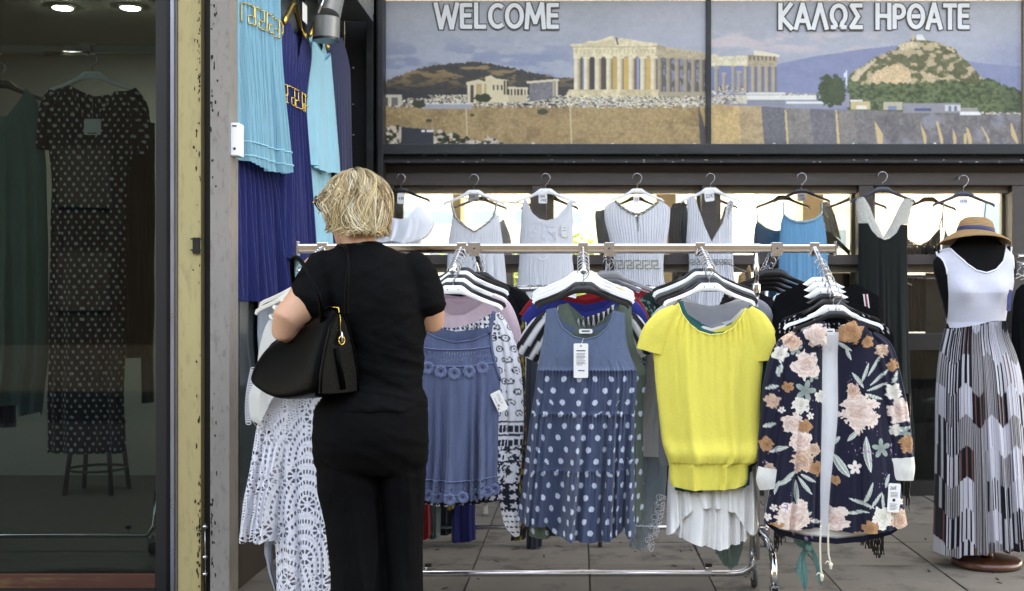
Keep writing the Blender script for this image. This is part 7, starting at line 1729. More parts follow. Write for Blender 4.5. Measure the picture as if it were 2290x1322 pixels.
# rail and gilt hangers with price cards above the blue dresses
lr = thing("wall_rail", "steel rail along the left wall above the blue dresses", "rail", (-1.42, 6.2, 3.05))
MB().tube([(-1.41, 5.1, 3.04), (-1.41, 7.2, 3.04)], .012, 10).build("tube", M_chrome, lr, smooth=True)
for y in (5.3, 6.3, 7.15): MB().tube([(-1.475, y, 3.04), (-1.41, y, 3.04)], .007, 8).build("bracket", M_chrome, lr, smooth=True)
for k, (Y, z, X, lab) in enumerate(((5.84, 2.66, -1.40, "gilt hanger with price card above the royal blue dress"), (6.38, 2.72, -1.40, "gilt hanger with price card above the long aqua dress"), (5.28, 3.03, -1.42, "gilt hanger above the short aqua dress"))):
    t = thing("gilt_hanger", lab, "hanger", (X, Y, z), "gilt hangers on the left wall")
    pts = [(X, Y - .20, z - .09), (X, Y - .15, z - .055), (X, Y - .05, z + .02), (X, Y, z + .045), (X, Y + .05, z + .02), (X, Y + .15, z - .055), (X, Y + .20, z - .09)]
    MB().tube(pts, [.012, .018, .022, .024, .022, .018, .012], 10, sx=.6).build("shoulders", M_gold, t, smooth=True)
    zt = 3.055
    MB().tube([(X, Y, z + .04), (X, Y, zt - .02), (X - .015, Y, zt + .005), (X - .05, Y, zt + .01), (X - .068, Y, zt - .015)], .003, 6).build("hook", M_steelwire, t, smooth=True)
    if k < 2:
        MB().box(X + .045, X + .047, Y - .02, Y + .075, z - .035, z + .055).build("price_card", M_paper, t)
    mb = MB()
    for j in range(9): mb.tube([(X + .03, Y + .03 + j * .012, z - .06 - .01 * math.sin(j * .35)), (X + .035, Y + .03 + j * .012, z - .085 - .015 * math.sin(j * .35))], .003, 5)
    mb.build("collar_beads", M_gold, t, smooth=True)
# twin grey spotlight
sp = thing("spotlight", "grey double cylinder spotlight above the navy dress", "lamp", tuple(W(735, 60, 6.0)))
M_spot = mat("satin grey paint", (128, 128, 126), .35, .3, var=.05)
def cyl(p0, p1, r, nm, m): return smooth_by_angle(MB().tube([p0, p1], r, 28).build(nm, m, sp), 40)
cyl(W(729, 90, 6.0), W(731, 40, 6.0), .066, "lamp_body", M_spot)
cyl(W(733, 40, 6.05), W(742, -2, 6.15), .062, "gear_box", M_spot)
cyl(W(729, 92, 6.0), W(729, 86, 6.0), .0675, "rim", M_black_pl)
MB().tube([W(712, 30, 5.95), W(722, 2, 5.98), W(728, -30, 6.0)], .006, 8).build("bracket", M_chrome, sp, smooth=True)
MB().tube([W(742, 0, 6.15), W(746, -60, 6.2)], .02, 10).build("stem", M_spot, sp, smooth=True)

# ================================================================ inside the left shop
ir = thing("interior_rail", "wall rail with hanging arms seen through the dark glass door", "rail", (-2.9, 6.25, 0))
DI = 6.25
MB().box(-4.4, -1.7, DI, DI + .03, mz(117, DI), mz(100, DI), b=.004).build("rail", mat("dull steel", (120, 120, 118), .35, .7), ir)
MB().box(mx(182, DI), mx(206, DI), DI - .02, DI + .035, mz(122, DI), mz(95, DI), b=.004).build("bracket", mat("dull steel", (120, 120, 118), .35, .7), ir)
MB().box(-4.35, -4.30, DI + .03, DI + .06, .006, mz(100, DI)).box(-1.80, -1.75, DI + .03, DI + .06, .006, mz(100, DI)).build("upright", mat("dull steel", (120, 120, 118), .35, .7), ir)
for px0, px1 in ((194, 246), (0, 60)):
    a0_, a1_ = W(px0, 118, DI - .01), W(px1, 186, DI + .5)
    a1_ = np.array([a0_[0] + .02, DI - .55, a0_[2] - .12])
    MB().tube([a0_, a1_], .011, 8).build("arm", mat("dull steel", (120, 120, 118), .35, .7), ir, smooth=True)
dI = 5.72
hanger(206, 160, dI, 205, M_white_pl, "white hanger holding the polka dot dress inside the dark shop", 122)
def dotty(px, py, a, s, q):
    u = a * 463; c = np.broadcast_to(lin((22, 25, 42)), px.shape + (3,)).copy()
    P_ = 19.0; row = np.floor(py / 12); j = vnoise(row * 3.3, np.floor(u / P_) * 5.1, 2) * 7 - 3.5
    du = ((u / P_ + .5 * (row % 2)) % 1 - .5) * P_ + j; dv = ((py / 12) % 1 - .5) * 12
    c[np.hypot(du, dv) < 3.0] = lin((236, 238, 240)); return c
g = garment("dotted_navy_dress", "long navy dress with white dots behind the glass door", "dress", dI, [(190, 130, 282), (215, 104, 308), (250, 98, 322), (330, 108, 300), (420, 116, 284), (480, 114, 282), (700, 110, 280), (900, 108, 278), (1012, 106, 280)], [(96, 226), (130, 200), (158, 192), (168, 200), (190, 260), (208, 306), (230, 250), (258, 206), (282, 204), (310, 226)], back=[(96, 226), (130, 200), (158, 192), (208, 214), (282, 204), (310, 226)], col=dotty, T=(.02, .06), folds=fold_fn(101, 4, .018, .25), nu=190, nv=300, seed=91, mat_=C_cotton)
sleeve(g, [(128, 206, 22), (112, 250, 26), (104, 300, 22), (100, 335, 20)], col=dotty, nr=40, n=50); sleeve(g, [(285, 206, 22), (305, 250, 28), (312, 310, 22), (310, 350, 20)], col=dotty, nr=40, n=50)
tag_card(None, 207, 284, 38, 36, [('bar', -10, 13, 20, 2)], root=g['root'], d=dI - .05, string=(207, 214))
TG = (98, 136, 132)
hanger(0, 180, dI + .05, 210, M_black_pl, "black hanger with the teal dress at the left picture edge", 140)
g = garment("teal_dress", "dull teal draped dress at the left picture edge behind glass", "dress", dI + .03, [(196, -80, 64), (230, -90, 84), (300, -95, 96), (400, -95, 104), (700, -95, 108), (800, -95, 108), (900, -90, 94), (935, -80, 92)], [(-80, 210), (-60, 200), (-40, 240), (-10, 262), (20, 262), (44, 230), (58, 197), (84, 218)], hem=[(-80, 900), (0, 905), (48, 905), (52, 930), (92, 935), (92, 920), (108, 830)], col=plain(TG, .1), T=(.02, .07), folds=fold_fn(102, 5, .03, .1), seed=92)
g = garment("striped_sleeve_top", "dark top with striped sleeve end behind the dotted navy dress", "top", dI + .25, [(240, 120, 320), (300, 130, 330), (800, 150, 335)], [(150, 250), (180, 236), (280, 236), (330, 262)], col=plain((40, 30, 30), .2), seed=93)
sleeve(g, [(280, 300, 16), (288, 360, 18), (288, 440, 17)], col=stripes(1.57, 13), nr=20, n=60)
garment("dark_teal_scarf", "dark teal scarf hanging right of the dotted navy dress behind glass", "scarf", dI + .3, [(260, 318, 346), (400, 322, 346), (900, 318, 340)], [(318, 268), (346, 276)], col=plain((36, 70, 68), .15), seed=94)
garment("purple_skirt", "dark purple skirt hem below the teal dress at the left edge", "skirt", dI + .25, [(800, -60, 30), (955, -60, 36)], [(-60, 802), (30, 802)], col=plain((44, 36, 76), .15), seed=95)
# stool
st = thing("stool", "dark wooden stool half hidden under the dotted navy dress", "stool", (mx(215, 7.6), 7.6, 0))
M_dw = mat("black stained wood", (34, 30, 28), .5)
xs_, ys_ = mx(218, 7.72), 7.72
for ax, ay in ((-1, -1), (1, -1), (1, 1), (-1, 1)):
    MB().tube([(xs_ + ax * .11, ys_ + ay * .11, .44), (xs_ + ax * .15, ys_ + ay * .15, .006)], .016, 8).build("leg", M_dw, st, smooth=True)
MB().lathe([(.001, .44), (.17, .44), (.175, .455), (.17, .47), (.001, .475)], (xs_, ys_, 0), 30).build("seat", M_dw, st, smooth=True)
for z, r in ((.16, .140),): MB().tube([(xs_ + r * 1.3 * math.cos(a), ys_ + r * 1.3 * math.sin(a), z) for a in np.linspace(0, 6.28, 25)], .009, 6).build("foot_ring", M_dw, st, smooth=True)
fb2 = thing("interior_rack_base", "steel rack base bar with lever low behind the glass door", "rack base", (-3.0, 5.9, 0))
MB().tube([(-4.3, 5.9, .075), (mx(330, 5.9), 5.9, .078), (mx(346, 5.9), 5.9, .13), (mx(350, 5.9), 5.9, .3)], .013, 10).build("bar", M_chrome, fb2, smooth=True)
MB().tube([(mx(287, 5.9), 5.9, .085), (mx(287, 5.9), 5.9, .11)], .004, 6).build("clamp_screw", M_chrome, fb2); MB().box(mx(282, 5.9), mx(293, 5.9), 5.89, 5.91, .11, .128, b=.003).build("lever", M_black_pl, fb2)
MB().lathe([(.01, -.011), (.03, -.010), (.033, -.004), (.033, .004), (.03, .010), (.01, .011)], (mx(340, 5.8), 5.8, .04), 18, 'x').build("castor_wheel", M_rubber, fb2, smooth=True)
MB().box(mx(340, 5.8) - .016, mx(340, 5.8) + .016, 5.78, 5.92, .065, .09).build("castor_fork", M_chrome, fb2)

# ================================================================ the woman with her bag
DP = 4.10; KP = DP / F
def J(px, py, dy=0.0):
    p = W(px, py, DP); p[1] = DP + dy; return p
def ring(c, u, v, a, b, n=24, e=1.0):
    """ellipse about c with axes u*a and v*b"""
    out = []
    for k in range(n):
        w = 2 * math.pi * k / n; cc_, ss = math.cos(w), math.sin(w)
        out.append(c + u * (a * np.sign(cc_) * abs(cc_) ** e) + v * (b * np.sign(ss) * abs(ss) ** e))
    return out
EX, EY, EZ = np.array([1., 0, 0]), np.array([0, 1., 0]), np.array([0, 0, 1.])
def limb(mb, pts, n=18):
    """pts: (centre, radius_a, radius_b) along a limb, closed ends"""
    P = [p[0] for p in pts]; rings = []; prev = None
    for i, (c, a, b) in enumerate(pts):
        t = P[min(i + 1, len(P) - 1)] - P[max(i - 1, 0)]; t = t / np.linalg.norm(t)
        u = EX if prev is None else prev
        u = u - t * u.dot(t)
        if np.linalg.norm(u) < .1: u = EZ - t * EZ.dot(t)
        u /= np.linalg.norm(u); prev = u; v = np.cross(t, u)
        rings.append(ring(c, u, v, a, b, n))
    t0 = (P[0] - P[1]); t0 /= np.linalg.norm(t0); t1 = P[-1] - P[-2]; t1 /= np.linalg.norm(t1)
    r0 = [P[0] + (q - P[0]) * .6 + t0 * pts[0][1] * .5 for q in rings[0]]; r1 = [P[-1] + (q - P[-1]) * .6 + t1 * pts[-1][1] * .5 for q in rings[-1]]
    mb.loft([r0] + rings + [r1])
def remeshed(mb, name, m, parent, voxel, smooth_it=6, col=None, factor=.5):
    me = bpy.data.meshes.new(name + "_src"); me.from_pydata(mb.v, [], mb.f); me.update()
    bm = bmesh.new(); bm.from_mesh(me); bmesh.ops.recalc_face_normals(bm, faces=bm.faces); bm.to_mesh(me); bm.free()
    o = bpy.data.objects.new(name + "_src", me); COL.objects.link(o)
    r = o.modifiers.new("r", 'REMESH'); r.mode = 'VOXEL'; r.voxel_size = voxel
    s = o.modifiers.new("s", 'SMOOTH'); s.iterations = smooth_it; s.factor = factor
    dg = bpy.context.evaluated_depsgraph_get(); dg.update()
    ev = bpy.data.meshes.new_from_object(o.evaluated_get(dg))
    n = len(ev.vertices); V = np.empty(n * 3, np.float32); ev.vertices.foreach_get("co", V); V = V.reshape(-1, 3).astype(float)
    fs = [list(p.vertices) for p in ev.polygons]
    bpy.data.objects.remove(o); bpy.data.meshes.remove(me); bpy.data.meshes.remove(ev)
    kw = {}
    if col is not None: kw = dict(col=col(V), uv=np.stack([V[:, 0] + V[:, 1] * .5, V[:, 2]], 1))
    return obj_np(name, V, fs, m, parent, **kw), V
wm = thing("person", "woman seen from behind in a black top and trousers browsing the rack", "person", tuple(J(830, 1475)))
def skin_mat():
    m = mat("skin", (196, 146, 118), .5, 0, var=.08, vscale=14, bump=.12, bscale=160)
    b = m.node_tree.nodes["Principled BSDF"]; b.inputs["Subsurface Weight"].default_value = .12; b.inputs["Subsurface Radius"].default_value = (.012, .005, .003); b.inputs["Subsurface Scale"].default_value = .5
    return m
SKIN = skin_mat()
# head direction: turned to the left, away and down
fw = np.array([-.84, .44, -.34]); fw /= np.linalg.norm(fw)
rt = np.cross(fw, EZ); rt /= np.linalg.norm(rt); hu = np.cross(rt, fw)
HC = J(790, 466, .015)
bd = MB()
# skull and face
def HP(f, r, u): return HC + fw * f + rt * r + hu * u
rings = []
for u, cf, af, ar in ((-.125, .060, .028, .026), (-.115, .052, .048, .042), (-.095, .036, .068, .056), (-.07, .020, .082, .064), (-.04, .008, .092, .070), (-.01, .0, .098, .074), (.025, -.004, .099, .076), (.055, -.006, .094, .073), (.08, -.008, .080, .062), (.098, -.010, .056, .043), (.108, -.012, .02, .016)):
    rings.append(ring(HC + fw * cf + hu * u, fw, rt, af, ar, 28))
bd.loft(rings)
limb(bd, [(HP(.098, 0, .012), .008, .008), (HP(.108, 0, -.012), .011, .011), (HP(.112, 0, -.030), .014, .013)], 12)      # nose
limb(bd, [(HP(.088, -.022, -.066), .009, .008), (HP(.097, 0, -.068), .010, .009), (HP(.088, .022, -.066), .009, .008)], 10)  # mouth
for s_ in (-1, 1):
    limb(bd, [(HP(.070, .030 * s_ - .012, .018), .010, .009), (HP(.070, .030 * s_ + .012, .018), .010, .009)], 10)             # brow
    limb(bd, [(HP(-.004, .072 * s_, .018), .010, .016), (HP(-.012, .080 * s_, -.008), .010, .018), (HP(-.002, .074 * s_, -.038), .008, .012)], 12)   # ears
# neck and torso core (under the clothes)
limb(bd, [(HC + np.array([.012, -.01, -.06]), .058, .058), (J(800, 530, -.005), .056, .058), (J(806, 560, -.005), .064, .064), (J(815, 600, .0), .10, .07)], 22)
limb(bd, [(J(828, 606), .09, .05), (J(830, 640), .12, .07), (J(842, 670), .125, .08), (J(852, 740), .115, .08), (J(855, 850), .10, .075), (J(834, 930), .14, .09), (J(832, 975), .13, .09)], 24)
for (hx, kx, ax_, dy_) in ((775, 790, 800, 0.0), (895, 900, 905, .02)):
    limb(bd, [(J(hx, 1000, dy_), .085, .09), (J((hx + kx) / 2, 1110, dy_ + .01), .072, .075), (J(kx, 1215, dy_ + .01), .052, .055), (J(kx, 1300, dy_ - .005), .050, .054), (J(ax_, 1425, dy_ - .01), .034, .036), (J(ax_, 1455, dy_ - .005), .036, .042)], 18)
    limb(bd, [(J(ax_, 1458, dy_ - .03), .032, .026), (J(ax_ - 3, 1460, dy_ + .06), .040, .024), (J(ax_ - 6, 1464, dy_ + .15), .038, .016)], 14)
# left arm: sleeve to elbow, forearm reaching forward
LS, LE, LW_ = J(722, 596, .0), J(655, 722, -.02), J(728, 748, .20)
limb(bd, [(LS, .062, .062), (J(704, 640, -.03), .062, .062), (J(682, 684, -.065), .059, .059), (J(656, 716, -.095), .054, .054), (J(650, 732, -.085), .049, .050), (J(668, 742, -.03), .050, .047), (J(694, 744, .04), .043, .040), (J(716, 747, .12), .033, .029), (LW_, .028, .022)], 20)
# right arm: elbow tucked, forearm forward to the hangers
limb(bd, [(J(925, 600), .058, .058), (J(948, 640, -.005), .054, .054), (J(962, 690, -.01), .050, .050), (J(964, 718, .01), .046, .046), (J(956, 716, .08), .042, .041), (J(940, 706, .16), .036, .034), (J(922, 698, .23), .029, .025), (J(908, 694, .28), .026, .020)], 20)
def hand(c, f, up, side_):
    """palm at c pointing along f; fingers curl towards -up"""
    f = f / np.linalg.norm(f); up = up - f * up.dot(f); up /= np.linalg.norm(up); s = np.cross(f, up) * side_
    limb(bd, [(c, .026, .016), (c + f * .035, .034, .016), (c + f * .075, .037, .014)], 14)
    for k, (o_, L_) in enumerate(((-.030, .062), (-.010, .072), (.010, .068), (.029, .054))):
        b0 = c + f * .078 + s * o_
        limb(bd, [(b0, .0092, .0090), (b0 + f * L_ * .45 - up * .006, .0088, .0086), (b0 + f * L_ * .72 - up * .026, .0082, .008), (b0 + f * L_ * .70 - up * .048, .0072, .007)], 10)
    t0 = c + f * .022 - s * .026
    limb(bd, [(t0, .013, .012), (t0 - s * .024 + f * .026 - up * .006, .0105, .010), (t0 - s * .028 + f * .052 - up * .020, .009, .0085), (t0 - s * .018 + f * .068 - up * .032, .0078, .0072)], 10)
hand(LW_ + np.array([.004, .012, .0]), np.array([.35, .9, .15]), EZ, 1)
hand(J(905, 693, .29), np.array([-.25, .93, .2]), EZ, -1)
body, _ = remeshed(bd, "body", SKIN, wm, .0055, 5)

# clothes
CL_SHIRT = lambda V: np.tile(lin((10, 10, 11)), (len(V), 1)); CL_TR = lambda V: np.tile(lin((8, 8, 9)), (len(V), 1))
sh = MB()
def tring(py, xl, xr, dep, yo=0.0, e=.85): 
    c = J((xl + xr) / 2, py, yo); return ring(c, EX, EY, (xr - xl) / 2 * KP, dep, 40, e)
sh.loft([tring(*t) for t in ((541, 776, 846, .060, .0), (548, 764, 858, .066, -.002), (558, 742, 884, .072, -.004), (570, 722, 912, .080, -.005), (588, 712, 932, .092, -.006), (615, 716, 942, .108, -.008), (650, 732, 948, .122, -.008), (700, 752, 951, .132, -.004), (750, 768, 950, .134, .0), (800, 774, 944, .128, .004), (840, 776, 939, .122, .004), (868, 770, 940, .126, .0), (886, 748, 948, .138, -.004), (905, 728, 954, .150, -.008), (914, 724, 955, .152, -.008))])
limb(sh, [(J(735, 592, .0), .070, .075), (J(720, 622, -.012), .076, .076), (J(708, 656, -.036), .079, .077), (J(698, 682, -.054), .078, .075)], 24)
limb(sh, [(J(918, 592, .0), .064, .07), (J(940, 625, -.002), .066, .066), (J(954, 660, -.006), .062, .064), (J(962, 690, -.008), .058, .062)], 24)
shirt, _ = remeshed(sh, "black_shirt", C_black, wm, .0075, 5, CL_SHIRT)
def shirt_folds(V):
    x, y, z = V[:, 0], V[:, 1], V[:, 2]; zw = mz(840, DP)
    r1 = 1 - np.abs(2 * fbm(x * 5 + y * 3, (z + .35 * x) * 22, 2, 3) - 1) * 2.2; r2 = 1 - np.abs(2 * fbm(x * 6 - y * 3, (z - .5 * x) * 15, 5, 3) - 1) * 2.2
    return np.clip(r1, 0, 1) * (.25 + 1.2 * np.exp(-((z - zw) / .13) ** 2)) + .5 * np.clip(r2, 0, 1) - .3
crumple(shirt, shirt_folds, .0065)
tr = MB()
tr.loft([tring(*t) for t in ((865, 752, 940, .118, .0), (885, 724, 950, .134, -.004), (908, 708, 956, .146, -.010), (940, 704, 959, .154, -.014), (975, 703, 959, .154, -.016), (1005, 705, 957, .148, -.012), (1035, 709, 954, .132, -.004), (1052, 714, 950, .112, .0))])
limb(tr, [(J(778, 1000, -.01), .105, .118), (J(781, 1060, -.006), .104, .112), (J(788, 1130, .0), .101, .106), (J(797, 1220, .0), .099, .104), (J(806, 1310, -.004), .096, .106), (J(812, 1390, -.008), .097, .110), (J(816, 1462, -.008), .099, .116)], 30)
limb(tr, [(J(900, 1000, .006), .090, .112), (J(902, 1060, .012), .076, .106), (J(900, 1130, .02), .070, .100), (J(900, 1220, .022), .064, .098), (J(904, 1310, .016), .060, .100), (J(905, 1390, .012), .062, .104), (J(906, 1462, .012), .064, .110)], 30)
for cy_, cx_, sgn in ((975, 775, 1), (975, 892, 1)): limb(tr, [(J(cx_, 930, -.05), .07, .07), (J(cx_, cy_, -.066), .080, .074), (J(cx_, 1012, -.05), .07, .06)], 20)
tr_o, _ = remeshed(tr, "black_trousers", C_black, wm, .008, 4, CL_TR)
def trouser_folds(V):
    x, y, z = V[:, 0], V[:, 1], V[:, 2]
    r1 = 1 - np.abs(2 * fbm(x * 16 + y * 8 + z * .9, z * 2.2, 3, 3) - 1) * 2.2; r2 = 1 - np.abs(2 * fbm(x * 6, (z + .5 * np.abs(x + 1.06)) * 14, 6, 3) - 1) * 2.2
    return np.clip(r1, 0, 1) * sm(.80, .55, z) * 1.3 + .7 * np.clip(r2, 0, 1) * np.exp(-((z - .70) / .16) ** 2) - .2
crumple(tr_o, trouser_folds, .008)
for xx in (800, 905):
    s2 = MB(); limb(s2, [(J(xx, 1464, -.055), .040, .022), (J(xx - 1, 1462, .0), .043, .030), (J(xx - 4, 1465, .08), .047, .024), (J(xx - 6, 1468, .16), .040, .016)], 18)
    s2.build("shoe", M_black_pl, wm, smooth=True)
# neck edge of the shirt and shirt hem line
MB().tube([J(810 + 40 * math.cos(a) * 1.0, 545 + 4 * math.sin(a) , .066 * -math.sin(a)) for a in np.linspace(0, 6.283, 40)], .004, 6).build("collar_edge", mat("black rib", (20, 20, 22), .85), wm, smooth=True)

# hair: cap plus many wavy strands
rg = np.random.default_rng(21)
HH = HC + np.array([.008, -.012, .008])
tilt = hu * .92 + (-fw) * .30; tilt /= np.linalg.norm(tilt)       # crown axis
e1 = fw - tilt * fw.dot(tilt); e1 /= np.linalg.norm(e1); e2 = np.cross(tilt, e1)
def scalp(th, ph, k=1.0):
    """th from the crown, ph about the crown axis (0 = forehead)"""
    return HH + k * (tilt * (.104 * math.cos(th)) + math.sin(th) * (e1 * (.100 * math.cos(ph)) + e2 * (.080 * math.sin(ph))))
def hair_len(ph):
    c = math.cos(ph)
    return float(np.interp(c, [-1, -.2, .05, .25, .5, .8, 1], [2.05, 1.98, 1.65, 1.28, 1.08, .95, .9]))
capV = []; nph, nth = 48, 26
for i in range(nth):
    for j in range(nph):
        ph = 2 * math.pi * j / nph; L = hair_len(ph) - .06
        th = .001 + (L) * i / (nth - 1); p = scalp(th, ph, 1.10 + .035 * math.sin(5 * ph + 3 * th) + .03 * math.sin(11 * ph))
        if th > 1.25: p = p + (-EZ) * (th - 1.25) * .035 + (p - HH) * .06 * (th - 1.25)
        capV.append(p)
HAIRC = [(202, 178, 136), (184, 156, 112), (216, 196, 158), (158, 128, 90), (206, 184, 142), (228, 212, 180)]
hairm = None
def hair_material():
    m = bpy.data.materials.new("blonde hair"); m.use_nodes = True; N = m.node_tree.nodes; Lk = m.node_tree.links; b = N["Principled BSDF"]
    at = N.new("ShaderNodeAttribute"); at.attribute_name = "Col"; Lk.new(at.outputs["Color"], b.inputs["Base Color"]); b.inputs["Roughness"].default_value = .42; b.inputs["Specular IOR Level"].default_value = .45
    return m
HAIRM = hair_material()
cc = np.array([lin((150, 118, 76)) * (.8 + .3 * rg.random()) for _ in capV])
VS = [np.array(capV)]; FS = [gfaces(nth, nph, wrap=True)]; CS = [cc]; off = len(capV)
NC = 330; NPC = 17; SEG = 15
for c_ in range(NC):
    ph0 = rg.random() * 2 * math.pi; th00 = .04 + 1.2 * rg.random() ** .8
    wph0 = rg.random() * 6.28; wf0 = 5 + 6 * rg.random(); wa0 = .08 + .17 * rg.random(); dr0 = rg.normal() * .28; Lc = rg.normal() * .10; lift0 = 1.10 + .13 * rg.random(); colc = lin(HAIRC[rg.integers(0, 6)]); flick = rg.normal() * .09
    for k in range(NPC):
        fly = (c_ % 11 == 0 and k < 3)
        ph = ph0 + rg.normal() * .085; th0 = np.clip(th00 + rg.normal() * .10, .02, 1.5)
        L = hair_len(ph) + Lc + rg.normal() * .06; dth = max(.5, L - th0 * .5) * (.86 + .14 * rg.random())
        r0 = .0005 + .0007 * rg.random(); col = colc * (.72 + .5 * rg.random()); wph = wph0 + rg.normal() * .35; la = lift0 + rg.normal() * .028
        pts = []
        for i in range(SEG):
            t = i / (SEG - 1); th = th0 + dth * t
            p = scalp(min(th, 1.98), ph + dr0 * t + wa0 * math.sin(wf0 * t + wph) * (.25 + t), la + .05 * math.sin(wf0 * .8 * t + wph * 2) * (.15 + t) + (.10 + flick) * max(0, t - .45) * (1 if th > 1.2 else .4) + (.16 * math.sin(t * 2.6) if fly else 0))
            if th > 1.5: p = p - EZ * (th - 1.5) * .05
            pts.append(p)
        P = np.array(pts); T_ = np.gradient(P, axis=0); T_ /= np.linalg.norm(T_, axis=1)[:, None]
        N_ = P - HH; N_ /= np.linalg.norm(N_, axis=1)[:, None]; B_ = np.cross(T_, N_); B_ /= np.linalg.norm(B_, axis=1)[:, None] + 1e-9; N_ = np.cross(B_, T_)
        tt = np.linspace(0, 1, SEG); R_ = (r0 * (.5 + 1.5 * np.sin(np.pi * np.clip(tt * .9 + .05, 0, 1)) ** .7))[:, None]
        V = np.stack([P + R_ * 1.3 * B_, P + R_ * N_ * .8, P - R_ * 1.3 * B_], 1).reshape(-1, 3)
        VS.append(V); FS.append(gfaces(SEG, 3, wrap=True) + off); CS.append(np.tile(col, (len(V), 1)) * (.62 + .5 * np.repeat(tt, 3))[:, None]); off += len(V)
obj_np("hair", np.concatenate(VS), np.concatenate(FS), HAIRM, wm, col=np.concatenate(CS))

# sunglasses
sg_ = thing("sunglasses", "black sunglasses pushed up on the woman's hair", "sunglasses", tuple(HP(.10, 0, .03)))
M_lens = mat("black acetate", (14, 14, 16), .15)
for s_ in (-1, 1):
    c = HP(.112, .034 * s_, .060); MB().tube([c + rt * (.030 * math.cos(a)) + hu * (.026 * math.sin(a)) - fw * .010 * abs(math.cos(a)) for a in np.linspace(0, 6.283, 25)], .0042, 8).build("rim", M_lens, sg_, smooth=True)
    pts = [c + rt * (.027 * math.cos(a)) + hu * (.023 * math.sin(a)) for a in np.linspace(0, 6.283, 25)[:-1]]; MB().add(pts, [tuple(range(24))]).build("lens", M_lens, sg_)
    MB().tube([c + rt * .030 * s_, HP(.07, .086 * s_, .056), HP(-.02, .090 * s_, .042)], .0035, 6).build("temple", M_lens, sg_, smooth=True)
    MB().lathe([(.001, -.004), (.005, -.003), (.005, .003), (.001, .004)], tuple(c + rt * .034 * s_ - fw * .006), 8).build("hinge", M_gold, sg_, smooth=True)
MB().tube([HP(.112, -.006, .064), HP(.114, .006, .064)], .004, 6).build("bridge", M_lens, sg_)

# handbag
DB = 3.93
def B(px, py, dy=0.0):
    p = W(px, py, DB + dy); return p
bag = thing("handbag", "large black leather handbag hanging from the woman's left arm", "handbag", tuple(B(690, 900)))
M_leather = mat("black leather", (3, 3, 3), .34, 0, var=.25, vscale=40, bump=.35, bscale=260, spec=.045)
M_leather2 = mat("grained leather gusset", (6, 6, 7), .42, 0, var=.25, vscale=40, bump=.6, bscale=220, spec=.09)
# long axis runs from the near right end to the far left end
n_s = 15; secs = []
near = B(757, 885, -.02); far = B(588, 872, .24)
ax = far - near; ax[2] = 0; Lb = np.linalg.norm(ax); ax /= Lb; sd = np.cross(EZ, ax)          # sd points towards the front-left face
tops = hermite([0, .12, .22, .4, .63, .87, 1.0], [.286, .290, .270, .232, .196, .160, .105]); wid = hermite([0, .1, .5, .9, 1.0], [.082, .092, .096, .080, .050]); bots = hermite([0, .25, .6, .85, 1.0], [.006, -.010, .0, .012, .040])
rings = []
for i in range(n_s):
    t = i / (n_s - 1); c = near + ax * Lb * t; h = float(tops(t)); w = float(wid(t)); zb_ = float(bots(t)); r = []
    prof = [(-1, .0), (-1.04, .06), (-.96, .25), (-.74, .55), (-.46, .82), (-.22, .96), (0, 1.0), (.22, .96), (.46, .82), (.74, .55), (.96, .25), (1.04, .06), (1, .0), (.5, -.015), (0, -.02), (-.5, -.015)]
    sag = .010 * math.sin(7 * t + 1)
    for (a, b) in prof: r.append(c + sd * (a * w * (1 + .05 * math.sin(5 * t + 3 * b))) + EZ * (zb_ + b * (h - zb_) + sag * (b < .5) * (1 - b)))
    rings.append(r)
bo = MB().loft(rings).build("body", M_leather, bag, smooth=True); 
sub = bo.modifiers.new("sub", 'SUBSURF'); sub.levels = 2; sub.render_levels = 2
# gusset panel on the near end, slightly proud
c0 = near - ax * .006; prof2 = [(-.98, .03), (-.95, .25), (-.72, .55), (-.44, .82), (-.2, .94), (0, .97), (.2, .94), (.44, .82), (.72, .55), (.95, .25), (.98, .03), (.4, .02), (-.4, .02)]
h0, w0 = float(tops(0)), float(wid(0))
front_r = [c0 + sd * (a * w0 * .97) + EZ * (.004 + b * h0 * .97) for a, b in prof2]; back_r = [p + ax * .012 for p in front_r]
go = MB().loft([back_r, front_r]).build("gusset", M_leather2, bag)
MB().tube([p - ax * .001 for p in front_r[:11]], .0035, 6).build("piping", M_leather, bag, smooth=True)
MB().tube([c0 - ax * .006 + EZ * h0 * .55 + sd * .02, c0 - ax * .008 + EZ * h0 * .3 + sd * .004, c0 - ax * .006 + EZ * .02 - sd * .01], .010, 6, sx=.3).build("strap_tab", M_leather, bag, smooth=True)
MB().tube([c0 - ax * .010 + EZ * h0 * .64 + sd * .012 * math.cos(a) * 1.0 + EZ * .014 * math.sin(a) for a in np.linspace(0, 6.283, 18)], .0022, 6).build("ring", M_gold, bag, smooth=True)
zl_ = [near + ax * Lb * t + EZ * (float(tops(t)) + .004) for t in np.linspace(0, .92, 20)]
zp_ = MB().tube([c0 + EZ * h0 * .66 - ax * .004, c0 + EZ * h0 * .9 - ax * .003] + zl_[:3], .0022, 6).build("zip", M_gold, bag, smooth=True)
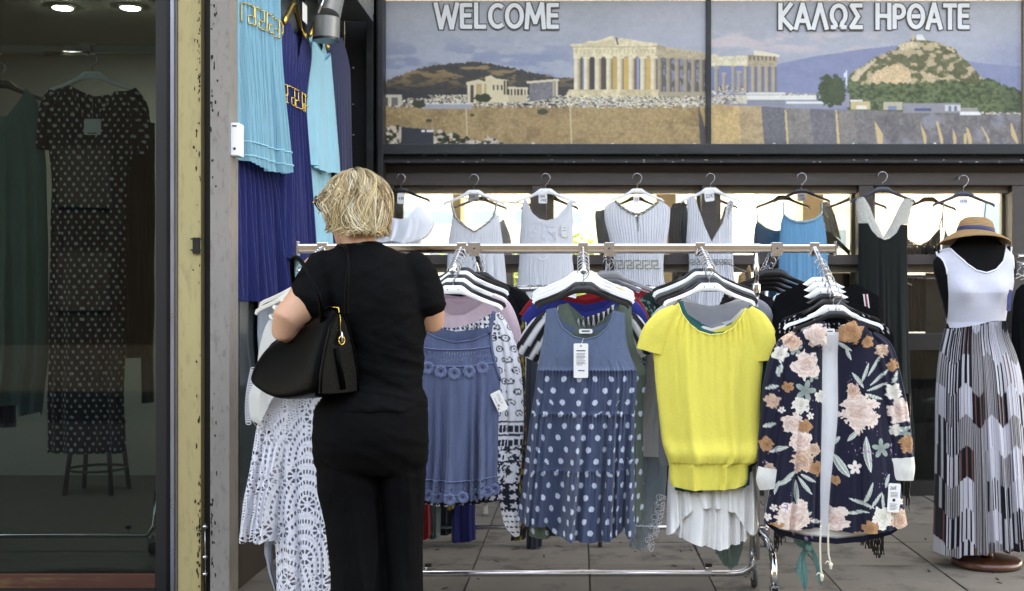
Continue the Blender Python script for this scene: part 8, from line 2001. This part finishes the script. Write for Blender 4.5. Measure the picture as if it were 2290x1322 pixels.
MB().tube(zl_[2:], .0030, 6).build("zip_tape", M_leather, bag, smooth=True)
MB().tube([c0 + EZ * h0 * .74 - ax * .010, c0 + EZ * h0 * .62 - ax * .014], [.004, .0055], 8).build("zip_pull", M_steelwire, zp_, smooth=True)
def handle(pts, nm="handle"): MB().tube([np.array(p) for p in pts], .0078, 10).build(nm, M_leather, bag, smooth=True)
def cr(pts, n=6):
    P = [np.array(p) for p in pts]; P = [P[0]] + P + [P[-1]]; out = []
    for i in range(1, len(P) - 2):
        for t in np.linspace(0, 1, n, endpoint=False):
            out.append(.5 * ((2 * P[i]) + (-P[i - 1] + P[i + 1]) * t + (2 * P[i - 1] - 5 * P[i] + 4 * P[i + 1] - P[i + 2]) * t * t + (-P[i - 1] + 3 * P[i] - 3 * P[i + 1] + P[i + 2]) * t ** 3))
    return out + [P[-2]]
handle(cr([B(712, 748, .0), B(720, 715, -.02), B(716, 670, -.06), B(698, 625, -.05), B(676, 588, -.02), B(660, 576, .02), B(653, 590, .06), B(656, 630, .12), B(664, 690, .22)]))
handle(cr([B(776, 706, -.03), B(775, 660, -.03), B(778, 610, -.02), B(778, 570, .02), B(770, 552, .08), B(757, 551, .16), B(748, 566, .24), B(746, 600, .32)]))

# scraps and grit on the paving
lt = MB(); r_ = random.Random(12)
for k in range(60):
    x = r_.uniform(-1.2, 3.2); y = r_.uniform(4.9, 7.3); a = r_.uniform(0, 3.14); L = r_.uniform(.006, .028); w = r_.uniform(.002, .006)
    ca, sa = math.cos(a), math.sin(a); z0 = .0012
    lt.add([(x - L * ca - w * sa, y - L * sa + w * ca, z0), (x - L * ca + w * sa, y - L * sa - w * ca, z0), (x + L * ca + w * sa, y + L * sa - w * ca, z0 + .002), (x + L * ca - w * sa, y + L * sa + w * ca, z0 + .004), (x, y, z0 + .006)], [(0, 1, 4), (1, 2, 4), (2, 3, 4), (3, 0, 4), (0, 3, 2, 1)])
lt.build("pavement_grit", mat("dark scraps", (52, 44, 36), .9), label="dark leaf scraps scattered over the paving", cat="litter", kind="stuff")
